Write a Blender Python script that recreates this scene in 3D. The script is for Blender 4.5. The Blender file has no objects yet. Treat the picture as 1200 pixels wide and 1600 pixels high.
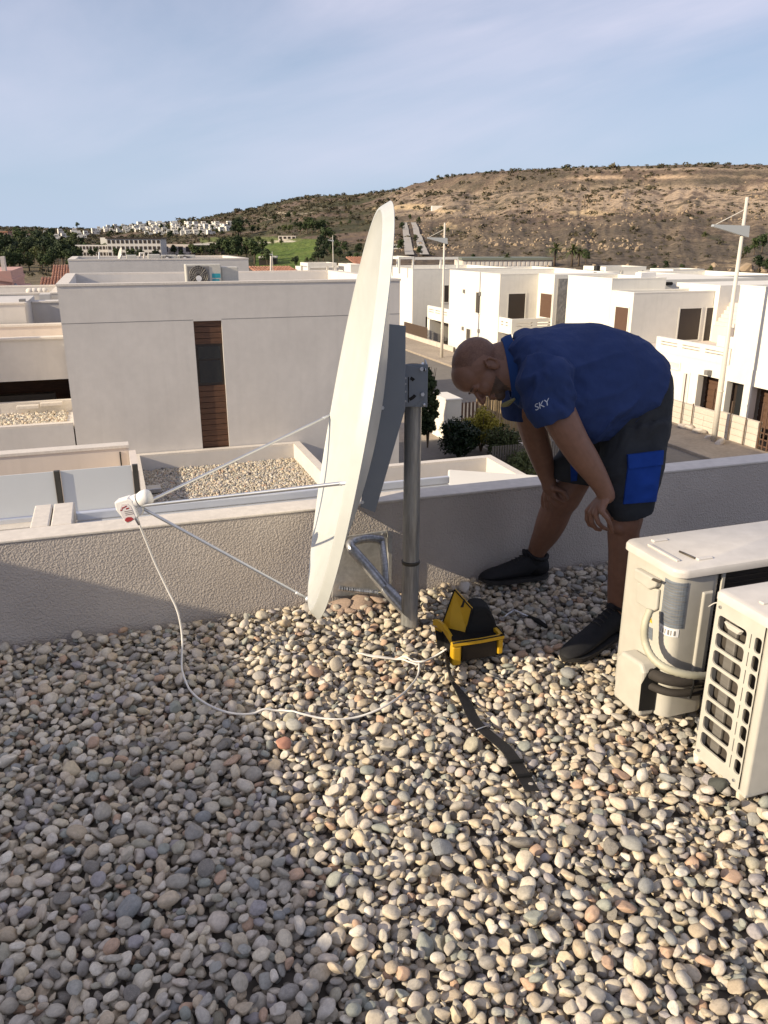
import bpy, bmesh, math, random
import numpy as np
from mathutils import Vector, Matrix, noise as mnoise
from mathutils.bvhtree import BVHTree

SC = bpy.context.scene
COL = SC.collection
R = math.radians
random.seed(7)
RNG = np.random.default_rng(11)

# ---------------------------------------------------------------- camera, sky, sun, exposure
EYE = 1.6
PITCH = R(18.9)
FPX = 1244.0
cam_d = bpy.data.cameras.new('camera')
cam = bpy.data.objects.new('camera', cam_d)
COL.objects.link(cam)
cam.location = (0, 0, EYE)
cam.rotation_euler = (R(90) - PITCH, 0, 0)
cam_d.sensor_fit = 'VERTICAL'
cam_d.sensor_height = 32.0
cam_d.lens = 32.0 * FPX / 1600.0
cam_d.clip_start = 0.05
cam_d.clip_end = 9000
SC.camera = cam

SUN_EL = 22.8
SUN_TRAVEL = 27.5        # heading of the light in plan, degrees from +X towards +Y
SUN_STRENGTH = 5.0
SKY_STRENGTH = 0.074
world = bpy.data.worlds.new('World')
SC.world = world
world.use_nodes = True
SC.view_settings.view_transform = 'Standard'
SC.view_settings.look = 'None'
SC.view_settings.exposure = 0.33
SC.view_settings.gamma = 1.0
SC.view_settings.use_curve_mapping = False
SC.cycles.max_bounces = 6
SC.cycles.caustics_reflective = False
SC.cycles.caustics_refractive = False
SC.cycles.use_denoising = True


def build_world():
    nt = world.node_tree
    nt.nodes.clear()
    N, L = nt.nodes.new, nt.links.new
    out = N('ShaderNodeOutputWorld')
    sky = N('ShaderNodeTexSky')
    sky.sky_type = 'NISHITA'
    sky.sun_disc = False
    sky.sun_elevation = R(SUN_EL)
    a = R(SUN_TRAVEL)
    sky.sun_rotation = math.atan2(-math.cos(a), -math.sin(a))
    sky.altitude = 50
    sky.air_density = 1.0
    sky.dust_density = 0.8
    sky.ozone_density = 1.3
    # thin cirrus veil laid over the clear sky
    tc = N('ShaderNodeTexCoord')
    sep = N('ShaderNodeSeparateXYZ'); L(tc.outputs['Generated'], sep.inputs[0])
    zc = N('ShaderNodeMath'); zc.operation = 'MAXIMUM'; zc.inputs[1].default_value = 0.02
    L(sep.outputs['Z'], zc.inputs[0])
    add = N('ShaderNodeMath'); add.operation = 'ADD'; add.inputs[1].default_value = 0.30
    L(zc.outputs[0], add.inputs[0])
    dx = N('ShaderNodeMath'); dx.operation = 'DIVIDE'; L(sep.outputs['X'], dx.inputs[0]); L(add.outputs[0], dx.inputs[1])
    dy = N('ShaderNodeMath'); dy.operation = 'DIVIDE'; L(sep.outputs['Y'], dy.inputs[0]); L(add.outputs[0], dy.inputs[1])
    comb = N('ShaderNodeCombineXYZ'); L(dx.outputs[0], comb.inputs[0]); L(dy.outputs[0], comb.inputs[1])
    rt = N('ShaderNodeMapping'); rt.inputs['Rotation'].default_value = (0, 0, R(38)); L(comb.outputs[0], rt.inputs[0])
    mp = N('ShaderNodeMapping'); mp.inputs['Scale'].default_value = (0.62, 1.7, 1)
    mp.inputs['Location'].default_value = (0.35, 2.1, 0)
    L(rt.outputs[0], mp.inputs[0])
    n1 = N('ShaderNodeTexNoise'); n1.inputs['Scale'].default_value = 0.75; n1.inputs['Detail'].default_value = 9
    n1.inputs['Roughness'].default_value = 0.56; n1.inputs['Distortion'].default_value = 0.5
    L(mp.outputs[0], n1.inputs['Vector'])
    r1 = N('ShaderNodeMapRange'); r1.inputs['From Min'].default_value = 0.34; r1.inputs['From Max'].default_value = 0.60
    L(n1.outputs['Fac'], r1.inputs['Value'])
    mp2 = N('ShaderNodeMapping'); mp2.inputs['Rotation'].default_value = (0, 0, R(35)); mp2.inputs['Scale'].default_value = (0.35, 0.5, 1)
    mp2.inputs['Location'].default_value = (1.3, 0.2, 0)
    L(comb.outputs[0], mp2.inputs[0])
    n2 = N('ShaderNodeTexNoise'); n2.inputs['Scale'].default_value = 0.9; n2.inputs['Detail'].default_value = 4
    L(mp2.outputs[0], n2.inputs['Vector'])
    r2 = N('ShaderNodeMapRange'); r2.inputs['From Min'].default_value = 0.40; r2.inputs['From Max'].default_value = 0.64
    zl = N('ShaderNodeMath'); zl.operation = 'MULTIPLY_ADD'; zl.inputs[1].default_value = 0.9; zl.inputs[2].default_value = -0.16
    L(sep.outputs['Z'], zl.inputs[0])
    za = N('ShaderNodeMath'); za.operation = 'ADD'; L(n2.outputs['Fac'], za.inputs[0]); L(zl.outputs[0], za.inputs[1])
    zm = N('ShaderNodeMath'); zm.operation = 'MINIMUM'; zm.inputs[1].default_value = 0.66; L(za.outputs[0], zm.inputs[0])
    L(zm.outputs[0], r2.inputs['Value'])
    mul = N('ShaderNodeMath'); mul.operation = 'MULTIPLY'; L(r1.outputs[0], mul.inputs[0]); L(r2.outputs[0], mul.inputs[1])
    sc = N('ShaderNodeMath'); sc.operation = 'MULTIPLY_ADD'; sc.inputs[1].default_value = 0.80; sc.inputs[2].default_value = 0.05
    L(mul.outputs[0], sc.inputs[0])
    mix = N('ShaderNodeMix'); mix.data_type = 'RGBA'
    L(sc.outputs[0], mix.inputs['Factor'])
    tint = N('ShaderNodeMix'); tint.data_type = 'RGBA'; tint.blend_type = 'MULTIPLY'; tint.inputs['Factor'].default_value = 1
    tint.inputs['B'].default_value = (1.0, 1.0, 1.16, 1)
    L(sky.outputs[0], tint.inputs['A'])
    mix.inputs['B'].default_value = (9.0, 8.7, 10.4, 1)
    # pale haze towards the horizon
    hz = N('ShaderNodeMapRange'); hz.inputs['From Min'].default_value = 0.0; hz.inputs['From Max'].default_value = 0.36
    hz.inputs['To Min'].default_value = 0.90; hz.inputs['To Max'].default_value = 0.12
    L(sep.outputs['Z'], hz.inputs['Value'])
    hm = N('ShaderNodeMix'); hm.data_type = 'RGBA'; L(hz.outputs[0], hm.inputs['Factor'])
    L(tint.outputs['Result'], hm.inputs['A']); hm.inputs['B'].default_value = (5.5, 7.0, 9.2, 1)
    L(hm.outputs['Result'], mix.inputs['A'])
    bg = N('ShaderNodeBackground'); bg.inputs['Strength'].default_value = SKY_STRENGTH
    L(mix.outputs['Result'], bg.inputs['Color'])
    L(bg.outputs[0], out.inputs['Surface'])


build_world()
sun_d = bpy.data.lights.new('sun', 'SUN')
sun_d.energy = SUN_STRENGTH
sun_d.angle = R(0.5)
sun_d.color = (1.0, 0.85, 0.63)
sun = bpy.data.objects.new('sun', sun_d)
COL.objects.link(sun)
_a, _e = R(SUN_TRAVEL), R(SUN_EL)
LDIR = Vector((math.cos(_a) * math.cos(_e), math.sin(_a) * math.cos(_e), -math.sin(_e)))
sun.rotation_euler = LDIR.to_track_quat('-Z', 'Y').to_euler()
sun.location = (-20, -10, 15)

# ---------------------------------------------------------------- surveying: where things stand
# The photograph was measured once (1200 x 1600) to find real positions; everything is then built in metres.
CT, ST = math.cos(PITCH), math.sin(PITCH)
TH = R(18.7)                                  # the estate's street grid is turned 18.7 degrees
UX, UY = math.cos(TH), math.sin(TH)           # s axis (away from the sun), t axis (away from the viewer)


def ray(px, py):
    a, b = (px - 600) / FPX, (800 - py) / FPX
    return (a, CT + b * ST, -ST + b * CT)


def G(px, py, z=0.0):
    r = ray(px, py); k = (z - EYE) / r[2]
    return Vector((r[0] * k, r[1] * k, z))


def P(px, py, d):
    r = ray(px, py); k = d / r[1]
    return Vector((r[0] * k, d, EYE + r[2] * k))


def to_st(p):
    return (p[0] * UX + p[1] * UY, -p[0] * UY + p[1] * UX, p[2])


def from_st(s, t, z=0.0):
    return Vector((s * UX - t * UY, s * UY + t * UX, z))


def onS(px, py, s):
    r = ray(px, py); k = s / (r[0] * UX + r[1] * UY)
    return to_st((r[0] * k, r[1] * k, EYE + r[2] * k))


def onT(px, py, t):
    r = ray(px, py); k = t / (-r[0] * UY + r[1] * UX)
    return to_st((r[0] * k, r[1] * k, EYE + r[2] * k))


# ---------------------------------------------------------------- materials
def mat(name, base=(0.5, 0.5, 0.5), rough=0.7, metal=0.0, noise=0.0, nscale=4.0, bump=0.0, bscale=30.0, bdist=0.01,
        dark=None, detail=4, coat=0.0, obj=False, spec=0.5, stretch=None, rvar=0.0, lvl2=None, streak=0.0):
    m = bpy.data.materials.new(name)
    m.use_nodes = True
    nt = m.node_tree
    N, L = nt.nodes.new, nt.links.new
    b = nt.nodes['Principled BSDF']
    b.inputs['Roughness'].default_value = rough
    b.inputs['Metallic'].default_value = metal
    b.inputs['Base Color'].default_value = (*base, 1)
    b.inputs['Specular IOR Level'].default_value = spec
    if coat: b.inputs['Coat Weight'].default_value = coat
    tc = N('ShaderNodeTexCoord')
    src = tc.outputs['Object']
    if stretch:
        mp = N('ShaderNodeMapping'); mp.inputs['Scale'].default_value = stretch
        L(src, mp.inputs[0]); src = mp.outputs[0]
    if noise > 0:
        n = N('ShaderNodeTexNoise'); n.inputs['Scale'].default_value = nscale; n.inputs['Detail'].default_value = detail
        n.inputs['Roughness'].default_value = 0.62
        L(src, n.inputs['Vector'])
        mr = N('ShaderNodeMapRange'); mr.inputs['From Min'].default_value = 0.3; mr.inputs['From Max'].default_value = 0.7
        L(n.outputs['Fac'], mr.inputs['Value'])
        mx = N('ShaderNodeMix'); mx.data_type = 'RGBA'
        d = dark or tuple(c * (1 - noise) for c in base)
        mx.inputs['A'].default_value = (*d, 1); mx.inputs['B'].default_value = (*base, 1)
        L(mr.outputs[0], mx.inputs['Factor'])
        last = mx.outputs['Result']
        if lvl2:
            n3 = N('ShaderNodeTexNoise'); n3.inputs['Scale'].default_value = lvl2[0]; n3.inputs['Detail'].default_value = 5
            L(src, n3.inputs['Vector'])
            m3 = N('ShaderNodeMapRange'); m3.inputs['From Min'].default_value = 0.35; m3.inputs['From Max'].default_value = 0.7
            m3.inputs['To Min'].default_value = 1 - lvl2[1]; m3.inputs['To Max'].default_value = 1.0
            L(n3.outputs['Fac'], m3.inputs['Value'])
            v = N('ShaderNodeVectorMath'); v.operation = 'SCALE'
            L(last, v.inputs[0]); L(m3.outputs[0], v.inputs['Scale'])
            last = v.outputs[0]
        if streak:          # rain streaks and dust runs, with a shape of their own
            ms = N('ShaderNodeMapping'); ms.inputs['Scale'].default_value = (3.1, 3.1, 0.22); L(tc.outputs['Object'], ms.inputs[0])
            n5 = N('ShaderNodeTexNoise'); n5.inputs['Scale'].default_value = 1.6; n5.inputs['Detail'].default_value = 7; n5.inputs['Roughness'].default_value = 0.6
            L(ms.outputs[0], n5.inputs['Vector'])
            m5 = N('ShaderNodeMapRange'); m5.inputs['From Min'].default_value = 0.50; m5.inputs['From Max'].default_value = 0.72
            m5.inputs['To Min'].default_value = 1.0; m5.inputs['To Max'].default_value = 1 - streak
            L(n5.outputs['Fac'], m5.inputs['Value'])
            v5 = N('ShaderNodeVectorMath'); v5.operation = 'SCALE'
            L(last, v5.inputs[0]); L(m5.outputs[0], v5.inputs['Scale'])
            last = v5.outputs[0]
        L(last, b.inputs['Base Color'])
        if rvar:
            rr = N('ShaderNodeMapRange'); rr.inputs['To Min'].default_value = rough - rvar; rr.inputs['To Max'].default_value = rough + rvar
            L(n.outputs['Fac'], rr.inputs['Value']); L(rr.outputs[0], b.inputs['Roughness'])
    if bump > 0:
        n2 = N('ShaderNodeTexNoise'); n2.inputs['Scale'].default_value = bscale; n2.inputs['Detail'].default_value = 3
        L(src, n2.inputs['Vector'])
        bp = N('ShaderNodeBump'); bp.inputs['Strength'].default_value = bump; bp.inputs['Distance'].default_value = bdist
        L(n2.outputs['Fac'], bp.inputs['Height']); L(bp.outputs[0], b.inputs['Normal'])
    return m


def mat_render_coat():
    """coarse worm-like sprayed render of the near parapet"""
    m = bpy.data.materials.new('coarse_render'); m.use_nodes = True
    nt = m.node_tree; N, L = nt.nodes.new, nt.links.new
    b = nt.nodes['Principled BSDF']; b.inputs['Roughness'].default_value = 0.9; b.inputs['Specular IOR Level'].default_value = 0.2
    tc = N('ShaderNodeTexCoord')
    n0 = N('ShaderNodeTexNoise'); n0.inputs['Scale'].default_value = 55; n0.inputs['Detail'].default_value = 2
    L(tc.outputs['Object'], n0.inputs['Vector'])
    sub = N('ShaderNodeVectorMath'); sub.operation = 'SCALE'; sub.inputs['Scale'].default_value = 0.012
    L(n0.outputs['Color'], sub.inputs[0])
    ad = N('ShaderNodeVectorMath'); ad.operation = 'ADD'; L(tc.outputs['Object'], ad.inputs[0]); L(sub.outputs[0], ad.inputs[1])
    vo = N('ShaderNodeTexVoronoi'); vo.inputs['Scale'].default_value = 115; vo.feature = 'SMOOTH_F1'
    vo.inputs['Smoothness'].default_value = 0.6
    L(ad.outputs[0], vo.inputs['Vector'])
    n1 = N('ShaderNodeTexNoise'); n1.inputs['Scale'].default_value = 170; n1.inputs['Detail'].default_value = 3
    n1.inputs['Distortion'].default_value = 0.4
    L(tc.outputs['Object'], n1.inputs['Vector'])
    h = N('ShaderNodeMath'); h.operation = 'MULTIPLY_ADD'; h.inputs[1].default_value = 0.8
    L(n1.outputs['Fac'], h.inputs[0]); L(vo.outputs['Distance'], h.inputs[2])
    bp = N('ShaderNodeBump'); bp.inputs['Strength'].default_value = 0.8; bp.inputs['Distance'].default_value = 0.0042
    L(h.outputs[0], bp.inputs['Height']); L(bp.outputs[0], b.inputs['Normal'])
    n2 = N('ShaderNodeTexNoise'); n2.inputs['Scale'].default_value = 2.2; n2.inputs['Detail'].default_value = 7
    L(tc.outputs['Object'], n2.inputs['Vector'])
    mr = N('ShaderNodeMapRange'); mr.inputs['From Min'].default_value = 0.35; mr.inputs['From Max'].default_value = 0.65
    L(n2.outputs['Fac'], mr.inputs['Value'])
    mx = N('ShaderNodeMix'); mx.data_type = 'RGBA'
    mx.inputs['A'].default_value = (0.47, 0.42, 0.375, 1); mx.inputs['B'].default_value = (0.56, 0.505, 0.45, 1)
    L(mr.outputs[0], mx.inputs['Factor']); L(mx.outputs['Result'], b.inputs['Base Color'])
    return m


def mat_pebble(name='pebble_stone', far=False):
    m = bpy.data.materials.new(name); m.use_nodes = True
    nt = m.node_tree; N, L = nt.nodes.new, nt.links.new
    b = nt.nodes['Principled BSDF']; b.inputs['Roughness'].default_value = 0.82; b.inputs['Specular IOR Level'].default_value = 0.3
    oi = N('ShaderNodeObjectInfo')
    cr = N('ShaderNodeValToRGB'); cr.color_ramp.interpolation = 'CONSTANT'
    pal = [(0.50, 0.455, 0.38), (0.40, 0.37, 0.32), (0.58, 0.54, 0.46), (0.33, 0.315, 0.285), (0.62, 0.585, 0.52), (0.45, 0.395, 0.31),
           (0.26, 0.255, 0.25), (0.54, 0.50, 0.44), (0.36, 0.35, 0.34), (0.48, 0.44, 0.40), (0.22, 0.24, 0.26), (0.56, 0.50, 0.40),
           (0.42, 0.40, 0.36), (0.30, 0.31, 0.30), (0.66, 0.63, 0.57), (0.50, 0.42, 0.32), (0.38, 0.33, 0.27), (0.52, 0.47, 0.42),
           (0.25, 0.28, 0.265), (0.44, 0.42, 0.39), (0.44, 0.30, 0.22), (0.60, 0.55, 0.45), (0.34, 0.33, 0.27), (0.54, 0.47, 0.39),
           (0.16, 0.155, 0.15), (0.55, 0.52, 0.48), (0.41, 0.345, 0.26), (0.46, 0.43, 0.37), (0.29, 0.28, 0.31), (0.53, 0.46, 0.34)]
    pal = [((a * .90 + .055) * 1.04, (b * .90 + .050) * 1.00, (c * .90 + .043) * .925) for a, b, c in pal]
    els = cr.color_ramp.elements
    while len(els) > 1: els.remove(els[-1])
    els[0].position = 0; els[0].color = (*pal[0], 1)
    for i in range(1, len(pal)):
        e = els.new(i / len(pal)); e.color = (*pal[i], 1)
    L(oi.outputs['Random'], cr.inputs[0])
    tc = N('ShaderNodeTexCoord')
    ofs = N('ShaderNodeVectorMath'); ofs.operation = 'ADD'
    sc = N('ShaderNodeMath'); sc.operation = 'MULTIPLY'; sc.inputs[1].default_value = 57
    L(oi.outputs['Random'], sc.inputs[0]); L(tc.outputs['Object'], ofs.inputs[0]); L(sc.outputs[0], ofs.inputs[1])
    n = N('ShaderNodeTexNoise'); n.inputs['Scale'].default_value = 2.3; n.inputs['Detail'].default_value = 7; n.inputs['Roughness'].default_value = 0.68
    L(ofs.outputs[0], n.inputs['Vector'])
    mr = N('ShaderNodeMapRange'); mr.inputs['From Min'].default_value = 0.3; mr.inputs['From Max'].default_value = 0.72
    mr.inputs['To Min'].default_value = 0.82; mr.inputs['To Max'].default_value = 1.30
    L(n.outputs['Fac'], mr.inputs['Value'])
    v = N('ShaderNodeVectorMath'); v.operation = 'SCALE'; L(cr.outputs[0], v.inputs[0]); L(mr.outputs[0], v.inputs['Scale'])
    # dusty warm film, speckles
    n3 = N('ShaderNodeTexNoise'); n3.inputs['Scale'].default_value = 9; n3.inputs['Detail'].default_value = 4
    L(ofs.outputs[0], n3.inputs['Vector'])
    m3 = N('ShaderNodeMapRange'); m3.inputs['From Min'].default_value = 0.52; m3.inputs['From Max'].default_value = 0.75; m3.inputs['To Max'].default_value = 0.35
    L(n3.outputs['Fac'], m3.inputs['Value'])
    mx = N('ShaderNodeMix'); mx.data_type = 'RGBA'; mx.inputs['B'].default_value = (0.60, 0.54, 0.44, 1)
    L(m3.outputs[0], mx.inputs['Factor']); L(v.outputs[0], mx.inputs['A'])
    L(mx.outputs['Result'], b.inputs['Base Color'])
    if not far:
        bp = N('ShaderNodeBump'); bp.inputs['Strength'].default_value = 0.35; bp.inputs['Distance'].default_value = 0.004
        n4 = N('ShaderNodeTexNoise'); n4.inputs['Scale'].default_value = 12; n4.inputs['Detail'].default_value = 4
        L(ofs.outputs[0], n4.inputs['Vector']); L(n4.outputs['Fac'], bp.inputs['Height']); L(bp.outputs[0], b.inputs['Normal'])
    return m


def mat_attr(name, rough=0.95, fine=0.5, scale=0.55, fscale=2.5):
    """colour stored on the ground itself, broken up by fine procedural grain"""
    m = bpy.data.materials.new(name); m.use_nodes = True
    nt = m.node_tree; N, L = nt.nodes.new, nt.links.new
    b = nt.nodes['Principled BSDF']; b.inputs['Roughness'].default_value = rough; b.inputs['Specular IOR Level'].default_value = 0.1
    at = N('ShaderNodeAttribute'); at.attribute_name = 'soil'
    tc = N('ShaderNodeTexCoord')
    n = N('ShaderNodeTexNoise'); n.inputs['Scale'].default_value = scale; n.inputs['Detail'].default_value = 8; n.inputs['Roughness'].default_value = 0.72
    L(tc.outputs['Object'], n.inputs['Vector'])
    mr = N('ShaderNodeMapRange'); mr.inputs['From Min'].default_value = 0.33; mr.inputs['From Max'].default_value = 0.67
    mr.inputs['To Min'].default_value = 1 - fine; mr.inputs['To Max'].default_value = 1 + fine
    L(n.outputs['Fac'], mr.inputs['Value'])
    v = N('ShaderNodeVectorMath'); v.operation = 'SCALE'; L(at.outputs['Color'], v.inputs[0]); L(mr.outputs[0], v.inputs['Scale'])
    L(v.outputs[0], b.inputs['Base Color'])
    nb = N('ShaderNodeTexNoise'); nb.inputs['Scale'].default_value = 0.22; nb.inputs['Detail'].default_value = 6; nb.inputs['Roughness'].default_value = 0.65
    L(tc.outputs['Object'], nb.inputs['Vector'])
    bp = N('ShaderNodeBump'); bp.inputs['Strength'].default_value = 0.9; bp.inputs['Distance'].default_value = 2.2
    L(nb.outputs['Fac'], bp.inputs['Height']); L(bp.outputs[0], b.inputs['Normal'])
    return m


def mat_leaf(name, cols, rough=0.7):
    m = bpy.data.materials.new(name); m.use_nodes = True
    nt = m.node_tree; N, L = nt.nodes.new, nt.links.new
    b = nt.nodes['Principled BSDF']; b.inputs['Roughness'].default_value = rough; b.inputs['Specular IOR Level'].default_value = 0.25
    oi = N('ShaderNodeObjectInfo'); tc = N('ShaderNodeTexCoord')
    n = N('ShaderNodeTexNoise'); n.inputs['Scale'].default_value = 1.3; n.inputs['Detail'].default_value = 6; n.inputs['Roughness'].default_value = 0.8
    L(tc.outputs['Object'], n.inputs['Vector'])
    ad = N('ShaderNodeMath'); ad.operation = 'MULTIPLY_ADD'; ad.inputs[1].default_value = 0.5
    L(oi.outputs['Random'], ad.inputs[0]); L(n.outputs['Fac'], ad.inputs[2])
    sb = N('ShaderNodeMath'); sb.operation = 'SUBTRACT'; sb.inputs[1].default_value = 0.25; L(ad.outputs[0], sb.inputs[0])
    cr = N('ShaderNodeValToRGB')
    cr.color_ramp.elements[0].position = 0.25; cr.color_ramp.elements[0].color = (*cols[0], 1)
    cr.color_ramp.elements[1].position = 0.75; cr.color_ramp.elements[1].color = (*cols[-1], 1)
    L(sb.outputs[0], cr.inputs[0]); L(cr.outputs[0], b.inputs['Base Color'])
    return m


M = {}
M['coarse'] = mat_render_coat()
M['cap'] = mat('parapet_cap_paint', (0.74, 0.68, 0.60), 0.8, noise=0.10, nscale=3.5, bump=0.25, bscale=60, bdist=0.004, lvl2=(26, 0.12), spec=0.25)
M['facade'] = mat('smooth_grey_render', (0.66, 0.625, 0.58), 0.9, noise=0.11, nscale=0.6, bump=0.15, bscale=9, bdist=0.01, lvl2=(5, 0.05), spec=0.2, streak=0.045)
M['white_wall'] = mat('white_render', (0.80, 0.765, 0.68), 0.9, noise=0.06, nscale=0.5, lvl2=(3, 0.05), spec=0.2, streak=0.05)
M['beige_wall'] = mat('beige_render', (0.70, 0.62, 0.54), 0.9, noise=0.08, nscale=1.2, spec=0.2, streak=0.07)
M['stone_clad'] = mat('grey_stone_cladding', (0.36, 0.34, 0.31), 0.9, noise=0.35, nscale=2.5, bump=0.6, bscale=6, bdist=0.05)
M['pink_wall'] = mat('pink_render', (0.56, 0.33, 0.27), 0.9, noise=0.08, nscale=1)
M['wood'] = mat('dark_timber_cladding', (0.14, 0.062, 0.030), 0.6, noise=0.65, nscale=3, stretch=(1.2, 1.2, 22), bump=0.3, bscale=30)
M['brown'] = mat('brown_shutter', (0.115, 0.062, 0.038), 0.6, noise=0.15, nscale=2)
M['darkbrown'] = mat('dark_brown_frame', (0.035, 0.024, 0.018), 0.5)
M['glass'] = mat('dark_window_glass', (0.012, 0.014, 0.016), 0.08, spec=0.8)
M['black'] = mat('black_recess', (0.012, 0.011, 0.010), 0.8)
M['frost'] = mat('frosted_glass_panel', (0.74, 0.77, 0.77), 0.4, noise=0.04, nscale=1.5)
M['alu'] = mat('brushed_aluminium', (0.62, 0.63, 0.65), 0.35, metal=0.85, noise=0.12, nscale=6, stretch=(1, 1, 8))
M['rail'] = mat('satin_aluminium_rail', (0.72, 0.74, 0.77), 0.42, metal=0.55, noise=0.08, nscale=5)
M['darkmetal'] = mat('weathered_dark_steel', (0.12, 0.115, 0.10), 0.5, metal=0.6, noise=0.4, nscale=14, stretch=(1, 1, 0.2))
M['galv'] = mat('galvanised_steel', (0.68, 0.69, 0.70), 0.36, metal=0.8, noise=0.42, nscale=22, lvl2=(90, 0.3), rvar=0.12, bump=0.12, bscale=50, bdist=0.003)
M['zinc'] = mat('zinc_plate', (0.64, 0.64, 0.62), 0.38, metal=0.45, noise=0.25, nscale=10, lvl2=(60, 0.2), rvar=0.1)
M['pole'] = mat('galvanised_mast', (0.56, 0.56, 0.54), 0.42, metal=0.5, noise=0.5, nscale=9, stretch=(3, 3, 0.35), lvl2=(40, 0.25), rvar=0.14)
M['bracket'] = mat('painted_grey_steel', (0.215, 0.24, 0.27), 0.42, noise=0.08, nscale=7, spec=0.5)
M['dish'] = mat('dish_enamel', (0.55, 0.56, 0.525), 0.36, noise=0.06, nscale=2.5, spec=0.45, lvl2=(14, 0.06), streak=0.03)
M['white_plastic'] = mat('white_plastic', (0.78, 0.76, 0.73), 0.4, noise=0.04, nscale=20)
M['grey_plastic'] = mat('pale_grey_label', (0.62, 0.58, 0.58), 0.5)
M['red'] = mat('dark_red_print', (0.30, 0.03, 0.035), 0.5)
M['cable'] = mat('white_coax_sheath', (0.74, 0.71, 0.66), 0.5, noise=0.1, nscale=12)
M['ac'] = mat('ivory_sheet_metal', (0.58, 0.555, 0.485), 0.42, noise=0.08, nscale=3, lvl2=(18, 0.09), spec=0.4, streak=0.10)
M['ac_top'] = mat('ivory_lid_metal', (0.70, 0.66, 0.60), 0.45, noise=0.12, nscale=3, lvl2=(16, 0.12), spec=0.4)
M['coil'] = mat('dark_coil_fins', (0.10, 0.085, 0.07), 0.6, metal=0.3, noise=0.3, nscale=5, stretch=(1, 1, 12))
M['fin'] = mat('pale_coil_fins', (0.33, 0.31, 0.28), 0.5, metal=0.6, noise=0.25, nscale=8, stretch=(1, 1, 20))
M['label_grey'] = mat('grey_rating_label', (0.22, 0.25, 0.29), 0.5, noise=0.5, nscale=70, stretch=(0.3, 0.3, 3))
M['print_white'] = mat('white_label', (0.78, 0.78, 0.78), 0.5)
M['print_black'] = mat('black_print', (0.02, 0.02, 0.02), 0.5)
M['sticker_yellow'] = mat('yellow_sticker', (0.72, 0.50, 0.05), 0.5)
M['conduit'] = mat('pale_conduit', (0.50, 0.48, 0.36), 0.55, noise=0.1, nscale=10)
M['foam'] = mat('black_pipe_foam', (0.045, 0.038, 0.032), 0.85, noise=0.3, nscale=30, bump=0.4, bscale=80, bdist=0.002)
M['yellow'] = mat('yellow_nylon_case', (0.62, 0.36, 0.012), 0.5, noise=0.10, nscale=25, bump=0.2, bscale=200, bdist=0.001)
M['black_nylon'] = mat('black_nylon', (0.009, 0.009, 0.009), 0.75, noise=0.3, nscale=60, bump=0.5, bscale=400, bdist=0.001, spec=0.3)
M['strap'] = mat('worn_webbing', (0.020, 0.018, 0.017), 0.8, noise=0.5, nscale=25, bump=0.7, bscale=260, bdist=0.002)
M['screen'] = mat('meter_screen', (0.010, 0.007, 0.006), 0.45, spec=0.4)
M['shirt'] = mat('blue_work_shirt', (0.027, 0.048, 0.138), 0.88, noise=0.22, nscale=5, stretch=(1.4, 1.0, .7), bump=0.75, bscale=13, bdist=0.014, spec=0.2)
M['collar'] = mat('bright_blue_collar', (0.014, 0.045, 0.15), 0.85, spec=0.2)
M['collar_trim'] = mat('olive_collar_trim', (0.22, 0.20, 0.09), 0.85)
M['shorts'] = mat('charcoal_work_shorts', (0.038, 0.041, 0.046), 0.92, noise=0.22, nscale=8, bump=0.7, bscale=16, bdist=0.010, spec=0.2)
M['pocket'] = mat('royal_blue_pocket', (0.009, 0.044, 0.24), 0.85, noise=0.12, nscale=12, bump=0.3, bscale=420, bdist=0.001, spec=0.2)
M['shoe'] = mat('black_suede_shoe', (0.018, 0.018, 0.020), 0.75, noise=0.3, nscale=40, bump=0.4, bscale=220, bdist=0.001, spec=0.3)
M['sole'] = mat('black_rubber_sole', (0.03, 0.028, 0.026), 0.7, noise=0.3, nscale=60)
M['text'] = mat('white_print', (0.50, 0.53, 0.58), 0.6)
M['mortar'] = mat('orange_mortar', (0.74, 0.55, 0.42), 0.95, noise=0.25, nscale=9, bump=0.8, bscale=45, bdist=0.01)
M['tiles'] = mat('terracotta_tiles', (0.42, 0.20, 0.12), 0.9, noise=0.45, nscale=3, dark=(0.26, 0.13, 0.09))
M['asphalt'] = mat('asphalt', (0.20, 0.18, 0.155), 0.95, noise=0.2, nscale=0.6, lvl2=(6, 0.15))
M['pave'] = mat('dusty_pavement', (0.42, 0.35, 0.27), 0.95, noise=0.25, nscale=0.8, lvl2=(7, 0.2))
M['paint_line'] = mat('road_paint', (0.7, 0.68, 0.62), 0.8, noise=0.2, nscale=3)
M['block'] = mat('pale_concrete_block', (0.62, 0.55, 0.46), 0.95, noise=0.12, nscale=3, lvl2=(14, 0.12))
M['mesh_wire'] = mat('rusty_wire_mesh', (0.13, 0.09, 0.065), 0.7, metal=0.4)
M['lamp'] = mat('pale_painted_lamp_post', (0.66, 0.61, 0.52), 0.5, noise=0.08, nscale=3)
M['lamp_head'] = mat('grey_lamp_blade', (0.36, 0.38, 0.39), 0.5)
M['bamboo'] = mat('bamboo_screen', (0.40, 0.29, 0.15), 0.85, noise=0.4, nscale=6, stretch=(3, 3, 0.4))
M['trunk'] = mat('tree_bark', (0.13, 0.095, 0.065), 0.95, noise=0.3, nscale=4)
M['leaf_dark'] = mat_leaf('dark_green_leaves', [(0.018, 0.030, 0.012), (0.055, 0.078, 0.026)])
M['leaf_mid'] = mat_leaf('olive_green_leaves', [(0.035, 0.048, 0.018), (0.095, 0.110, 0.038)])
M['leaf_gloss'] = mat_leaf('glossy_dark_leaves', [(0.008, 0.018, 0.006), (0.030, 0.060, 0.016)], 0.4)
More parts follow.
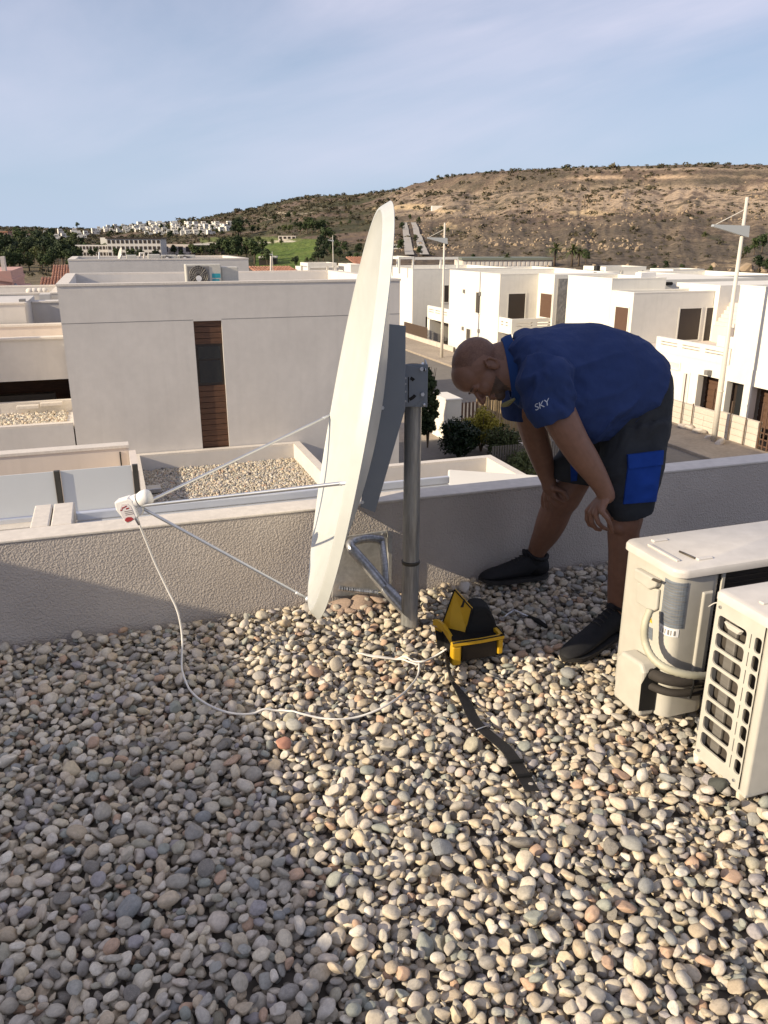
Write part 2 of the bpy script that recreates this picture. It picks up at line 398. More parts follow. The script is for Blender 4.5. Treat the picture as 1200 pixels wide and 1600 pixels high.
M['leaf_yellow'] = mat_leaf('yellow_green_leaves', [(0.10, 0.10, 0.018), (0.36, 0.30, 0.04)])
M['palm'] = mat_leaf('palm_fronds', [(0.03, 0.042, 0.014), (0.09, 0.11, 0.038)])
M['scrub'] = mat_leaf('dry_scrub', [(0.045, 0.042, 0.022), (0.105, 0.088, 0.050)])
M['concrete'] = mat('pale_concrete_road', (0.40, 0.37, 0.32), 0.95, noise=0.15, nscale=0.3)
M['terrain'] = mat_attr('hazed_hillside_soil')
M['pebble'] = mat_pebble()
M['pebble_far'] = mat_pebble('roof_pebble_stone', True)
M['bed'] = mat('gravel_bed_soil', (0.17, 0.15, 0.125), 0.95, noise=0.3, nscale=40)
M['greenroof'] = mat('faded_green_roof', (0.17, 0.19, 0.155), 0.8, noise=0.1, nscale=0.5)
M['teal'] = mat('teal_print', (0.03, 0.30, 0.36), 0.5)
M['grille'] = mat('grey_fan_grille', (0.20, 0.19, 0.18), 0.5)


# ---------------------------------------------------------------- mesh building
class MB:
    def __init__(s):
        s.v = []; s.f = []

    def add(s, vs, fs):
        o = len(s.v)
        s.v += [tuple(v) for v in vs]
        s.f += [tuple(i + o for i in f) for f in fs]
        return s

    def hexa(s, b, t):
        """b, t: four bottom and four top corners, counter-clockwise from above"""
        return s.add(list(b) + list(t), [(3, 2, 1, 0), (4, 5, 6, 7), (0, 1, 5, 4), (1, 2, 6, 5), (2, 3, 7, 6), (3, 0, 4, 7)])

    def box(s, x0, x1, y0, y1, z0, z1):
        return s.hexa([(x0, y0, z0), (x1, y0, z0), (x1, y1, z0), (x0, y1, z0)], [(x0, y0, z1), (x1, y0, z1), (x1, y1, z1), (x0, y1, z1)])

    def sbox(s, s0, s1, t0, t1, z0, z1):
        c = [(s0, t0), (s1, t0), (s1, t1), (s0, t1)]
        return s.hexa([from_st(a, b, z0) for a, b in c], [from_st(a, b, z1) for a, b in c])

    def obox(s, c, ax, ay, az):
        """oriented box: centre and three half-axis vectors"""
        c, ax, ay, az = Vector(c), Vector(ax), Vector(ay), Vector(az)
        if ax.cross(ay).dot(az) < 0: ax = -ax
        q = [(-1, -1), (1, -1), (1, 1), (-1, 1)]
        return s.hexa([c + ax * i + ay * j - az for i, j in q], [c + ax * i + ay * j + az for i, j in q])

    def prism(s, pts, ext):
        """flat polygon pts (3-D) extruded by vector ext"""
        pts = [Vector(p) for p in pts]; ext = Vector(ext); n = len(pts)
        nrm = Vector((0, 0, 0))
        for i in range(n): nrm += pts[i].cross(pts[(i + 1) % n])
        if nrm.dot(ext) > 0: pts.reverse()
        vs = pts + [p + ext for p in pts]
        fs = [tuple(range(n)), tuple(range(2 * n - 1, n - 1, -1))]
        fs += [(i, i + n, (i + 1) % n + n, (i + 1) % n) for i in range(n)]
        return s.add(vs, fs)

    def tube(s, pts, rad, n=12, caps=True, rnd=False):
        pts = [Vector(p) for p in pts]
        if not hasattr(rad, '__len__'): rad = [rad] * len(pts)
        rad = list(rad)
        if rnd:
            d0 = (pts[0] - pts[1]).normalized(); d1 = (pts[-1] - pts[-2]).normalized()
            a, b = [], []
            for k in (80, 55, 30):
                k = R(k)
                a.append((pts[0] + d0 * rad[0] * math.sin(k), rad[0] * math.cos(k)))
            for k in (30, 55, 80):
                k = R(k)
                b.append((pts[-1] + d1 * rad[-1] * math.sin(k), rad[-1] * math.cos(k)))
            pts = [p for p, _ in a] + pts + [p for p, _ in b]
            rad = [r for _, r in a] + rad + [r for _, r in b]
        t0 = (pts[1] - pts[0]).normalized()
        ref = Vector((0, 0, 1)) if abs(t0.z) < 0.9 else Vector((1, 0, 0))
        nx = t0.cross(ref).normalized()
        rings = []
        for i, p in enumerate(pts):
            if i == 0: t = (pts[1] - pts[0])
            elif i == len(pts) - 1: t = pts[-1] - pts[-2]
            else: t = (pts[i + 1] - pts[i]).normalized() + (pts[i] - pts[i - 1]).normalized()
            t.normalize()
            nx = (nx - t * nx.dot(t)).normalized()
            ny = t.cross(nx)
            rings.append([p + (nx * math.cos(2 * math.pi * k / n) + ny * math.sin(2 * math.pi * k / n)) * rad[i] for k in range(n)])
        return s.loft(rings, caps)

    def loft(s, rings, caps=True):
        n = len(rings[0]); vs = [v for r in rings for v in r]; fs = []
        for i in range(len(rings) - 1):
            for k in range(n):
                a, b = i * n + k, i * n + (k + 1) % n
                fs.append((a, b, b + n, a + n))
        if caps:
            fs.append(tuple(range(n - 1, -1, -1)))
            fs.append(tuple((len(rings) - 1) * n + k for k in range(n)))
        return s.add(vs, fs)

    def ell(s, c, ax, ay, az, nu=20, nv=12):
        """ellipsoid: centre and three half-axis vectors"""
        c, ax, ay, az = Vector(c), Vector(ax), Vector(ay), Vector(az)
        if ax.cross(ay).dot(az) < 0: ax = -ax
        vs = [c - az]; fs = []
        for i in range(1, nv):
            th = -math.pi / 2 + math.pi * i / nv
            for k in range(nu):
                p = 2 * math.pi * k / nu
                vs.append(c + ax * (math.cos(th) * math.cos(p)) + ay * (math.cos(th) * math.sin(p)) + az * math.sin(th))
        vs.append(c + az)
        for k in range(nu): fs.append((0, 1 + (k + 1) % nu, 1 + k))
        for i in range(nv - 2):
            for k in range(nu):
                a, b = 1 + i * nu + k, 1 + i * nu + (k + 1) % nu
                fs.append((a, b, b + nu, a + nu))
        o = 1 + (nv - 2) * nu
        for k in range(nu): fs.append((o + k, o + (k + 1) % nu, len(vs) - 1))
        return s.add(vs, fs)

    def sph(s, c, r, nu=14, nv=8):
        return s.ell(c, (r, 0, 0), (0, r, 0), (0, 0, r), nu, nv)

    def quad(s, a, b, c, d):
        return s.add([a, b, c, d], [(0, 1, 2, 3)])

    def build(s, name, m, parent=None, smooth=False, bevel=0, seg=2, loc=None, autosm=None):
        """all coordinates are world metres; the object's origin is put at loc (or its parent's origin)"""
        base = Vector(loc) if loc is not None else (wloc(parent) if parent is not None else Vector((0, 0, 0)))
        if loc is None and parent is None and s.v:
            vs = s.v; xs = [v[0] for v in vs]; ys = [v[1] for v in vs]; zs = [v[2] for v in vs]
            base = Vector(((min(xs) + max(xs)) / 2, (min(ys) + max(ys)) / 2, min(zs)))
        me = bpy.data.meshes.new(name)
        me.from_pydata([(v[0] - base.x, v[1] - base.y, v[2] - base.z) for v in s.v], [], s.f)
        if m is not None: me.materials.append(m)
        o = bpy.data.objects.new(name, me)
        COL.objects.link(o)
        put(o, base, parent)
        if smooth:
            me.polygons.foreach_set('use_smooth', [True] * len(me.polygons))
            if autosm: me.set_sharp_from_angle(angle=R(autosm))
        if bevel:
            b = o.modifiers.new('edge', 'BEVEL'); b.width = bevel; b.segments = seg; b.limit_method = 'ANGLE'; b.angle_limit = R(40)
            b.harden_normals = False
        me.update()
        return o


WLOC = {}


def wloc(o):
    return WLOC.get(o.name, Vector((0, 0, 0)))


def put(o, base, parent):
    WLOC[o.name] = Vector(base)
    if parent is not None:
        o.parent = parent
        o.location = Vector(base) - wloc(parent)
    else:
        o.location = base


def tag(o, label=None, cat=None, group=None, kind=None):
    if label: o['label'] = label
    if cat: o['category'] = cat
    if group: o['group'] = group
    if kind: o['kind'] = kind
    return o


def thing(name, label, cat, loc, group=None):
    o = bpy.data.objects.new(name, None)
    o.empty_display_size = 0.2
    COL.objects.link(o)
    put(o, Vector(loc), None)
    return tag(o, label, cat, group)


def remesh(mb, voxel, smooth_it=3, fac=0.5):
    """union of overlapping volumes as one continuous skin"""
    me = bpy.data.meshes.new('tmp'); me.from_pydata(mb.v, [], mb.f)
    o = bpy.data.objects.new('tmp', me); COL.objects.link(o)
    r = o.modifiers.new('r', 'REMESH'); r.mode = 'VOXEL'; r.voxel_size = voxel
    if smooth_it:
        sm = o.modifiers.new('s', 'SMOOTH'); sm.iterations = smooth_it; sm.factor = fac
    dg = bpy.context.evaluated_depsgraph_get()
    ev = o.evaluated_get(dg)
    m2 = ev.to_mesh()
    n = len(m2.vertices)
    co = np.empty(n * 3, np.float32); m2.vertices.foreach_get('co', co)
    no = np.empty(n * 3, np.float32); m2.vertices.foreach_get('normal', no)
    fs = [tuple(p.vertices) for p in m2.polygons]
    ev.to_mesh_clear()
    bpy.data.objects.remove(o); bpy.data.meshes.remove(me)
    return co.reshape(-1, 3).astype(float), no.reshape(-1, 3).astype(float), fs


def cr_path(pts, n=6):
    """Catmull-Rom through points given as tuples of any length"""
    p = [np.array(q, float) for q in pts]
    p = [2 * p[0] - p[1]] + p + [2 * p[-1] - p[-2]]
    out = []
    for i in range(1, len(p) - 2):
        for k in range(n):
            t = k / n
            out.append(0.5 * ((2 * p[i]) + (-p[i - 1] + p[i + 1]) * t + (2 * p[i - 1] - 5 * p[i] + 4 * p[i + 1] - p[i + 2]) * t * t
                              + (-p[i - 1] + 3 * p[i] - 3 * p[i + 1] + p[i + 2]) * t ** 3))
    out.append(p[-2])
    return out


# numpy value noise
_PERM = RNG.random((256, 256))


def vnoise(x, y):
    xi = np.floor(x).astype(int); yi = np.floor(y).astype(int)
    xf = x - xi; yf = y - yi
    u = xf * xf * (3 - 2 * xf); v = yf * yf * (3 - 2 * yf)
    a = _PERM[xi & 255, yi & 255]; b = _PERM[(xi + 1) & 255, yi & 255]
    c = _PERM[xi & 255, (yi + 1) & 255]; d = _PERM[(xi + 1) & 255, (yi + 1) & 255]
    return (a * (1 - u) + b * u) * (1 - v) + (c * (1 - u) + d * u) * v


def fbm(x, y, o=5, g=0.5):
    s = 0; a = 1; t = 0
    for i in range(o):
        s = s + a * vnoise(x * 2 ** i + 17.3 * i, y * 2 ** i + 9.1 * i); t += a; a *= g
    return s / t

# ================================================================ THE ROOF WE STAND ON
WALL_T = 3.30          # front face of the parapet
CAP_Z = 0.46
roof = tag(MB().sbox(-3.6, 6.0, -4.0, WALL_T, -0.30, -0.045).build('roof_deck', M['bed']), kind='structure')
house = thing('own_house', 'white house under the gravel roof in the foreground', 'house', from_st(1, 0, -6))
MB().sbox(-3.6, 6.0, -4.0, 3.42, -6.0, -0.302).build('wall', M['white_wall'], house)

par = thing('parapet_wall', 'low parapet wall with coarse textured render at the edge of the gravel roof', 'parapet', from_st(1, 3.36, -0.05))
MB().sbox(-3.6, 6.0, WALL_T, 3.42, -0.3, 0.448).build('wall', M['coarse'], par)
MB().sbox(-3.6, 6.0, WALL_T - 0.004, 3.43, 0.449, CAP_Z + 0.002).build('coping', M['cap'], par, bevel=0.004)
sp = thing('side_parapet', 'short pale block running back from the parapet beside the frosted glass', 'parapet', from_st(-.3, 3.6, 0))
MB().sbox(-0.40, -0.325, 3.432, 3.74, 0.0, 0.463).build('wall', M['cap'], sp, bevel=0.006)
MB().sbox(-0.319, -0.232, 3.432, 3.74, 0.0, 0.463).build('coping', M['cap'], sp, bevel=0.006)

rl = thing('aluminium_rail', 'long silver aluminium channel lying just behind the parapet', 'rail', from_st(.6, 3.56, .4))
MB().sbox(-0.225, 1.57, 3.475, 3.61, 0.395, 0.412).build('web', M['rail'], rl, bevel=0.002)
MB().sbox(-0.225, 1.57, 3.475, 3.483, 0.413, 0.432).build('flange', M['rail'], rl, bevel=0.002)
MB().sbox(-0.225, 1.575, 3.60, 3.625, 0.413, 0.452).build('flange', M['rail'], rl, bevel=0.006)
MB().sbox(-0.225, 1.57, 3.445, 3.66, 0.30, 0.394).build('bearer', M['cap'], rl)

lg = MB()
lp = [G(700, 733, .34), G(700, 762, .34), G(870, 765, .34), G(870, 744, .34)]
lg.prism(lp, (0, 0, -0.4))
tag(lg.build('roof_ledge', M['white_wall'], bevel=0.01), 'bright white sloping ledge behind the parapet right of the mast', 'ledge')

# unseen block of unknown kind, placed to throw the long shade over the pebbles
MB_ = MB().sbox(-4.8, -2.68, -6.0, 3.2, -0.044, 1.30)
tag(MB_.build('shade_block', M['white_wall']), 'unseen block beside the roof out of the frame, inferred from its shade', 'shade block')


# ---------------------------------------------------------------- pebbles
def icosph(sub):
    bm = bmesh.new(); bmesh.ops.create_icosphere(bm, subdivisions=sub, radius=1.0)
    v = np.array([w.co[:] for w in bm.verts]); f = [tuple(x.index for x in p.verts) for p in bm.faces]
    bm.free()
    return v, f


def pebble_mesh(name, seed, sub, m, angular):
    v, f = icosph(sub)
    g = np.random.default_rng(seed)
    d = v.copy()
    r = np.ones(len(d))
    for k in range(5):                       # broad lumps
        a = g.normal(size=3); a /= np.linalg.norm(a)
        r += g.uniform(-0.16, 0.18) * (d @ a)
        b = g.normal(size=3); b /= np.linalg.norm(b)
        r += g.uniform(-0.16, 0.16) * np.maximum(d @ b, 0) ** 2
    p = d * r[:, None]
    for k in range(12 if angular else 5):      # broken faces, softly cut
        a = g.normal(size=3); a /= np.linalg.norm(a)
        h = g.uniform(0.58, 0.82) if angular else g.uniform(0.70, 0.90)
        q = p @ a
        ex = np.maximum(q - h, 0)
        p -= np.outer(ex * (0.85 if angular else 0.7), a)
    for k in range(6):
        a = g.normal(size=3) * g.uniform(2, 5); ph = g.uniform(0, 6.28)
        p += d * (0.018 * np.sin(p @ a + ph))[:, None]
    p -= p.mean(0)
    me = bpy.data.meshes.new(name); me.from_pydata(p.tolist(), [], f); me.materials.append(m)
    me.polygons.foreach_set('use_smooth', [True] * len(me.polygons)); me.update()
    return me


PEB = [pebble_mesh('pebble', 40 + i, 3, M['pebble'], i % 2 == 1) for i in range(20)]


def eul(rx, ry, rz):
    cx, sx, cy, sy, cz, sz = math.cos(rx), math.sin(rx), math.cos(ry), math.sin(ry), math.cos(rz), math.sin(rz)
    return np.array([[cy * cz, sx * sy * cz - cx * sz, cx * sy * cz + sx * sz],
                     [cy * sz, sx * sy * sz + cx * cz, cx * sy * sz - sx * cz],
                     [-sy, sx * cy, cx * cy]])


def settle(x0, x1, y0, wall, n, seed=3):
    """drop ellipsoid stones one by one onto a height map so they rest on each other"""
    g = np.random.default_rng(seed)
    c = 0.005
    nx = int((x1 - x0) / c); ny = int((wall(x1) + 0.1 - y0) / c)
    H = np.full((nx, ny), -0.045)
    out = []
    for i in range(n):
        big = g.random()
        a = float(np.clip(g.lognormal(math.log(0.0156), 0.27), 0.0088, 0.029))
        if big > 0.994: a = g.uniform(0.027, 0.035)
        b = a * g.uniform(0.56, 0.92); cc = a * g.uniform(0.38, 0.66)
        rx, ry, rz = g.normal(0, 0.35), g.normal(0, 0.35), g.uniform(0, 6.28)
        Rm = eul(rx, ry, rz)
        A = Rm @ np.diag([1 / a ** 2, 1 / b ** 2, 1 / cc ** 2]) @ Rm.T
        k = int(a / c) + 1
        gx = np.arange(-k, k + 1) * c
        X, Y = np.meshgrid(gx, gx, indexing='ij')
        B = (A[0, 2] * X + A[1, 2] * Y)
        C = A[0, 0] * X * X + A[1, 1] * Y * Y + 2 * A[0, 1] * X * Y - 1
        D = B * B - A[2, 2] * C
        ok = D > 0
        sq = np.sqrt(np.where(ok, D, 0))
        lo = (-B - sq) / A[2, 2]; up = (-B + sq) / A[2, 2]
        best = None
        for t in range(5):
            x = g.uniform(x0 + 0.05, x1 - 0.05); y = g.uniform(y0 + 0.05, wall(x) - 0.015 - a * 0.6)
            ix = int((x - x0) / c); iy = int((y - y0) / c)
            if ix - k < 0 or iy - k < 0 or ix + k + 1 > nx or iy + k + 1 > ny: continue
            W = H[ix - k:ix + k + 1, iy - k:iy + k + 1]
            z = (np.where(ok, W - lo, -9)).max()
            if best is None or z < best[0]: best = (z, ix, iy, x, y)
        if best is None: continue
        z, ix, iy, x, y = best
        z -= 0.10 * cc
        if z > 0.022: continue
        W = H[ix - k:ix + k + 1, iy - k:iy + k + 1]
        np.copyto(W, np.maximum(W, np.where(ok, z + up, -9)))
        out.append((x, y, z, a, b, cc, rx, ry, rz))
    return np.array(out), H


WL = lambda x: 3.485 + 0.3385 * x          # the parapet's foot in plan
stones, HMAP = settle(-2.5, 2.9, 0.62, WL, 38000)
HX0, HY0, HC = -2.5, 0.62, 0.005


def ground_z(x, y, rad=0.02):
    i, j, k = int((x - HX0) / HC), int((y - HY0) / HC), max(1, int(rad / HC))
    W = HMAP[max(0, i - k):i + k + 1, max(0, j - k):j + k + 1]
    return float(W.max()) if W.size else 0.0


def topness():
    """how much of each stone shows from above and how big it is in the photograph"""
    sc = np.zeros(len(stones))
    for i, (x, y, z, a, b, cc, *_r) in enumerate(stones):
        zc = y * CT + EYE * ST
        px = 600 + FPX * x / zc; py = 800 + FPX * (EYE * CT - y * ST) / zc
        if not (8 < px < 1192 and 800 < py < 1588): continue
        ix, iy = int((x - HX0) / HC), int((y - HY0) / HC)
        vis = 0
        for dx, dy in ((0, 0), (2, 0), (-2, 0), (0, 2), (0, -2)):
            if 0 <= ix + dx < HMAP.shape[0] and 0 <= iy + dy < HMAP.shape[1] and HMAP[ix + dx, iy + dy] <= z + cc * 1.05: vis += 1
        if vis >= 5: sc[i] = a * b / zc ** 2
    return sc


score = topness()
order = np.argsort(-score)
single = [i for i in order[:300] if score[i] > 0]
vidx = RNG.integers(0, len(PEB), len(stones))
for i in single:
    x, y, z, a, b, cc, rx, ry, rz = stones[i]
    o = bpy.data.objects.new('pebble', PEB[vidx[i]])
    COL.objects.link(o)
    o.rotation_euler = (rx, ry, rz); o.scale = (a * 1.06, b * 1.06, cc * 1.06)
    put(o, Vector((x, y, z)), roof)


def scatter(name, pts, rots, scls, idx, meshes, parent=None, kind='stuff'):
    """many small pieces of one kind as one object: geometry nodes place shared meshes on points"""
    src = bpy.data.collections.new(name + '_shapes')
    for k, m in enumerate(meshes):
        src.objects.link(bpy.data.objects.new('shape_%03d' % k, m))
    me = bpy.data.meshes.new(name)
    base = wloc(parent) if parent is not None else Vector((0, 0, 0))
    me.from_pydata((np.asarray(pts) - np.array(base)).tolist(), [], [])
    a = me.attributes.new('rot', 'FLOAT_VECTOR', 'POINT'); a.data.foreach_set('vector', np.asarray(rots, np.float32).ravel())
    a = me.attributes.new('scl', 'FLOAT_VECTOR', 'POINT'); a.data.foreach_set('vector', np.asarray(scls, np.float32).ravel())
    a = me.attributes.new('idx', 'INT', 'POINT'); a.data.foreach_set('value', np.asarray(idx, np.int32).ravel())
    o = bpy.data.objects.new(name, me); COL.objects.link(o)
    put(o, base, parent)
    ng = bpy.data.node_groups.new(name, 'GeometryNodeTree')
    ng.interface.new_socket('Geometry', in_out='INPUT', socket_type='NodeSocketGeometry')
    ng.interface.new_socket('Geometry', in_out='OUTPUT', socket_type='NodeSocketGeometry')
    N, L = ng.nodes.new, ng.links.new
    gi, go = N('NodeGroupInput'), N('NodeGroupOutput')
    ip = N('GeometryNodeInstanceOnPoints')
    ci = N('GeometryNodeCollectionInfo'); ci.inputs['Collection'].default_value = src; ci.inputs['Separate Children'].default_value = True
    ci.inputs['Reset Children'].default_value = True
    def attr(nm, ty):
        n = N('GeometryNodeInputNamedAttribute'); n.data_type = ty; n.inputs['Name'].default_value = nm; return n.outputs[0]
    e2r = N('FunctionNodeEulerToRotation')
    L(attr('rot', 'FLOAT_VECTOR'), e2r.inputs[0])
    L(gi.outputs[0], ip.inputs['Points']); L(ci.outputs[0], ip.inputs['Instance'])
    ip.inputs['Pick Instance'].default_value = True
    L(attr('idx', 'INT'), ip.inputs['Instance Index'])
    L(e2r.outputs[0], ip.inputs['Rotation']); L(attr('scl', 'FLOAT_VECTOR'), ip.inputs['Scale'])
    L(ip.outputs[0], go.inputs[0])
    md = o.modifiers.new('scatter', 'NODES'); md.node_group = ng
    return tag(o, kind=kind)


rest = np.ones(len(stones), bool); rest[single] = False
q = stones[rest]
scatter('pebbles', q[:, :3], q[:, 6:9], q[:, 3:6] * 1.06, vidx[rest], PEB, roof)

# odd larger chips that stand out in the photograph
CHIP = pebble_mesh('stone_chip', 99, 3, M['mortar'], True)


def chip(px, py, z, sc, m, rot, label, name='stone_chip', cat='stone'):
    o = bpy.data.objects.new(name, CHIP.copy()); o.data.materials.clear(); o.data.materials.append(m)
    COL.objects.link(o); o.scale = sc; o.rotation_euler = rot
    put(o, G(px, py, z), None)
    return tag(o, label, cat)


m_red = mat('reddish_stone', (0.50, 0.25, 0.17), 0.9, noise=0.2, nscale=8)
m_dk = mat('dark_green_stone', (0.07, 0.075, 0.065), 0.8, noise=0.3, nscale=8)
chip(443, 1160, 0.02, (.034, .026, .016), m_red, (.2, .1, .7), 'flat reddish stone among the pebbles below the white cable')
chip(1122, 1224, 0.02, (.036, .024, .020), m_dk, (.3, -.2, -.6), 'large dark angular stone beside the nearer condenser')
chip(725, 917, 0.035, (.030, .026, .034), M['cap'], (.3, .3, .4), 'pale upright stone against the parapet behind the yellow case')
mt = thing('mortar_heap', 'rough orange mortar left under the wall plate of the mast', 'mortar', G(560, 948, 0))
for k, (px, py, sx) in enumerate([(530, 944, .085), (562, 941, .090), (590, 936, .060), (548, 955, .040), (505, 948, .05), (576, 953, .035), (590, 948, .03), (533, 957, .03), (562, 962, .028)]):
    c = G(px, py, 0.012)
    o = bpy.data.objects.new('mortar_lump', CHIP.copy() if k == 0 else CHIP); o.data.materials.clear(); o.data.materials.append(M['mortar'])
    COL.objects.link(o); o.scale = (sx, sx * .6, min(.017, sx * .5)); o.rotation_euler = (.1 * k, -.1, .33 + k)
    put(o, c, mt)

# ================================================================ DISH, MAST, WALL BRACKET
XR = Vector((1, 0, 0)); CU = Vector((0, ST, CT)); YF = Vector((0, 1, 0))
DC = Vector((-0.158, 2.86, 0.990))
yaw, tilt = R(5.2), R(11.3)
nn = Vector((-math.cos(yaw) * math.cos(tilt), -math.sin(yaw) * math.cos(tilt), math.sin(tilt)))
hh = Vector((math.sin(yaw), -math.cos(yaw), 0))
ww = hh.cross(nn).normalized()
if ww.z < 0: ww = -ww
DA, DB_ = 0.645, 0.724
dish = thing('satellite_dish', 'large pale satellite dish seen almost edge-on, leaning, mounted on the steel mast', 'satellite dish', (0.02, 2.95, 0.95))


def dring(rho, back, n=96, add=0.0):
    return [DC + hh * ((DA * rho + add) * math.cos(2 * math.pi * k / n)) + ww * ((DB_ * rho + add) * math.sin(2 * math.pi * k / n)) - nn * back for k in range(n)]


rings = [dring(0.02, 0.125)]
for i in range(1, 15):
    rho = i / 14 * 0.985
    rings.append(dring(rho, 0.125 * (1 - rho ** 2) + 0.003))
rings += [dring(0.992, 0.001), dring(1, 0, add=0.001), dring(1, 0.002, add=0.004), dring(1, 0.008, add=0.010), dring(1, 0.027, add=0.026),
          dring(1, 0.031, add=0.030), dring(1, 0.033, add=0.028), dring(1, 0.029, add=0.023), dring(1, 0.016, add=0.008)]
for i in range(14, 0, -1):
    rho = i / 14 * 0.985
    rings.append(dring(rho, 0.125 * (1 - rho ** 2) + 0.0065))
rings.append(dring(0.02, 0.129))
MB().loft(rings, True).build('reflector', M['dish'], dish, smooth=True, autosm=38)

# feed arm rods and the clamp that holds the LNB
HOLD = P(217, 791, 2.85)


def rod(a, b, name='support_rod', r=0.0062, flat=0.055):
    a, b = Vector(a), Vector(b)
    d = (b - a).normalized()
    m = MB().tube([a, b - d * flat], r, 10)
    o = m.build(name, M['alu'], dish, smooth=True, autosm=50)
    e = MB().tube([b - d * flat, b - d * (flat - .008), b - d * 0.004], [r * 1.25, r * 1.0, r * .9], 8)
    e.sph(b, 0.0115, 12, 8)
    e.build('bolt', M['rail'], o, smooth=True)
    return o


a1 = DC + hh * (DA * 0.955 + .012) - ww * 0.19 - nn * 0.012
p_near = P(554, 753, a1.y)
rod(HOLD, p_near)
rod(HOLD, P(519, 647, 3.50))
rod(HOLD, P(481, 936, 2.86))

# back bracket (two cheek plates and a web), clamp and mast
plate_px = [(604, 506), (634, 509), (633.5, 563), (633, 640), (586, 801), (563, 792), (575, 700), (592, 600)]


def pxprism(pts, d, thick, name, m, parent, bevel=0.0015, smooth=False):
    q = [P(x, y, d) for x, y in pts]
    return MB().prism(q, (0, thick, 0)).build(name, m, parent, bevel=bevel, smooth=smooth)


pxprism(plate_px, 2.965, 0.005, 'bracket_cheek', M['bracket'], dish)
pxprism([(x * 0.985 + 9, y * 0.985 + 8) for x, y in plate_px], 3.19, 0.005, 'bracket_cheek', M['bracket'], dish)
q0 = [P(604, 506, 2.972), P(628, 508, 2.972)]
web = MB()
A0, A1 = P(600, 520, 2.971), P(566, 788, 2.971)
web.add([A0, A1, A1 + Vector((0, .215, 0)), A0 + Vector((0, .215, 0))], [(0, 1, 2, 3)])
web.add([v + Vector((.004, 0, 0)) for v in (A0, A1, A1 + Vector((0, .215, 0)), A0 + Vector((0, .215, 0)))], [(3, 2, 1, 0)])
web.build('bracket_web', M['bracket'], dish)
for bx, by in ((597, 523), (597.5, 637.5), (566, 785)):
    c = P(bx, by, 2.958)
    MB().tube([c, c + YF * 0.008], 0.0075, 6).build('bolt', M['rail'], dish)
# clamp on the mast
mast = thing('mast', 'upright galvanised steel mast with a weld collar standing against the parapet', 'mast', G(641, 982, 0.0))
MB_B = P(642.5, 985, 3.12)
zj = P(645, 879, 3.12).z
base = Vector((0.112, 3.12, 0.0))
top = Vector((0.116, 3.12, 1.135))
rj = base.lerp(top, zj / 1.135)
MB().tube([base + Vector((-.003, 0, -0.01)), rj], 0.0365, 28).build('lower_tube', M['pole'], mast, smooth=True, autosm=40)
MB().tube([rj - Vector((0, 0, .004)), rj + Vector((0, 0, .001)), rj + Vector((0, 0, .009)), rj + Vector((0, 0, .012))], [.0372, .0395, .0392, .0345], 28, caps=True).build('collar', M['darkmetal'], mast, smooth=True, autosm=50)
MB().tube([rj + Vector((0, 0, .010)), top], 0.0345, 28).build('upper_tube', M['pole'], mast, smooth=True, autosm=40)
MB().tube([top + Vector((0, 0, .0005)), top + Vector((0, 0, .004))], 0.031, 24).build('tube_mouth', M['black'], mast)
clamp = pxprism([(612, 600), (616, 585), (625, 574), (637, 570), (650, 573.5), (665, 574), (663.5, 623), (655.5, 626), (649, 634), (631, 636), (620, 630), (613, 617)], 3.045, 0.005, 'clamp_plate', M['bracket'], mast)


def arc_slot(cx, cy, r, a0, a1, w=2.5, d=3.0435):
    pts = []
    for k in range(9):
        a = R(a0 + (a1 - a0) * k / 8); pts.append((cx + (r + w) * math.cos(a), cy - (r + w) * math.sin(a)))
    for k in range(9):
        a = R(a1 + (a0 - a1) * k / 8); pts.append((cx + (r - w) * math.cos(a), cy - (r - w) * math.sin(a)))
    return pxprism(pts, d, 0.001, 'slot', M['black'], clamp, bevel=0)


for a0, a1 in ((115, 165), (45, 66), (240, 262), (288, 325)): arc_slot(634, 607, 18, a0, a1)
pxprism([(629.8, 588), (637, 588), (637, 630), (629.8, 630)], 3.036, 0.008, 'slotted_bar', M['bracket'], clamp, bevel=0.002)
for xx in (628.6, 638.2): pxprism([(xx - .8, 589), (xx + .8, 589), (xx + .8, 629), (xx - .8, 629)], 3.0435, 0.001, 'slot', M['black'], clamp, bevel=0)  # thin black strips that darken the bar's edges so it stands out
for by in (591, 600, 612, 627):
    c = P(633.4, by, 3.033); MB().tube([c, c + YF * 0.004], 0.0042, 6).build('bolt', M['alu'], clamp)
for bx, by in ((660.5, 616.5), (659, 577)):
    c = P(bx, by, 3.031); MB().tube([c, c + YF * 0.014], 0.0075, 6).build('bolt', M['rail'], clamp)
ch = MB()
ch.box(0.072, 0.168, 3.051, 3.055, 0.985, 1.150)
ch.box(0.160, 0.166, 3.056, 3.185, 0.985, 1.150)
ch.box(0.072, 0.078, 3.056, 3.185, 0.985, 1.150)
ch.build('clamp_channel', M['bracket'], mast, bevel=0.002)
MB().tube([Vector((0.155, 3.045, 1.13)), Vector((0.155, 3.20, 1.13))], 0.0065, 8).build('clamp_bolt', M['rail'], mast, smooth=True)
MB().tube([Vector((0.155, 3.045, 0.995)), Vector((0.155, 3.20, 0.995))], 0.0065, 8).build('clamp_bolt', M['rail'], mast, smooth=True)

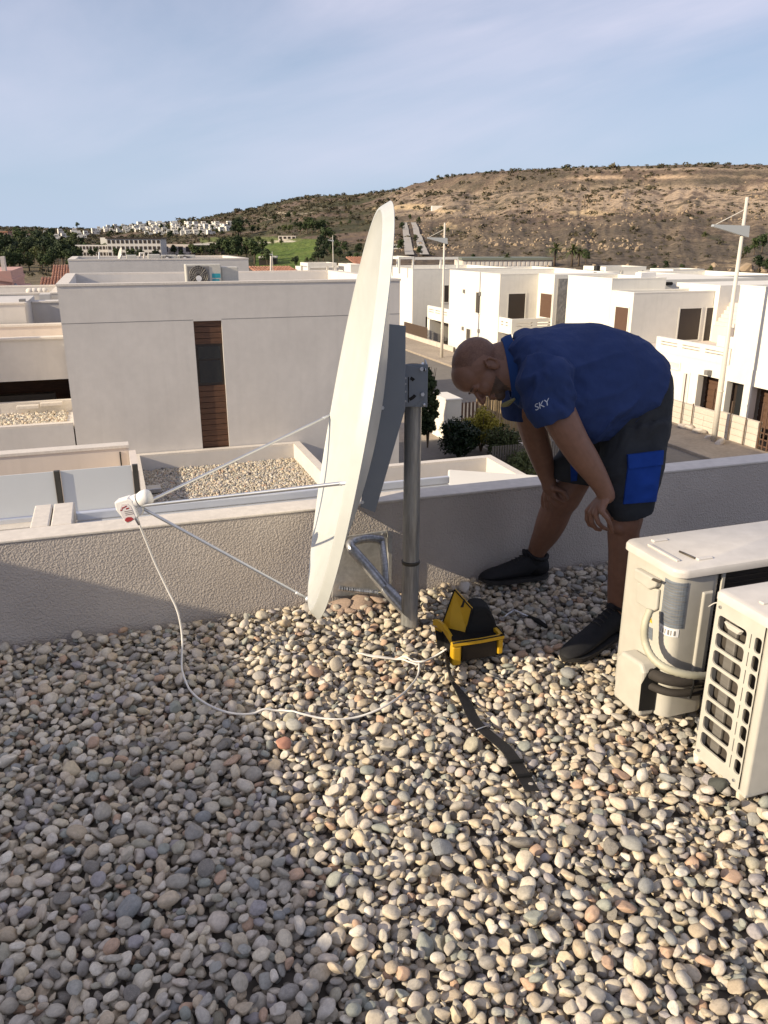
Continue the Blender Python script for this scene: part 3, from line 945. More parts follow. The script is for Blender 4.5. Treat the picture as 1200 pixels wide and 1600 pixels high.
# bracket bolted to the wall that carries the foot of the mast
wb = thing('wall_bracket', 'galvanised tube bracket with a square wall plate carrying the foot of the mast', 'bracket', from_st(.9, 3.28, 0.0))
pl = [onT(x, y, WALL_T - 0.012) for x, y in ((543, 838), (606, 829), (613, 836), (611, 925), (519, 933), (528, 846))]
plp = [from_st(*p) for p in pl]
MB().prism(plp, from_st(0, 0.010, 0)).build('wall_plate', M['zinc'], wb, bevel=0.0015)
pl2 = [from_st(*onT(x, y, WALL_T - 0.03)) for x, y in ((606, 830), (613.5, 836), (611.5, 925), (608, 925))]
MB().prism(pl2, from_st(0, 0.017, 0)).build('plate_lip', M['zinc'], wb, bevel=0.001)
cl = P(603, 920, 3.22)
foot = base + Vector((-0.01, 0.0, 0.075))
MB().tube([foot, cl], 0.029, 20).build('arm', M['galv'], wb, smooth=True, autosm=50)
bt = cr_path([tuple(cl), tuple(P(575, 886, 3.27)), tuple(P(549, 856, 3.315)), tuple(P(552, 846, 3.36)), tuple(P(575, 841, 3.40)), tuple(P(596, 843, 3.435))], 6)
MB().tube(bt, [0.024] * 12 + [0.021] * (len(bt) - 12), 16).build('bent_tube', M['galv'], wb, smooth=True, autosm=50)
MB().tube([cl + Vector((0.0, .01, 0.0)), P(601, 880, 3.33), P(596, 842, 3.44)], [.016, .016, .015], 14).build('stay_tube', M['galv'], wb, smooth=True, autosm=50)
MB().tube([P(531, 919, 3.37), P(590, 926, 3.30)], 0.010, 12).build('lower_bar', M['galv'], wb, smooth=True)
thr = MB()
for k in range(16):
    c = P(531, 919, 3.366).lerp(P(590, 926, 3.296), k / 15.0)
    thr.tube([c - XR * 0.0035, c + XR * 0.0035], 0.0135, 12)
thr.build('thread', M['galv'], wb, smooth=True, autosm=40)
for x, y in ((600, 836), (534, 852), (606, 917)):
    c = from_st(*onT(x, y, WALL_T - 0.02)); MB().tube([c, c + Vector((UY * -.02, UX * .02, 0)) * 0.5], 0.010, 6).build('bolt', M['galv'], wb)

# ================================================================ LNB AND CABLE
lnb = thing('signal_receiver', 'white receiver head with red mark held out on three rods in front of the dish', 'receiver', HOLD)
ax = (P(232, 777, 2.85) - P(182, 795, 2.85)).normalized()
c1, c2 = P(186, 792, 2.85), P(236, 776, 2.85)
MB().tube([P(193, 790, 2.85), P(212, 783, 2.85)], [0.026, 0.024], 24).build('neck', M['white_plastic'], lnb, smooth=True, autosm=50)
MB().tube([P(211, 784, 2.85), P(216, 782, 2.85)], 0.027, 24).build('clamp_ring', M['white_plastic'], lnb, smooth=True, autosm=50)
hp = P(227, 778, 2.85)
fr = [hp - ax * .030, hp - ax * .024, hp - ax * .008, hp + ax * .010, hp + ax * .020, hp + ax * .0245]
MB().tube(fr, [0.017, 0.026, 0.0315, 0.0315, 0.026, 0.012], 28).build('feed_cap', M['white_plastic'], lnb, smooth=True, autosm=60)
bd = MB()
body_px = [(178, 785), (198, 779), (207, 782), (211, 792), (217, 808), (204, 816), (197, 819), (191, 810), (181, 798)]
bd.prism([P(x, y, 2.822) for x, y in body_px], (0, 0.052, 0))
bd.build('housing', M['white_plastic'], lnb, bevel=0.006, seg=3)
lab = MB().prism([P(x, y, 2.8208) for x, y in [(190, 788), (199, 787), (204, 791), (211, 807), (210, 811), (196, 815.5), (191, 807), (187, 797)]], (0, 0.001, 0)).build('label', M['grey_plastic'], lnb)
MB().prism([P(x, y, 2.8196) for x, y in [(195, 813.5), (196, 810), (200, 808), (205, 808), (209, 811), (205, 814), (199, 816)]], (0, 0.001, 0)).build('red_mark', M['red'], lab)
for x, y, w in ((192, 794, 2), (196, 792, 1.5), (199, 795, 2.2), (189.5, 797.5, 1.5)):
    MB().prism([P(x - w, y + 1.2, 2.8196), P(x + w, y - .2, 2.8196), P(x + w, y - 2, 2.8196), P(x - w, y - .8, 2.8196)], (0, 0.001, 0)).build('red_mark', M['red'], lab)
for k in range(3):
    y = 800 + 2.6 * k
    MB().prism([P(194 + k, y, 2.8196), P(206 + k, y - 2.2, 2.8196), P(206 + k, y - 3, 2.8196), P(194 + k, y - .8, 2.8196)], (0, 0.001, 0)).build('print_line', M['grille'], lab)
hold = MB()
hold.prism([P(x, y, 2.835) for x, y in [(208, 790), (221, 792), (224, 797), (221, 805), (216, 808), (209, 800)]], (0, 0.03, 0))
hold.build('holder', M['white_plastic'], lnb, bevel=0.004)
MB().tube([P(212, 808, 2.84), P(214, 812, 2.84), P(217.5, 820, 2.84)], [0.0075, 0.0075, 0.005], 8).build('connector', M['alu'], lnb, smooth=True)


def gpt(px, py, up=0.006):
    p = G(px, py, 0.01)
    for _ in range(4): p = G(px, py, ground_z(p.x, p.y, 0.013) + up)
    return p


cp = [P(217, 818, 2.84), P(228, 845, 2.845), P(243, 882, 2.85), P(262, 922, 2.84), P(278, 957, 2.82), P(285, 1000, 2.79), gpt(284, 1042, .012)]
for x, y in [(291, 1068), (304, 1086), (325, 1101), (352, 1112), (380, 1116), (410, 1113), (440, 1110), (470, 1115), (500, 1122), (528, 1124),
             (556, 1121), (586, 1111), (612, 1097), (634, 1080), (648, 1064), (655, 1048), (648, 1037), (622, 1031), (592, 1027), (556, 1023), (590, 1025), (625, 1031),
             (658, 1034), (678, 1026)]:
    cp.append(gpt(x, y, .009))
cp.append(P(698, 1014, 2.80))
path = [Vector(q) for q in cr_path([tuple(c) for c in cp], 7)]
for k in range(44, len(path) - 6): path[k].z = max(path[k].z, ground_z(path[k].x, path[k].y, .006) + .002)
for _ in range(2): path = [path[0]] + [path[k] * .5 + (path[k - 1] + path[k + 1]) * .25 for k in range(1, len(path) - 1)] + [path[-1]]
cb = MB().tube(path, 0.0040, 10).build('coax_cable', M['cable'], None, smooth=True, loc=cp[6])
tag(cb, 'white cable hanging from the receiver head and looping over the pebbles to the yellow case', 'cable')

# ================================================================ YELLOW METER CASE
mc = thing('meter_case', 'yellow signal meter case with black hood standing on the pebbles by the mast', 'meter', G(730, 1035, 0.0))
f0, f1 = G(712, 1038, 0.035), G(784, 1026, 0.035)       # lower front corners
f1 = Vector((f1.x, f1.y, f0.z))
bl = G(683, 1000, 0.035)
fx = (f1 - f0); wid = fx.length; fx.normalize()
fy = Vector((-fx.y, fx.x, 0))
dep = 0.15
Z = Vector((0, 0, 1))


def mcp(a, b, z): return f0 + fx * a + fy * b + Z * z


def mbox(a0, a1, b0, b1, z0, z1):
    m = MB(); c = [(a0, b0), (a1, b0), (a1, b1), (a0, b1)]
    return m.hexa([mcp(x, y, z0) for x, y in c], [mcp(x, y, z1) for x, y in c])


H1 = 0.088
mbox(0.008, wid - .004, 0.010, dep, 0.0, H1 - .006).build('body', M['black_nylon'], mc, bevel=0.006)
mbox(-0.016, 0.022, -0.004, 0.028, -0.006, H1 - .010).build('corner_guard', M['yellow'], mc, bevel=0.008, seg=3)
mbox(wid - 0.020, wid + 0.002, -0.004, 0.02, 0.014, H1 - .010).build('corner_guard', M['yellow'], mc, bevel=0.006, seg=3)
mbox(0.027, wid - .024, 0.002, 0.009, 0.008, H1 - .016).build('screen', M['screen'], mc, bevel=0.001)
rim = MB()
rr = [(-0.018, -0.006), (wid * .5, -0.010), (wid + 0.004, -0.004), (wid + 0.008, 0.05), (wid, dep)]
rp = [mcp(a, b, H1) for a, b in rr]
for i in range(len(rp) - 1):
    d = rp[i + 1] - rp[i]; nrm = Vector((-d.y, d.x, 0)).normalized()
    rim.obox((rp[i] + rp[i + 1]) / 2 + nrm * .008, d / 2 * 1.03, nrm * 0.009, Z * 0.0085)
rim.build('top_frame', M['yellow'], mc, bevel=0.003)
trim = MB().tube([p + Z * .0095 for p in rp], 0.0028, 6)
trim.build('piping', M['black_nylon'], mc, smooth=True)
# left side frame with its dark opening, swept up into the lid
sf = [(710, 1008), (703, 995), (694, 981), (684, 973), (678, 972)]
sd = [2.80, 2.82, 2.86, 2.90, 2.92]
side = [P(x, y, d) for (x, y), d in zip(sf, sd)]
for i, w in ((0, 0.016), (1, 0.015), (2, 0.014), (3, 0.012)):
    d = side[i + 1] - side[i]
    MB().obox((side[i] + side[i + 1]) / 2, d / 2 * 1.12, XR * .005 + YF * .006, CU * w).build('side_frame', M['yellow'], mc, bevel=0.003)
MB().prism([P(x, y, 2.905) for x, y in [(679, 980), (691, 984), (690, 1000), (682, 1004)]], (0, .012, 0)).build('side_guard', M['yellow'], mc, bevel=0.003)
MB().prism([P(x, y, 2.90) for x, y in [(680, 985), (706, 995), (706, 1030), (684, 1018)]], (0, .03, 0)).build('side_pocket', M['black_nylon'], mc, bevel=0.004)
lid = [P(x, y, d) for x, y, d in [(710, 921, 2.93), (737, 951, 2.86), (729, 985, 2.85), (724, 1007, 2.83), (706, 1003, 2.84), (700, 990, 2.88), (692, 971, 2.92)]]
MB().prism(lid, Vector((.006, .010, 0))).build('lid', M['yellow'], mc, bevel=0.002)
MB().tube([p + Vector((0, -.002, 0)) for p in lid[:4]] , 0.0030, 6).build('lid_piping', M['black_nylon'], mc, smooth=True)
MB().tube([p + Vector((0, -.002, 0)) for p in [lid[0], lid[6], lid[5], lid[4]]], 0.0030, 6).build('lid_piping', M['black_nylon'], mc, smooth=True)
MB().prism([P(x, y, 2.85) for x, y in [(722, 944), (724.5, 936), (727, 938), (724, 949), (719.5, 949)]], (0, .004, 0)).build('lid_notch', M['black'], mc)
hd = [P(x, y, d) for x, y, d in [(737, 951, 2.87), (748, 949, 2.87), (760, 950, 2.87), (768, 957, 2.87), (774, 970, 2.865), (780, 992, 2.86), (724, 1006, 2.83), (729, 985, 2.84)]]
MB().prism(hd, Vector((-.01, .09, .004))).build('hood', M['black_nylon'], mc, bevel=0.012, seg=3)

# strap trailing from the case over the stones
st_px = [(697, 1022), (702, 1048), (711, 1072), (724, 1098), (742, 1126), (762, 1146), (786, 1166), (799, 1188), (812, 1208), (832, 1236)]
stp = [gpt(x, y, 0.012) for x, y in st_px]
stp = [Vector((p.x, p.y, max(p.z, ground_z(p.x, p.y, 0.022) + .006))) for p in stp]
stp[0] = P(697, 1020, 2.82); stp[1] = gpt(702, 1050, 0.03)
sp_ = [Vector(q) for q in cr_path([tuple(p) for p in stp], 5)]
tw = [70, 62, 40, 20, 10, 8, 5, 8, 5, 3]
m = MB(); vs = []; L_ = len(sp_)
for i, p in enumerate(sp_):
    d = (sp_[min(i + 1, L_ - 1)] - sp_[max(i - 1, 0)]).normalized()
    sdv = d.cross(Z).normalized(); upv = sdv.cross(d)
    a = R(np.interp(i / (L_ - 1) * 9, range(10), tw))
    w = (sdv * math.cos(a) + upv * math.sin(a)) * 0.022; h_ = (upv * math.cos(a) - sdv * math.sin(a)) * 0.0016
    vs.append([p - w - h_, p + w - h_, p + w + h_, p - w + h_])
m.loft(vs, True)
strap = m.build('carry_strap', M['strap'], mc)
for i, wd in ((23, .024), (38, .025), (42, .025)):
    p = sp_[i]; d = (sp_[i + 1] - sp_[i - 1]).normalized(); sdv = d.cross(Z).normalized(); upv = sdv.cross(d)
    b = MB()
    if i == 23: b.tube([p - sdv * .027 + upv * .006, p + sdv * .027 + upv * .006], 0.0022, 6).build('strap_ring', M['alu'], strap, smooth=True)
    else: b.obox(p + upv * .006, sdv * wd, d * .005, upv * .005).build('buckle', M['black_nylon'], strap, bevel=0.002)

# small pliers left on the stones behind the case
pt = thing('pliers', 'small steel pliers with a black grip lying on the shaded pebbles', 'pliers', gpt(810, 965))
j = gpt(803, 953, .015)
MB().tube([gpt(785, 966, .01), j], [0.004, 0.0055], 8).build('jaw', M['alu'], pt, smooth=True)
MB().tube([j, gpt(828, 965, .012)], [0.0055, 0.005], 8).build('shank', M['alu'], pt, smooth=True)
MB().tube([gpt(827, 964, .012), gpt(840, 970, .012), gpt(853, 979, .01)], [0.008, 0.012, 0.009], 10, rnd=True).build('grip', M['black_nylon'], pt, smooth=True)

# ================================================================ TWO AIR CONDITIONERS


def rrect(s0, s1, t0, t1, r, z, k=6):
    out = []
    for cx, cy, a0 in ((s1 - r, t0 + r, -90), (s1 - r, t1 - r, 0), (s0 + r, t1 - r, 90), (s0 + r, t0 + r, 180)):
        for i in range(k + 1):
            a = R(a0 + 90 * i / k)
            out.append(from_st(cx + r * math.cos(a), cy + r * math.sin(a), z))
    return out


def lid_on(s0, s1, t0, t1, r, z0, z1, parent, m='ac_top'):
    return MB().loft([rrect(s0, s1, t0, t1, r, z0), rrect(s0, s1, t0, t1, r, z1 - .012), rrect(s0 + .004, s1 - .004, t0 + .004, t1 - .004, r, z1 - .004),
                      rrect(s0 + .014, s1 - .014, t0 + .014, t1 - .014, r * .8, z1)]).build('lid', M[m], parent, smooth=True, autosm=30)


ac = thing('air_conditioner', 'rear condenser unit with its pipe end cover, grey label and looped conduit', 'air conditioner', from_st(2.1, 2.1, 0.0))
S0, T0, T1, ZB, ZT = 1.662, 1.938, 2.235, 0.035, 0.560
cs = MB().loft([rrect(S0, 2.50, T0, T1, .035, ZB), rrect(S0, 2.50, T0, T1, .035, ZT)])
# casing: corner post panel, end panel, back; the coil sits recessed in the camera side
MB().loft([rrect(S0, 1.845, T0, T1, .04, ZB), rrect(S0, 1.845, T0, T1, .04, ZT)]).build('casing', M['ac'], ac, smooth=True, autosm=30)
MB().sbox(1.846, 2.50, T0 + .03, T1, ZB + .03, ZT).build('coil', M['coil'], ac)
MB().sbox(1.846, 2.50, T0 + .004, T1, ZB, ZB + .028).build('base_rail', M['ac'], ac, bevel=0.003)
fins = MB()
for k in range(26):
    z = ZB + .045 + k * .019
    fins.sbox(1.85, 2.50, T0 + .024, T0 + .0295, z, z + .006)
tag(fins.build('fin', M['coil'], ac), kind='stuff')
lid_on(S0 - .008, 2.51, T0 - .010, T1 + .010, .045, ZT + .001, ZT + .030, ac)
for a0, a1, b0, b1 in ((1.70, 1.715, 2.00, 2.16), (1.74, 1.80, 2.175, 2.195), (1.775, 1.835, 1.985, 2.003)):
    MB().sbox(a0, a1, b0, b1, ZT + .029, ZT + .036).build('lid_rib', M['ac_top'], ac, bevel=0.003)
MB().tube([from_st(1.772, 2.00, ZT + .034), from_st(1.765, 2.07, ZT + .033)], 0.0035, 8).build('lid_scratch', M['coil'], ac, smooth=True)


def on_end(px, py, s): p = onS(px, py, s); return from_st(*p)


def endpoly(pts, s, thick, name, m, parent, bevel=0.0):
    q = [on_end(x, y, s) for x, y in pts]
    return MB().prism(q, from_st(-thick, 0, 0)).build(name, m, parent, bevel=bevel, seg=3)


endpoly([(1000, 886), (1036, 906), (1033, 916), (1022, 920), (999, 903)], S0 - .001, .024, 'handle_hood', M['ac'], ac, bevel=0.006)
endpoly([(999, 908), (1033, 921), (1030, 952), (1022, 956), (998, 940)], S0 - .001, .012, 'handle_cover', M['ac'], ac, bevel=0.005)
endpoly([(1022, 903), (1035, 908), (1032, 911), (1020, 906)], S0 - .020, .006, 'handle_slot', M['coil'], ac)
endpoly([(1015, 951), (1019, 974), (1008, 967)], S0 - .001, .0012, 'warning_triangle', M['sticker_yellow'], ac)
endpoly([(1010, 977), (1020, 982), (1019, 1001), (1009, 993)], S0 - .001, .0012, 'wiring_sticker', M['label_grey'], ac)
# rating label wrapped round the corner (plain lines stand for print too small to read) and its barcode strip


def on_corner(a, z):
    """a in metres along the wrapped face, measured from the middle of the rounded corner"""
    r = .04; arc = r * math.pi / 2; cx, cy = S0 + r, T0 + r
    th = math.pi + (a + arc / 2) / r
    if a < -arc / 2: return from_st(S0 - .0012, cy - (a + arc / 2), z)
    if a > arc / 2: return from_st(cx + (a - arc / 2), T0 - .0012, z)
    return from_st(cx + (r + .0012) * math.cos(th), cy + (r + .0012) * math.sin(th), z)


def wrap(a0, a1, z0, z1, name, m, parent, off=0.0):
    n = 10; mb = MB(); rows = []
    c = from_st(S0 + .06, T0 + .06, 0)
    for k in range(n + 1):
        a = a0 + (a1 - a0) * k / n
        p = on_corner(a, 0); q = p + (p - c).normalized() * off
        rows.append([Vector((q.x, q.y, z0)), Vector((q.x, q.y, z1))])
    for k in range(n): mb.quad(rows[k][0], rows[k + 1][0], rows[k + 1][1], rows[k][1])
    return mb.build(name, m, parent, smooth=True)


lb = wrap(-.052, .036, .375, .540, 'rating_label', M['label_grey'], ac)
wrap(-.052, .022, .343, .373, 'barcode_label', M['print_white'], ac)
for k in range(14):
    z = .525 - k * .0105
    wrap(-.047, .030 - (k * 7 % 5) * .006, z, z + .003, 'print_line', M['grille'], lb, .0009)
for k in range(6): wrap(-.044 + .010 * k, -.044 + .010 * k + (.003, .006)[k % 2], .348, .366, 'barcode_bar', M['grille'], lb, .0009)
# raised oblong pressed into the post panel
pr = MB()
z0, z1, a, b = .09, .50, 1.765, 1.812
pr.loft([[from_st(x, T0 + .002, z) for x, z in o] for o in ([(a, z0), (b, z0), (b, z1), (a, z1)],)] + [[from_st(x, T0 - .007, z) for x, z in ((a + .006, z0 + .006), (b - .006, z0 + .006), (b - .006, z1 - .006), (a + .006, z1 - .006))]])
pr.build('pressed_rib', M['ac'], ac, bevel=0.003)
MB().sbox(1.838, 1.850, T0 - .003, T0 + .004, ZB, ZT).build('post_edge', M['ac'], ac, bevel=0.001)
# valve cover bulging from the end, open towards the other unit
vc = MB()
v0, v1, ta, tb = 1.572, 1.661, 1.972, 2.125
def vcr(s): return [from_st(s, ta, .030), from_st(s, tb, .030), from_st(s, tb, .190), from_st(s, tb - .02, .222), from_st(s, ta + .02, .232), from_st(s, ta, .205)]
vc.loft([vcr(v0 + .025), vcr(v1)])
vco = vc.build('valve_cover', M['ac'], ac, bevel=0.012, seg=3)
ho = [from_st(x, ta - .0015, z) for x, z in ((1.594, .060), (1.659, .052), (1.659, .215), (1.648, .222), (1.618, .212), (1.592, .165))]
MB().prism(ho, from_st(0, -.001, 0)).build('cover_opening', M['black'], vco)
# conduit and the two insulated pipes
pth = [P(1016, 952, 2.40), P(1008, 975, 2.38), P(1008, 1002, 2.37), P(1020, 1028, 2.33), P(1045, 1046, 2.29), P(1080, 1055, 2.29), P(1118, 1056, 2.33), P(1160, 1055, 2.37), P(1230, 1050, 2.45)]
cpth = [Vector(q) for q in cr_path([tuple(p) for p in pth], 8)]
rad = [0.0125 + (0.0012 if k % 2 else -0.0004) for k in range(len(cpth))]
MB().tube(cpth, rad, 14).build('conduit', M['conduit'], ac, smooth=True)
for dy, dz, r_ in ((0, 0, .019), (22, 0, .0135)):
    zz = .196 - dy * .0021
    q = [from_st(1.628, 2.03, zz), from_st(1.634, 1.975, zz), from_st(1.665, 1.925, zz - .002), from_st(1.73, 1.905, zz - .006), from_st(1.84, 1.91, zz - .012), from_st(1.98, 1.945, zz - .012), from_st(2.2, 1.955, zz)]
    MB().tube([Vector(k) for k in cr_path([tuple(p) for p in q], 5)], r_, 14).build('insulated_pipe', M['foam'], ac, smooth=True)
MB().tube([from_st(1.735, 1.893, .232), from_st(1.733, 1.882, .19), from_st(1.735, 1.890, .13)], 0.0035, 6).build('cable_tie', M['black_nylon'], ac, smooth=True)
ft = G(1092, 1140, 0.02)
MB().tube([ft, ft + Z * .045], 0.008, 8).tube([ft + Z * .03, ft + Z * .038], 0.018, 8).build('foot_bolt', M['alu'], ac)
MB().sbox(1.70, 1.80, 1.97, 2.20, -.02, ZB - .001).build('foot', M['ac'], ac, bevel=0.003)

a2 = thing('air_conditioner', 'nearer condenser unit cut off by the frame, slotted white end grille facing the roof', 'air conditioner', from_st(2.0, 1.65, 0.0))
s0, t0, t1, zb, zt = 1.655, 1.525, 1.752, 0.028, 0.575
MB().sbox(s0 + .030, 2.45, t0 + .010, t1 - .006, zb + .004, zt - .004).build('core', M['coil'], a2)
MB().loft([rrect(s0 + .002, 2.46, t0, t0 + .03, .009, zb), rrect(s0 + .002, 2.46, t0, t0 + .03, .009, zt)]).build('front_panel', M['ac'], a2, smooth=True, autosm=30)
MB().sbox(s0, s0 + .03, t1 - .012, t1, zb, zt).build('rear_post', M['ac'], a2, bevel=0.003)
MB().sbox(s0 + .001, 2.45, t0, t1, zb - .012, zb).build('base_tray', M['ac'], a2, bevel=0.003)
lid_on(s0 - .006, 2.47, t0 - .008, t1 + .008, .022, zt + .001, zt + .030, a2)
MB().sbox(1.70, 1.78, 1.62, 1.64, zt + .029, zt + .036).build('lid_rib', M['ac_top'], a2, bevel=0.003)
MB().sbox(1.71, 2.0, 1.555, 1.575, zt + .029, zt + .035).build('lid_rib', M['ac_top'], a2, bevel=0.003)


def slotted(cells, s, thick):
    """sheet made of rectangular cells, each with a rounded hole; cell = (t0,t1,z0,z1, hole or None)"""
    mb = MB()
    for c in cells:
        ta, tb, za, zb_, h = c
        if h is None:
            mb.quad(from_st(s, tb, za), from_st(s, ta, za), from_st(s, ta, zb_), from_st(s, tb, zb_)); continue
        ha, hb, hza, hzb, r = h
        inner, outer = [], []
        for cx, cz, a0, ox, oz in ((hb - r, hza + r, -90, tb, za), (hb - r, hzb - r, 0, tb, zb_), (ha + r, hzb - r, 90, ta, zb_), (ha + r, hza + r, 180, ta, za)):
            for k in range(5):
                a = R(a0 + 90 * k / 4); inner.append((cx + r * math.cos(a), cz + r * math.sin(a))); outer.append((ox, oz))
        n = len(inner)
        vs = [from_st(s, x, z) for x, z in outer] + [from_st(s, x, z) for x, z in inner] + [from_st(s + thick, x, z) for x, z in inner]
        fs = []
        for k in range(n):
            k2 = (k + 1) % n
            if outer[k] == outer[k2]: fs.append((k, n + k2, n + k))
            else: fs.append((k, k2, n + k2, n + k))
            fs.append((n + k, n + k2, 2 * n + k2, 2 * n + k))
        mb.add(vs, [tuple(reversed(f)) for f in fs])
    return mb


cells = []
ta, tb = t0 + .030, t1 - .012
cut1, cut2 = tb - .128, tb - .150
rows = 8; zlo, zhi = zb + .040, zt - .040
cells += [(ta, tb, zb, zlo, None), (ta, tb, zhi, zt, None)]
for k in range(rows):
    za = zlo + (zhi - zlo) * k / rows; zc_ = zlo + (zhi - zlo) * (k + 1) / rows; g_ = .0052
    cells.append((cut1, tb, za, zc_, (cut1 + .006, tb - .006, za + g_, zc_ - g_, .012)))
    cells.append((cut2, cut1, za, zc_, (cut2 + .009, cut2 + .0125, za + .006, zc_ - .006, .0016)))
    cells.append((ta, cut2, za, zc_, (ta + .004, cut2 - .005, za + g_, zc_ - g_, .010)))
slotted(cells, s0, .006).build('end_grille', M['ac'], a2)
MB().sbox(s0 + .007, s0 + .010, ta, ta + .003, zb, zt).build('grille_return', M['ac'], a2)
MB().sbox(s0 + .016, s0 + .03, tb - .070, tb - .030, zlo, zhi).build('coil_tube', M['fin'], a2, bevel=0.005)
MB().loft([[from_st(s0 - .001, t, z) for t, z in ((t1 - .05, zt - .050), (t1 - .125, zt - .050), (t1 - .115, zt - .068), (t1 - .065, zt - .068))],
           [from_st(s0 - .012, t, z) for t, z in ((t1 - .053, zt - .052), (t1 - .120, zt - .052), (t1 - .110, zt - .066), (t1 - .07, zt - .066))]]).build('handle', M['ac'], a2, bevel=0.002)
for t, z in ((t1 - .02, zt - .02), (t0 + .05, zb + .02), (t1 - .02, zb + .02)):
    c = from_st(s0 - .001, t, z); MB().tube([c, c - from_st(.004, 0, 0)], 0.005, 8).build('screw', M['alu'], a2)
# little wire plug hanging between the units
tw = thing('wire_plug', 'small white plug on a thin wire hanging between the two condensers', 'plug', P(1130, 950, 2.28))
MB().tube([Vector(q) for q in cr_path([tuple(P(1107, 948, 2.33)), tuple(P(1118, 942, 2.3)), tuple(P(1129, 944, 2.27)), tuple(P(1131, 952, 2.26))], 5)], 0.002, 6).build('wire', M['cable'], tw, smooth=True)
MB().prism([P(x, y, 2.25) for x, y in ((1126, 948), (1135, 949), (1133, 967), (1125, 964))], (0, .015, 0)).build('plug', M['conduit'], tw, bevel=0.003)

# ================================================================ THE MAN
def skin_mat():
    m = mat('tanned_skin', (0.25, 0.128, 0.082), 0.48, noise=0.12, nscale=14, bump=0.15, bscale=160, bdist=0.001, spec=0.35, lvl2=(45, 0.12))
    return m


M['skin'] = skin_mat()
M['stubble'] = mat('shaved_hair_skin', (0.225, 0.118, 0.078), 0.5, noise=0.25, nscale=30, spec=0.3, lvl2=(160, 0.3))
M['beard'] = mat('greying_beard', (0.125, 0.080, 0.056), 0.8, noise=0.4, nscale=90)
person = thing('person', 'bald man in blue shirt and dark shorts bending with both hands on his knees', 'person', (0.87, 3.15, 0.02))


def sc_at(py, d): p = P(600, py, d); return (d * CT + (EYE - p.z) * ST) / FPX


def J(px, py, d): return P(px, py, d)


def stn(px, py, d, half, ang, wid, n=28, e=2.0, sx=0.0):
    """ring: half-thickness in pixels along image angle ang (degrees, 0 = right, 90 = up), half-width wid metres in depth"""
    c = P(px, py, d); k = sc_at(py, d) * half
    a1 = (XR * math.cos(R(ang)) + CU * math.sin(R(ang))) * k
    a2_ = YF * wid
    out = []
    for i in range(n):
        p = 2 * math.pi * i / n; cc, ss = math.cos(p), math.sin(p)
        f = (abs(cc) ** e + abs(ss) ** e) ** (-1 / e)
        out.append(c + a1 * cc * f + a2_ * ss * f)
    return out


def loft_s(mb, sts, e=2.0, sub=4):
    """sts: tuples (px,py,d,half,ang,wid); smoothly interpolated"""
    q = cr_path(sts, sub)
    mb.loft([stn(*[float(v) for v in s], e=e) for s in q])


# head frame
HC_ = P(752, 577, 3.20)
ta_ = R(14)
hu = (-XR * math.cos(ta_) + CU * math.sin(ta_)).normalized()
hf = (-XR * math.sin(ta_) - CU * math.cos(ta_)).normalized()
hf = (hf - hu * hf.dot(hu)).normalized()
hs = Vector((0, -1, 0))
hs = (hs - hu * hs.dot(hu) - hf * hs.dot(hf)).normalized()     # towards the viewer


def HL(f, u, s=0.0): return HC_ + hf * f + hu * u + hs * s


sk = MB()
def he(f, u, s, rf, ru, rs, tl=0.0):
    a = R(tl)
    sk.ell(HL(f, u, s), hf * math.cos(a) * rf + hu * math.sin(a) * rf, -hf * math.sin(a) * ru + hu * math.cos(a) * ru, hs * rs, 24, 14)


he(-.018, .030, 0, .106, .094, .079)          # cranium
he(.030, .045, 0, .075, .070, .070)           # forehead
he(.020, -.035, 0, .080, .070, .066)          # face mass
he(.040, -.075, 0, .052, .045, .050)          # jaw
he(.082, -.098, 0, .024, .022, .026)          # chin
he(.086, .012, 0, .017, .012, .050, 0)        # brow ridge
he(.062, -.030, .034, .036, .030, .024)       # cheeks
he(.062, -.030, -.034, .036, .030, .024)
sk.tube([HL(.088, .006), HL(.108, -.014), HL(.125, -.036)], [.0095, .0105, .0130], 12, rnd=True)     # nose
he(.112, -.040, .012, .010, .008, .008); he(.112, -.040, -.012, .010, .008, .008)
he(.098, -.064, 0, .015, .0075, .024); he(.097, -.077, 0, .013, .0075, .021)                       # lips
for s in (1, -1):                                                                                     # ears
    c = HL(-.014, -.030, .078 * s)
    sk.ell(c, hf * .019 + hu * .004, hu * .033 - hf * .006, hs * .009, 16, 8)
    sk.tube([c + hf * .014 + hu * .012 + hs * .006 * s, c - hf * .004 + hu * .033 + hs * .010 * s, c - hf * .020 + hu * .018 + hs * .013 * s, c - hf * .018 - hu * .012 + hs * .010 * s, c + hf * .002 - hu * .030 + hs * .004 * s], .0055, 8, rnd=True)
he(.080, .0, .031, .012, .009, .016); he(.080, .0, -.031, .012, .009, .016)                            # lids
# neck and trunk core
loft_s(sk, [(762, 575, 3.2, 34, 90, .058), (785, 572, 3.2, 38, 100, .062), (812, 575, 3.2, 46, 97, .075), (850, 590, 3.2, 55, 92, .13), (925, 596, 3.22, 50, 92, .13), (975, 612, 3.25, 40, 60, .12)])


def limb(pts, n=20, sub=5):
    q = cr_path([tuple(P(x, y, d)) + (r * sc_at(y, d),) for x, y, d, r in pts], sub)
    sk.tube([Vector(v[:3]) for v in q], [max(float(v[3]), .004) for v in q], n, rnd=True)


# near arm, far arm
limb([(854, 596, 3.0, 26), (866, 632, 2.965, 28), (880, 662, 2.94, 27), (897, 692, 2.93, 24), (912, 715, 2.93, 22.5), (929, 740, 2.93, 18.5), (942, 762, 2.93, 15), (947, 774, 2.93, 14)])
limb([(822, 600, 3.38, 30), (828, 640, 3.39, 25), (834, 672, 3.40, 23), (842, 700, 3.41, 20), (850, 728, 3.42, 16), (857, 752, 3.42, 12), (859, 762, 3.42, 12)])
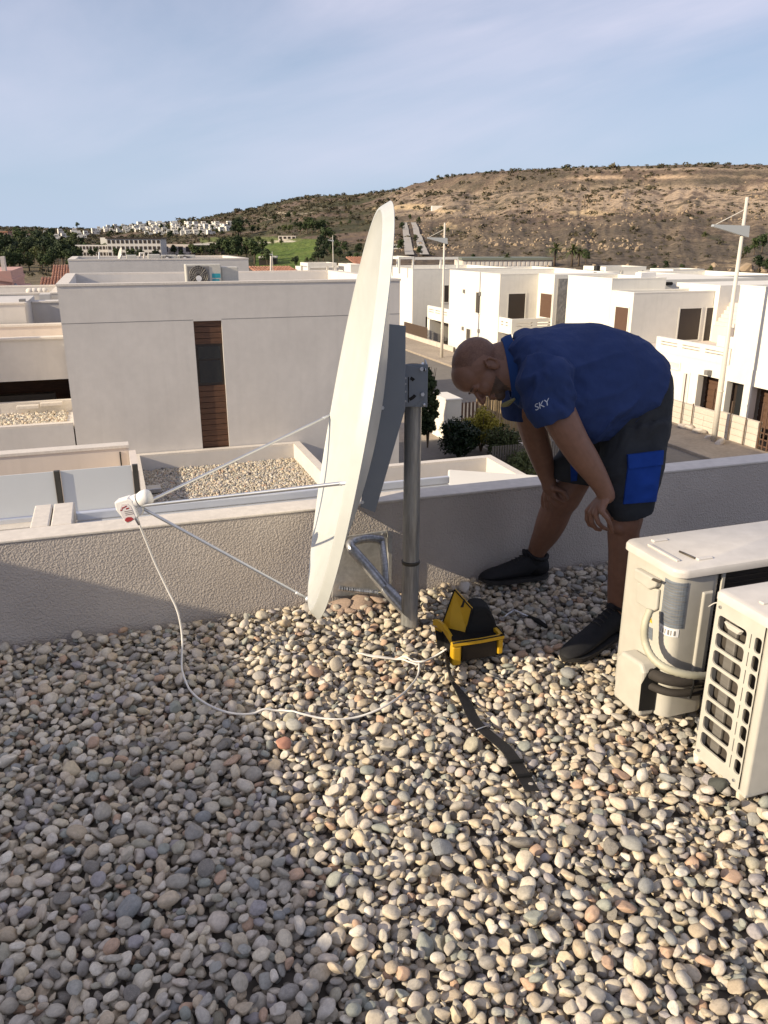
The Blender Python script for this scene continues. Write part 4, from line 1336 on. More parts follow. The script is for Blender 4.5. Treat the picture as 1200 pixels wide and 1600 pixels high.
# near leg, far leg
limb([(990, 690, 3.12, 26), (984, 755, 3.07, 26), (977, 806, 3.04, 27.5), (974, 832, 3.04, 24.5), (975, 866, 3.04, 24), (973, 900, 3.04, 23), (968, 930, 3.04, 19), (964, 955, 3.04, 15), (963, 975, 3.04, 15)])
limb([(965, 690, 3.35, 15), (922, 732, 3.40, 15), (884, 771, 3.45, 27), (872, 790, 3.48, 25), (863, 812, 3.51, 24), (854, 832, 3.55, 21), (843, 852, 3.59, 16), (836, 868, 3.62, 13), (833, 880, 3.62, 13)])
sk.ell(P(968, 818, 3.02), XR * .042, YF * .048, CU * .045, 16, 10)       # knee caps
sk.ell(P(872, 785, 3.45), XR * .044, YF * .048, CU * .045, 16, 10)


def hand(wr, kn, fingers, thumb, rp=.019):
    """wr: wrist point, kn: four knuckle points, fingers: joints beyond each knuckle"""
    w = P(*wr)
    ks = [P(*k) for k in kn]
    for k in ks:
        sk.tube([w, w.lerp(k, .5), k], [rp, rp * .92, .0125], 12, rnd=True)
    mid = (ks[0] + ks[-1]) / 2
    ax_ = (mid - w); side_ = (ks[-1] - ks[0]) / 2
    nrm_ = ax_.cross(side_).normalized()
    sk.ell(w.lerp(mid, .58), ax_ * .52, side_ * 1.12, nrm_ * .0165, 18, 10)
    for k, f in zip(ks, fingers):
        q = [k] + [P(*j) for j in f]
        rr_ = [.0112, .0102, .0092, .0080][:len(q)]
        sk.tube(q, rr_, 10, rnd=True)
    t = [w.lerp(P(*thumb[0]), .35)] + [P(*j) for j in thumb]
    sk.tube(t, [.017, .0135, .0112, .0095][:len(t)], 10, rnd=True)


hand((946, 773, 2.93), [(940, 799, 2.885), (930, 803, 2.908), (923, 802, 2.933), (918, 798, 2.958)],
     [[(949, 810, 2.878), (954, 821, 2.885), (956.5, 831, 2.895)], [(935, 817, 2.903), (942, 824, 2.915), (948, 827, 2.93)],
      [(925, 817, 2.93), (931, 826, 2.945), (938, 828, 2.96)], [(917, 811, 2.96), (921, 820, 2.975), (928, 823, 2.99)]],
     [(936, 786, 2.985), (946, 800, 3.0), (953, 810, 3.0)])
hand((858, 760, 3.42), [(868, 777, 3.385), (860, 781, 3.41), (853, 781, 3.437), (849, 777, 3.462)],
     [[(877, 783, 3.38), (884, 786, 3.385), (890, 787, 3.39)], [(868, 791, 3.405), (876, 794, 3.41), (883, 794, 3.41)],
      [(854, 791, 3.437), (860, 797, 3.44), (866, 799, 3.445)], [(848, 787, 3.465), (850, 794, 3.47), (855, 797, 3.475)]],
     [(868, 764, 3.375), (880, 768, 3.365), (886, 779, 3.36)], rp=.0175)

co, no, fs = remesh(sk, 0.0040, 2, 0.5)
hd_u = np.array(hu); hd_f = np.array(hf); hd_s = np.array(hs)
rel = co - np.array(HC_)
hfv, huv, hsv = rel @ hd_f, rel @ hd_u, rel @ hd_s
body_me = bpy.data.meshes.new('body')
bo = wloc(person)
body_me.from_pydata((co - np.array(bo)).tolist(), [], fs)
for k in ('skin', 'stubble', 'beard'): body_me.materials.append(M[k])
fi = np.array([f[0] for f in fs])
F_, U_, S_ = hfv[fi], huv[fi], hsv[fi]
headm = (np.linalg.norm(rel[fi], axis=1) < .16)
hairline = U_ > (0.045 + 0.55 * np.maximum(F_ - .01, 0) * 6 - 0.35 * np.maximum(-F_, 0) * 2.2)
mi = np.where(headm & (hairline | ((F_ < -.045) & (U_ > -.075))), 1, 0)
beard = headm & (U_ < -.058) & (F_ > .022 - .5 * (U_ + .06)) & (U_ < -.045 - .0 * F_) & (F_ < .125)
mi = np.where(beard & (np.abs(U_ + .070) + np.abs(F_ - .105) > .022), 2, mi)
body_me.polygons.foreach_set('material_index', mi.astype(np.int32))
body_me.polygons.foreach_set('use_smooth', [True] * len(fs)); body_me.update()
body = bpy.data.objects.new('body', body_me); COL.objects.link(body); put(body, bo, person)
for s in (1, -1):
    MB().tube([HL(.099, .017, .014 * s), HL(.101, .021, .030 * s), HL(.092, .019, .048 * s)], [.003, .004, .0025], 8, rnd=True).build('eyebrow', M['beard'], person, smooth=True)
    MB().tube([HL(.091, -.003, .020 * s), HL(.0935, -.004, .030 * s), HL(.089, -.003, .040 * s)], [.0012, .0018, .0012], 6, rnd=True).build('eyelashes', M['beard'], person, smooth=True)


def cloth(mb, name, m, voxel, it, folds, parent=person):
    co, no, fs = remesh(mb, voxel, it, 0.5)
    x, z, y = co[:, 0], co[:, 2], co[:, 1]
    d = np.zeros(len(co))
    for amp, ang, k1, k2, ox, oz, sx, sz in folds:
        a = R(ang); u = (x * math.cos(a) + z * math.sin(a)); v = (-x * math.sin(a) + z * math.cos(a))
        w = np.ones(len(co)) if sx is None else np.exp(-(((x - ox) / sx) ** 2 + ((z - oz) / sz) ** 2))
        r_ = fbm(u * k1 + 31 + y * 1.5, v * k2 + 11 + y * 2.5, 3)
        d += amp * w * (1 - np.abs(2 * r_ - 1) * 4).clip(-1, 1)
    co = co + no * d[:, None]
    bb = wloc(parent)
    me = bpy.data.meshes.new(name); me.from_pydata((co - np.array(bb)).tolist(), [], fs)
    me.materials.append(m); me.polygons.foreach_set('use_smooth', [True] * len(fs)); me.update()
    o = bpy.data.objects.new(name, me); COL.objects.link(o); put(o, bb, parent)
    return o, co, fs


sh = MB()
loft_s(sh, [(803, 580, 3.2, 55, 97, .085), (815, 579, 3.2, 61, 96, .15), (838, 585, 3.2, 72, 94, .212), (868, 592, 3.2, 83, 92, .222), (905, 598, 3.21, 91, 91, .222),
            (945, 602, 3.22, 92, 86, .222), (982, 612, 3.235, 82, 68, .210), (998, 626, 3.24, 74, 55, .202)], e=2.3)
sh.ell(P(915, 640, 3.19), XR * .13, YF * .195, CU * .135, 24, 14)      # belly hanging inside the shirt
sh.ell(P(850, 560, 3.2), XR * .13, YF * .21, CU * .10, 24, 14)        # upper back


def sleeve(pts):
    q = cr_path([tuple(P(x, y, d)) + (r * sc_at(y, d),) for x, y, d, r in pts], 5)
    sh.tube([Vector(v[:3]) for v in q], [float(v[3]) for v in q], 22)


sleeve([(850, 575, 3.02, 44), (852, 600, 2.975, 47), (858, 628, 2.95, 43), (864, 645, 2.945, 39), (869, 657, 2.94, 36)])
sleeve([(826, 590, 3.38, 38), (820, 615, 3.41, 36), (815, 638, 3.42, 31), (813, 654, 3.42, 27)])
shX = P(1000, 640, 3.2)
folds = [(.016, 62, 5, 15, P(812, 560, 3).x, P(812, 560, 3).z, .10, .16), (.024, 55, 3.5, 11, P(965, 665, 3.1).x, P(965, 665, 3.1).z, .16, .10),
         (.018, -40, 4, 12, P(870, 600, 3).x, P(870, 600, 3).z, .10, .12), (.007, 20, 3, 7, 0, 0, None, None)]
shirt, sco, sfs = cloth(sh, 'shirt', M['shirt'], 0.0065, 3, folds)

cl_ = MB()   # standing collar round the neck
ring = []
for (px, py, d, hf_, an, wd) in ((791, 577, 3.2, 49, 99, .074), (797, 578, 3.2, 54, 98, .080), (805, 579, 3.2, 58, 97, .088)): ring.append(stn(px, py, d, hf_, an, wd))
inner = [stn(791, 577, 3.2, 45, 99, .068), stn(800, 578, 3.2, 46, 98, .070)]
cl_.loft([inner[1], inner[0]] + ring, False)
cl_.build('collar', M['collar'], person, smooth=True, autosm=60)
MB().tube([P(786, 633, 3.13), P(793, 631, 3.10), P(803, 624, 3.085)], [.009, .011, .006], 8, rnd=True).build('collar_trim', M['collar_trim'], person, smooth=True)

so = MB()
loft_s(so, [(970, 602, 3.24, 76, 60, .19), (996, 628, 3.245, 73, 54, .200), (998, 652, 3.25, 53, 32, .195), (988, 690, 3.25, 47, 12, .185), (985, 712, 3.25, 36, 5, .14)], e=2.3)
loft_s(so, [(996, 655, 3.14, 49, 8, .12), (988, 695, 3.11, 48, 6, .118), (985, 735, 3.08, 47, 4, .112), (982, 770, 3.06, 41, 6, .104), (983, 790, 3.05, 36, 10, .098), (984, 802, 3.05, 33, 12, .094)], e=2.2)
loft_s(so, [(985, 660, 3.34, 46, -45, .12), (950, 690, 3.37, 44, -42, .115), (918, 716, 3.40, 42, -38, .108), (900, 734, 3.42, 38, -28, .104), (894, 749, 3.43, 33, -12, .098)], e=2.2)
zf = P(985, 740, 3.06)
shorts, oc, of = cloth(so, 'shorts', M['shorts'], 0.0065, 2, [(.016, 70, 4, 11, P(1000, 700, 3.1).x, P(1000, 700, 3.1).z, .14, .2), (.014, 30, 3, 10, P(920, 730, 3.3).x, P(920, 730, 3.3).z, .12, .12), (.002, 10, 4, 7, 0, 0, None, None)])


def project_patch(co, fs, poly, name, m, lift, nx=26, ny=30, thick=.004, parent=person, relief=None):
    """cloth patch laid on the garment: poly = four image corners (tl, tr, br, bl)"""
    tree = BVHTree.FromPolygons([tuple(v) for v in co], fs)
    eye = Vector((0, 0, EYE)); front = []; 
    for j in range(ny + 1):
        for i in range(nx + 1):
            a, b = i / nx, j / ny
            x = (poly[0][0] * (1 - a) + poly[1][0] * a) * (1 - b) + (poly[3][0] * (1 - a) + poly[2][0] * a) * b
            y = (poly[0][1] * (1 - a) + poly[1][1] * a) * (1 - b) + (poly[3][1] * (1 - a) + poly[2][1] * a) * b
            r = Vector(ray(x, y)).normalized()
            h = tree.ray_cast(eye, r)
            front.append(h[0] if h[0] is not None else None)
    # fill misses from the nearest hit in the row
    W = nx + 1
    for j in range(ny + 1):
        row = front[j * W:(j + 1) * W]; last = None
        for i in range(W):
            if row[i] is None and last is not None:
                x = poly[1][0]; row[i] = last + Vector((.004, .012, 0))
            last = row[i] if row[i] is not None else last
        front[j * W:(j + 1) * W] = row
    if any(p is None for p in front): return None
    g = np.array([list(p) for p in front]).reshape(ny + 1, W, 3)
    for _ in range(3):
        s_ = g.copy(); s_[1:-1, 1:-1] = (g[:-2, 1:-1] + g[2:, 1:-1] + g[1:-1, :-2] + g[1:-1, 2:] + g[1:-1, 1:-1] * 2) / 6; g = s_
    view = np.array([0, -1, 0.15])
    out = g + view * lift
    if relief is not None: out = out + view * relief(W, ny)[..., None]
    back = g - view * .004
    vs = [tuple(v) for v in out.reshape(-1, 3)] + [tuple(v) for v in back.reshape(-1, 3)]
    n = len(vs) // 2; q = []
    for j in range(ny):
        for i in range(nx):
            a = j * W + i; q.append((a, a + W, a + W + 1, a + 1))
    for i in range(nx): q.append((i, i + 1, n + i + 1, n + i)); a = ny * W + i; q.append((a + 1, a, n + a, n + a + 1))
    for j in range(ny): a = j * W; q.append((a + W, a, n + a, n + a + W)); a += nx; q.append((a, a + W, n + a + W, n + a))
    o = MB().add(vs, q).build(name, m, parent, smooth=True, autosm=50)
    return o


def pk_relief(W, ny):
    b = np.linspace(0, 1, ny + 1)[:, None]; a = np.linspace(0, 1, W)[None, :]
    r = .0015 * fbm(a * 3 + 5 + b * 2, b * 4 + a * 2, 3) - .003 * np.exp(-((a + b * 1.1 - .95) / .04) ** 2) * (b > .3) * (b < .75)
    return r


pk = project_patch(oc, of, [(981, 722), (1033, 719), (1024, 783), (973, 787)], 'cargo_pocket', M['pocket'], .012, relief=pk_relief)
if pk:
    pf = project_patch(oc, of, [(979, 710), (1035, 703), (1033.5, 725), (980, 732)], 'pocket_flap', M['pocket'], .019)
    if pf: pf.parent = pk; pf.location = (0, 0, 0)
project_patch(oc, of, [(891, 724), (903, 722), (901, 751), (892, 752)], 'far_pocket', M['pocket'], .006, 8, 10)

# printed letters on the sleeve
tree = BVHTree.FromPolygons([tuple(v) for v in sco], sfs)
tc_ = bpy.data.curves.new('sleeve_print', 'FONT'); tc_.body = 'SKY'; tc_.size = 1.0; tc_.space_character = 0.95
to = bpy.data.objects.new('tmp_text', tc_); COL.objects.link(to)
dg = bpy.context.evaluated_depsgraph_get(); dg.update()
tm = to.evaluated_get(dg).to_mesh()
tv = [v.co.copy() for v in tm.vertices]; tf = [tuple(p.vertices) for p in tm.polygons]
w_ = max(v.x for v in tv); h_ = max(v.y for v in tv)
vs = []
ca, sa = math.cos(R(24)), math.sin(R(24))
for v in tv:
    u, w2 = v.x / w_ * 25.5, v.y / h_ * 10.5
    u += w2 * .12
    x, y = 836.5 + u * ca - w2 * sa * .6, 642 - u * sa - w2 * ca
    r = Vector(ray(x, y)).normalized(); h = tree.ray_cast(Vector((0, 0, EYE)), r)
    vs.append((h[0] if h[0] is not None else P(x, y, 2.85)) + Vector((-.0012, -.0026, .0004)))
bpy.data.objects.remove(to)
MB().add(vs, tf).build('sleeve_print', M['text'], person)


def shoe(ankle, toe, zb_, nm='shoe'):
    a = Vector((ankle.x, ankle.y, 0)); t = Vector((toe.x, toe.y, 0)); d = (t - a).normalized(); heel = a - d * .075
    L_ = (t - heel).length; wv = Vector((-d.y, d.x, 0))
    prof = [(0, .022, .080, .030), (.03, .036, .108, .02), (.10, .042, .128, .012), (.22, .044, .140, .010), (.33, .044, .134, .010), (.45, .047, .112, .010), (.60, .052, .088, .010),
            (.76, .053, .072, .010), (.88, .047, .060, .012), (.96, .033, .047, .014), (1.0, .014, .034, .018)]
    up = []
    for x, hw, zt_, z0 in prof:
        c = heel + d * (x * L_); r = []
        for k in range(20):
            p = 2 * math.pi * k / 20; cc, ss = math.cos(p), math.sin(p)
            w = hw * (abs(cc) ** .8) * (1 if cc > 0 else -1); zz = (z0 + zt_) / 2 + (zt_ - z0) / 2 * ss
            if ss > 0: w *= 1 - .38 * ss
            r.append(c + wv * w + Z * (zz + zb_))
        up.append(r)
    s = MB().loft(up).build(nm, M['shoe'], person, smooth=True)
    sub = s.modifiers.new('s', 'SUBSURF'); sub.levels = 1; sub.render_levels = 1
    so_ = []
    for z in (0, .018):
        r = []
        for k in range(40):
            p = 2 * math.pi * k / 40; x = .5 + .515 * math.cos(p)
            hw = np.interp(x, [q[0] for q in prof], [q[1] + .006 for q in prof])
            e = min(1, abs(math.sin(p)) * 1.6)
            r.append(heel + d * (x * L_) + wv * (hw * e * (1 if math.sin(p) > 0 else -1)) + Z * (z + zb_ + (.012 * max(0, x - .85) / .15)))
        so_.append(r)
    MB().loft(so_).build('sole', M['sole'], s, smooth=True, autosm=45, bevel=0)
    lc = MB()
    for k in range(5):
        x = .30 + k * .055; zt_ = np.interp(x, [q[0] for q in prof], [q[2] for q in prof]) + zb_
        c = heel + d * (x * L_)
        lc.tube([c - wv * .022 + Z * (zt_ - .006), c + Z * (zt_ + .003), c + wv * .022 + Z * (zt_ - .006)], .0028, 6)
    lc.build('laces', M['sole'], s, smooth=True)
    an_ = a + Z * (zb_ + .118) - d * .012
    cr_ = MB().tube([an_ + (d * math.cos(q) * .052 + wv * math.sin(q) * .040) + Z * (.012 * math.cos(q) + .008 * math.cos(2 * q)) for q in [2 * math.pi * k / 20 for k in range(21)]], .0105, 8)
    cr_.build('ankle_collar', M['shoe'], s, smooth=True)
    MB().ell(a + d * .048 + Z * (zb_ + .128), d * .012 + Z * .026, wv * .024, d * .012 - Z * .006, 14, 8).build('tongue', M['shoe'], s, smooth=True)
    return s


an, af = P(963, 966, 3.04), P(835, 872, 3.61)
shoe(an, G(880, 1029, .04), .018)
shoe(af, G(749, 902, .05), .024)
MB().tube([P(965, 990, 3.04), P(964, 975, 3.04), P(964, 962, 3.04)], [.046, .043, .041], 20).build('sock', M['black_nylon'], person, smooth=True)
MB().tube([P(832, 892, 3.61), P(834, 880, 3.61), P(837, 868, 3.605)], [.046, .042, .038], 20).build('sock', M['black_nylon'], person, smooth=True)

# ================================================================ LAND
SKYLINE = [(-600, 352), (-200, 353), (0, 355), (90, 357), (160, 358), (215, 351), (260, 349), (300, 345), (350, 335), (400, 325), (450, 312), (500, 306), (560, 304),
           (610, 300), (650, 288), (700, 275), (750, 269), (800, 266), (850, 264), (900, 261), (1000, 259), (1100, 256), (1200, 257), (1500, 258), (1900, 262)]
RIDGE = [(-600, 2200), (0, 2200), (160, 2000), (215, 1500), (400, 1400), (560, 1150), (620, 900), (750, 720), (900, 640), (1200, 600), (1900, 600)]


def az_of(px, py): r = ray(px, py); return math.atan2(r[0], r[1])


def el_of(px, py): r = ray(px, py); return math.atan2(r[2], math.hypot(r[0], r[1]))


_az = np.array([az_of(*p) for p in SKYLINE]); _el = np.array([el_of(*p) for p in SKYLINE])
_raz = np.array([az_of(p[0], 300) for p in RIDGE]); _rr = np.array([p[1] for p in RIDGE], float)
_taz = np.array([az_of(x, 380) for x in (-600, 0, 120, 300, 400, 520, 640, 800, 1200, 1900)])
_tr0 = np.array([230, 230, 230, 240, 260, 220, 170, 150, 150, 150], float)       # where the rise begins


def terr(x, y):
    x = np.asarray(x, float); y = np.asarray(y, float)
    az = np.arctan2(x, y); r = np.hypot(x, y)
    Rr = np.interp(az, _raz, _rr); el = np.interp(az, _az, _el); r0 = np.interp(az, _taz, _tr0)
    top = EYE + Rr * np.tan(el)
    t = (r - r0) / (Rr - r0)
    tt = np.clip(t, 0, 1)
    right = np.clip((az - az_of(560, 300)) / (az_of(760, 300) - az_of(560, 300)), 0, 1); right = right * right * (3 - 2 * right)
    prof_r = np.interp(tt, [0, .12, .3, .5, .68, .78, .90, .95, 1], [0, .05, .17, .36, .56, .64, .90, .93, 1.0])
    prof_l = np.interp(tt, [0, .1, .2, .35, .55, .75, .9, 1], [0, .08, .16, .30, .50, .74, .93, 1.0])
    f = prof_r * right + prof_l * (1 - right)
    base = -6.4
    z = base + (top - base) * f
    env = np.clip(tt * 3, 0, 1) * np.clip((1.02 - tt) * 5, 0.12, 1)
    gul = fbm(az * 26 + 3, r / 260 + 2, 5, .55) - .5
    gul2 = 1 - np.abs(2 * fbm(az * 60 + fbm(x / 90, y / 90, 3) * 2, r / 420 + 7, 4) - 1) * 2
    lump = fbm(x / 38 + 40, y / 38 + 40, 6, .55) - .5
    amp = np.clip((top - base) / 75, 0.08, 1)
    z = z + env * amp * (gul * 7 + (gul2 - .5) * 1.1 * right + lump * 5.5)
    z = np.where(t > 1, top + env * 0 - (r - Rr) * .02, z)
    z = np.where(t < 0, base + (fbm(x / 30, y / 30, 3) - .5) * .2, z)
    return z


def at_px(px, py, r0=150, r1=2300):
    """first point of the land seen at that place"""
    rr = ray(px, py); h = math.hypot(rr[0], rr[1]); ds = np.geomspace(r0, r1, 900)
    X = rr[0] / h * ds; Y = rr[1] / h * ds; Zr = EYE + rr[2] / h * ds
    T = terr(X, Y); k = np.argmax(Zr <= T)
    if not (Zr <= T).any(): k = len(ds) - 1
    return Vector((X[k], Y[k], float(T[k])))


def build_land():
    na, nr = 900, 330
    az = np.linspace(R(-48), R(48), na)
    r = np.concatenate([np.geomspace(95, 1000, nr - 90), np.linspace(1012, 2700, 90)])
    A, Rg = np.meshgrid(az, r, indexing='xy')
    X = Rg * np.sin(A); Y = Rg * np.cos(A); Zt = terr(X, Y)
    rows = len(r)
    # place in the photograph, used only to know which ground cover grows where
    zc = Y * CT - (Zt - EYE) * ST
    px = 600 + FPX * X / zc; py = 800 - FPX * (Y * ST + (Zt - EYE) * CT) / zc
    n1 = fbm(X / 55, Y / 55, 6, .6); n2 = fbm(X / 14 + 60, Y / 14, 5, .6); n3 = fbm(X / 160 + 9, Y / 160, 4)
    n4 = fbm(X / 5, Y / 5 + 30, 4, .65)
    def lerp(a, b, t): return a + (np.array(b) - a) * t[..., None]
    def ss(v, a, b): q = np.clip((v - a) / (b - a), 0, 1); return q * q * (3 - 2 * q)
    c = np.ones(X.shape + (3,)) * np.array((.158, .116, .086))  # soil tones here and below lightened so colour stands in for distance haze
    c = lerp(c, (.072, .068, .042), ss(n1 * .6 + n4 * .4, .46, .58) * .85)
    c = lerp(c, (.20, .145, .09), ss(n2, .52, .66) * .6)
    gy, gx = np.gradient(Zt)
    rock = ss(n2 * .5 + n1 * .35 + n4 * .25, .50, .66)
    # pale broken cliff along the top of the right-hand hill, bare strata elsewhere
    cliff = ss(px, 820, 960) * ss(py, 282, 296) * (1 - ss(py, 318 + (n1 - .5) * 60, 342 + (n1 - .5) * 60))
    cliff2 = ss(px, 560, 640) * (1 - ss(px, 900, 1000)) * ss(py, 292, 302) * (1 - ss(py, 330 + (n1 - .5) * 50, 350))
    c = lerp(c, (.52, .39, .27), cliff * ss(n4 * .6 + n2 * .4, .34, .54) * .92)
    c = lerp(c, (.46, .35, .245), cliff2 * ss(n4 * .5 + n2 * .5, .42, .58) * .8)
    c = lerp(c, (.32, .245, .17), ss(px, 560, 700) * rock * .55)
    band = lambda y0, y1, w: np.exp(-((py - (y0 + (y1 - y0) * np.clip((px - 600) / 600, 0, 1)) + (n3 - .5) * 8 - (n2 - .5) * 5) / w) ** 2)
    c = lerp(c, (.62, .45, .29), np.clip(band(281, 277, 2.6) * ss(px, 860, 930) * ss(n2, .36, .46), 0, 1) * .95)
    c = lerp(c, (.50, .38, .26), np.clip(band(267, 265, 1.8) * ss(px, 860, 900), 0, 1) * .8)
    def blob(x0, y0, w, h, col, k=1.0, rough=5):
        nonlocal c
        d = ((px - x0 + (n2 - .5) * rough * 6) / w) ** 2 + ((py - y0 + (n4 - .5) * rough) / h) ** 2
        c = lerp(c, col, (1 - ss(d, .5, 1.1)) * k)
    for q in ((640, 323, 30, 5), (600, 326, 26, 3), (705, 355, 16, 6), (735, 366, 22, 10), (1005, 391, 14, 4), (1038, 394, 13, 4), (1060, 400, 14, 4), (1180, 405, 60, 8),
              (915, 333, 40, 5), (830, 400, 30, 3), (760, 372, 25, 6), (700, 330, 20, 3), (1130, 417, 60, 5)):
        blob(*q, (.58, .43, .25), .85)
    for q in ((455, 333, 45, 2.0), (420, 341, 30, 2.6), (495, 325, 40, 1.8)): blob(*q, (.46, .38, .28), .9, 3)
    for q in ((1190, 385, 40, 10), (1120, 371, 12, 6), (690, 362, 22, 10), (860, 398, 30, 5), (1000, 420, 70, 6), (1090, 425, 40, 5)): blob(*q, (.05, .065, .022), .8)
    c = lerp(c, (.122, .096, .070), ss(px, 560, 640) * ss(py + (n3 - .5) * 60, 335, 372) * .75 * (1 - ss(n4 * .5 + n2 * .5, .54, .64)))
    c = lerp(c, (.130, .104, .076), ss(px, 600, 700) * (1 - cliff) * (1 - cliff2) * ss(n1, .44, .56) * .6)
    # the golf course
    def poly(pts, soft=3):
        m = np.ones(px.shape)
        n = len(pts)
        for i in range(n):
            x0, y0 = pts[i]; x1, y1 = pts[(i + 1) % n]
            dd = ((x1 - x0) * (py + (n2 - .5) * 6 - y0) - (y1 - y0) * (px + (n1 - .5) * 14 - x0)) / math.hypot(x1 - x0, y1 - y0)
            m = np.minimum(m, ss(dd, -soft * .5, soft * .5))
        return m
    left = 1 - ss(px, 560, 640)
    c = lerp(c, (.060, .062, .028), left * ss(n1, .40, .55) * .7)
    c = lerp(c, (.20, .165, .10), left * (1 - ss(px, 0, 240)) * ss(py, 378, 392) * .7)
    gr = poly([(430, 372), (500, 374), (492, 400), (470, 418), (430, 428), (405, 420), (400, 398)])
    c = lerp(c, (.105, .150, .035), gr); c = lerp(c, (.150, .185, .050), gr * ss(n2, .5, .6) * .6)
    gr2 = poly([(310, 372), (420, 370), (470, 372), (470, 378), (400, 381), (312, 381)])
    c = lerp(c, (.155, .175, .060), gr2)
    for q in ((375, 379, 60, 1.7), (445, 377, 20, 1.6), (330, 381, 20, 1.4)): blob(*q, (.60, .54, .42), .95, 1)
    verts = np.stack([X, Y, Zt], -1).reshape(-1, 3)
    idx = np.arange(na * rows).reshape(rows, na)
    f = np.stack([idx[:-1, :-1], idx[:-1, 1:], idx[1:, 1:], idx[1:, :-1]], -1).reshape(-1, 4)
    me = bpy.data.meshes.new('hills')
    me.vertices.add(len(verts)); me.vertices.foreach_set('co', verts.ravel())
    me.loops.add(f.size); me.loops.foreach_set('vertex_index', f.ravel().astype(np.int32))
    me.polygons.add(len(f)); me.polygons.foreach_set('loop_start', np.arange(0, f.size, 4, dtype=np.int32)); me.polygons.foreach_set('loop_total', np.full(len(f), 4, np.int32))
    me.update(calc_edges=True); me.validate()
    at = me.color_attributes.new('soil', 'FLOAT_COLOR', 'POINT')
    col4 = np.ones((len(verts), 4), np.float32); col4[:, :3] = c.reshape(-1, 3)
    at.data.foreach_set('color', col4.ravel())
    me.materials.append(M['terrain'])
    me.polygons.foreach_set('use_smooth', [True] * len(me.polygons))
    if me.polygons[0].normal.z < 0: me.flip_normals()
    o = bpy.data.objects.new('hills', me); COL.objects.link(o)
    tag(o, kind='structure')
    return X, Y, Zt, px, py


LX, LY, LZ, LPX, LPY = build_land()
# ground sheet under everything, reaching past the horizon
gm = MB()
gm.quad((-6000, -6000, -6.62), (6000, -6000, -6.62), (6000, 6000, -6.62), (-6000, 6000, -6.62))
M['dirt'] = mat('dry_earth', (.23, .18, .12), .95, noise=.4, nscale=.08, lvl2=(1.5, .3))
tag(gm.build('ground', M['dirt']), kind='structure')
gg = MB().sbox(-60, 80, -10, 110, -6.6, -6.12)
tag(gg.build('village_ground', M['dirt']), kind='structure')
road = MB().sbox(13.2, 20.3, -10, 105, -6.118, -6.07)
tag(road.build('road', M['asphalt']), kind='structure')
tag(MB().sbox(20.302, 22.95, -10, 105, -6.116, -5.95).build('pavement', M['pave'], bevel=.03), kind='structure')
tag(MB().sbox(8.4, 13.198, -10, 105, -6.116, -5.96).build('pavement', M['pave'], bevel=.03), kind='structure')
tag(MB().sbox(18.3, 18.42, 0, 24.0, -6.069, -6.064).build('parking_line', M['paint_line']), kind='structure')
for k in range(5):
    tag(MB().sbox(18.42, 20.2, 4.0 + 4.6 * k, 4.12 + 4.6 * k, -6.069, -6.064).build('parking_line', M['paint_line']), kind='structure')


def drape(name, a, b, w0, w1, m, up=.25, n=40):
    """strip of road following the land between two points"""
    mb = MB(); rows = []
    d = (b - a); d.z = 0; s = Vector((d.y, -d.x, 0)).normalized()
    for k in range(n + 1):
        c = a.lerp(b, k / n); w = w0 + (w1 - w0) * k / n
        r = []
        zz_ = max(float(terr((c + s * w * q).x, (c + s * w * q).y)) for q in (-1.3, -.6, 0, .6, 1.3))
        for q in (-1, -.5, 0, .5, 1):
            p = c + s * w * q; r.append(Vector((p.x, p.y, zz_ + up)))
        rows.append(r)
    for k in range(n):
        for i in range(4): mb.quad(rows[k][i], rows[k][i + 1], rows[k + 1][i + 1], rows[k + 1][i])
    return tag(mb.build(name, m), kind='structure')


for xa, xb in ((640, 632), (663, 646)):
    a, b = at_px(xa, 400), at_px(xb, 349)
    drape('concrete_road', a, b, 7.0 * a.length / FPX, 3.6 * b.length / FPX, M['concrete'], .35, 60)

# ================================================================ TREES AND SCRUB


def leaf_blob(mb, c, r, n, size, rg, flat=.8):
    for _ in range(n):
        d = rg.normal(size=3); d /= np.linalg.norm(d)
        q = r * rg.uniform(.45, 1.0) ** .5
        p = Vector(c) + Vector((d[0] * q, d[1] * q, d[2] * q * flat))
        a = rg.normal(size=3); a /= np.linalg.norm(a); b = np.cross(a, d); b /= (np.linalg.norm(b) + 1e-6)
        a = Vector(a) * size * rg.uniform(.6, 1.3); b = Vector(b) * size * rg.uniform(.5, 1.1)
        mb.add([p - a, p + b * .7, p + a, p - b * .7], [(0, 1, 2, 3)])


def tree_shapes(seed, n_lumps, per, size, tall=1.0):
    rg = np.random.default_rng(seed); mb = MB()
    for k in range(n_lumps):
        a = rg.uniform(0, 6.28); rad = rg.uniform(0, .30); z = rg.uniform(.35, .84)
        rad *= 1.2 - z * .6
        leaf_blob(mb, (math.cos(a) * rad, math.sin(a) * rad, z * tall), rg.uniform(.10, .20), per, size, rg)
    return mb


def mesh_of(mb, name, m):
    me = bpy.data.meshes.new(name); me.from_pydata(mb.v, [], mb.f); me.materials.append(m); me.update(); return me


CROWNS = {'dark': [mesh_of(tree_shapes(10 + i, 15, 46, .050), 'crown', M['leaf_dark']) for i in range(4)],
          'mid': [mesh_of(tree_shapes(20 + i, 13, 40, .055), 'crown', M['leaf_mid']) for i in range(3)]}
tb = MB().tube([(0, 0, 0), (.01, 0, .25), (-.01, .01, .5), (0, 0, .75)], [.035, .028, .02, .008], 7)
for a in (0, 2.1, 4.2): tb.tube([(0, 0, .35), (.12 * math.cos(a), .12 * math.sin(a), .55), (.2 * math.cos(a), .2 * math.sin(a), .7)], [.016, .011, .004], 5)
TRUNK = mesh_of(tb, 'trunk', M['trunk'])


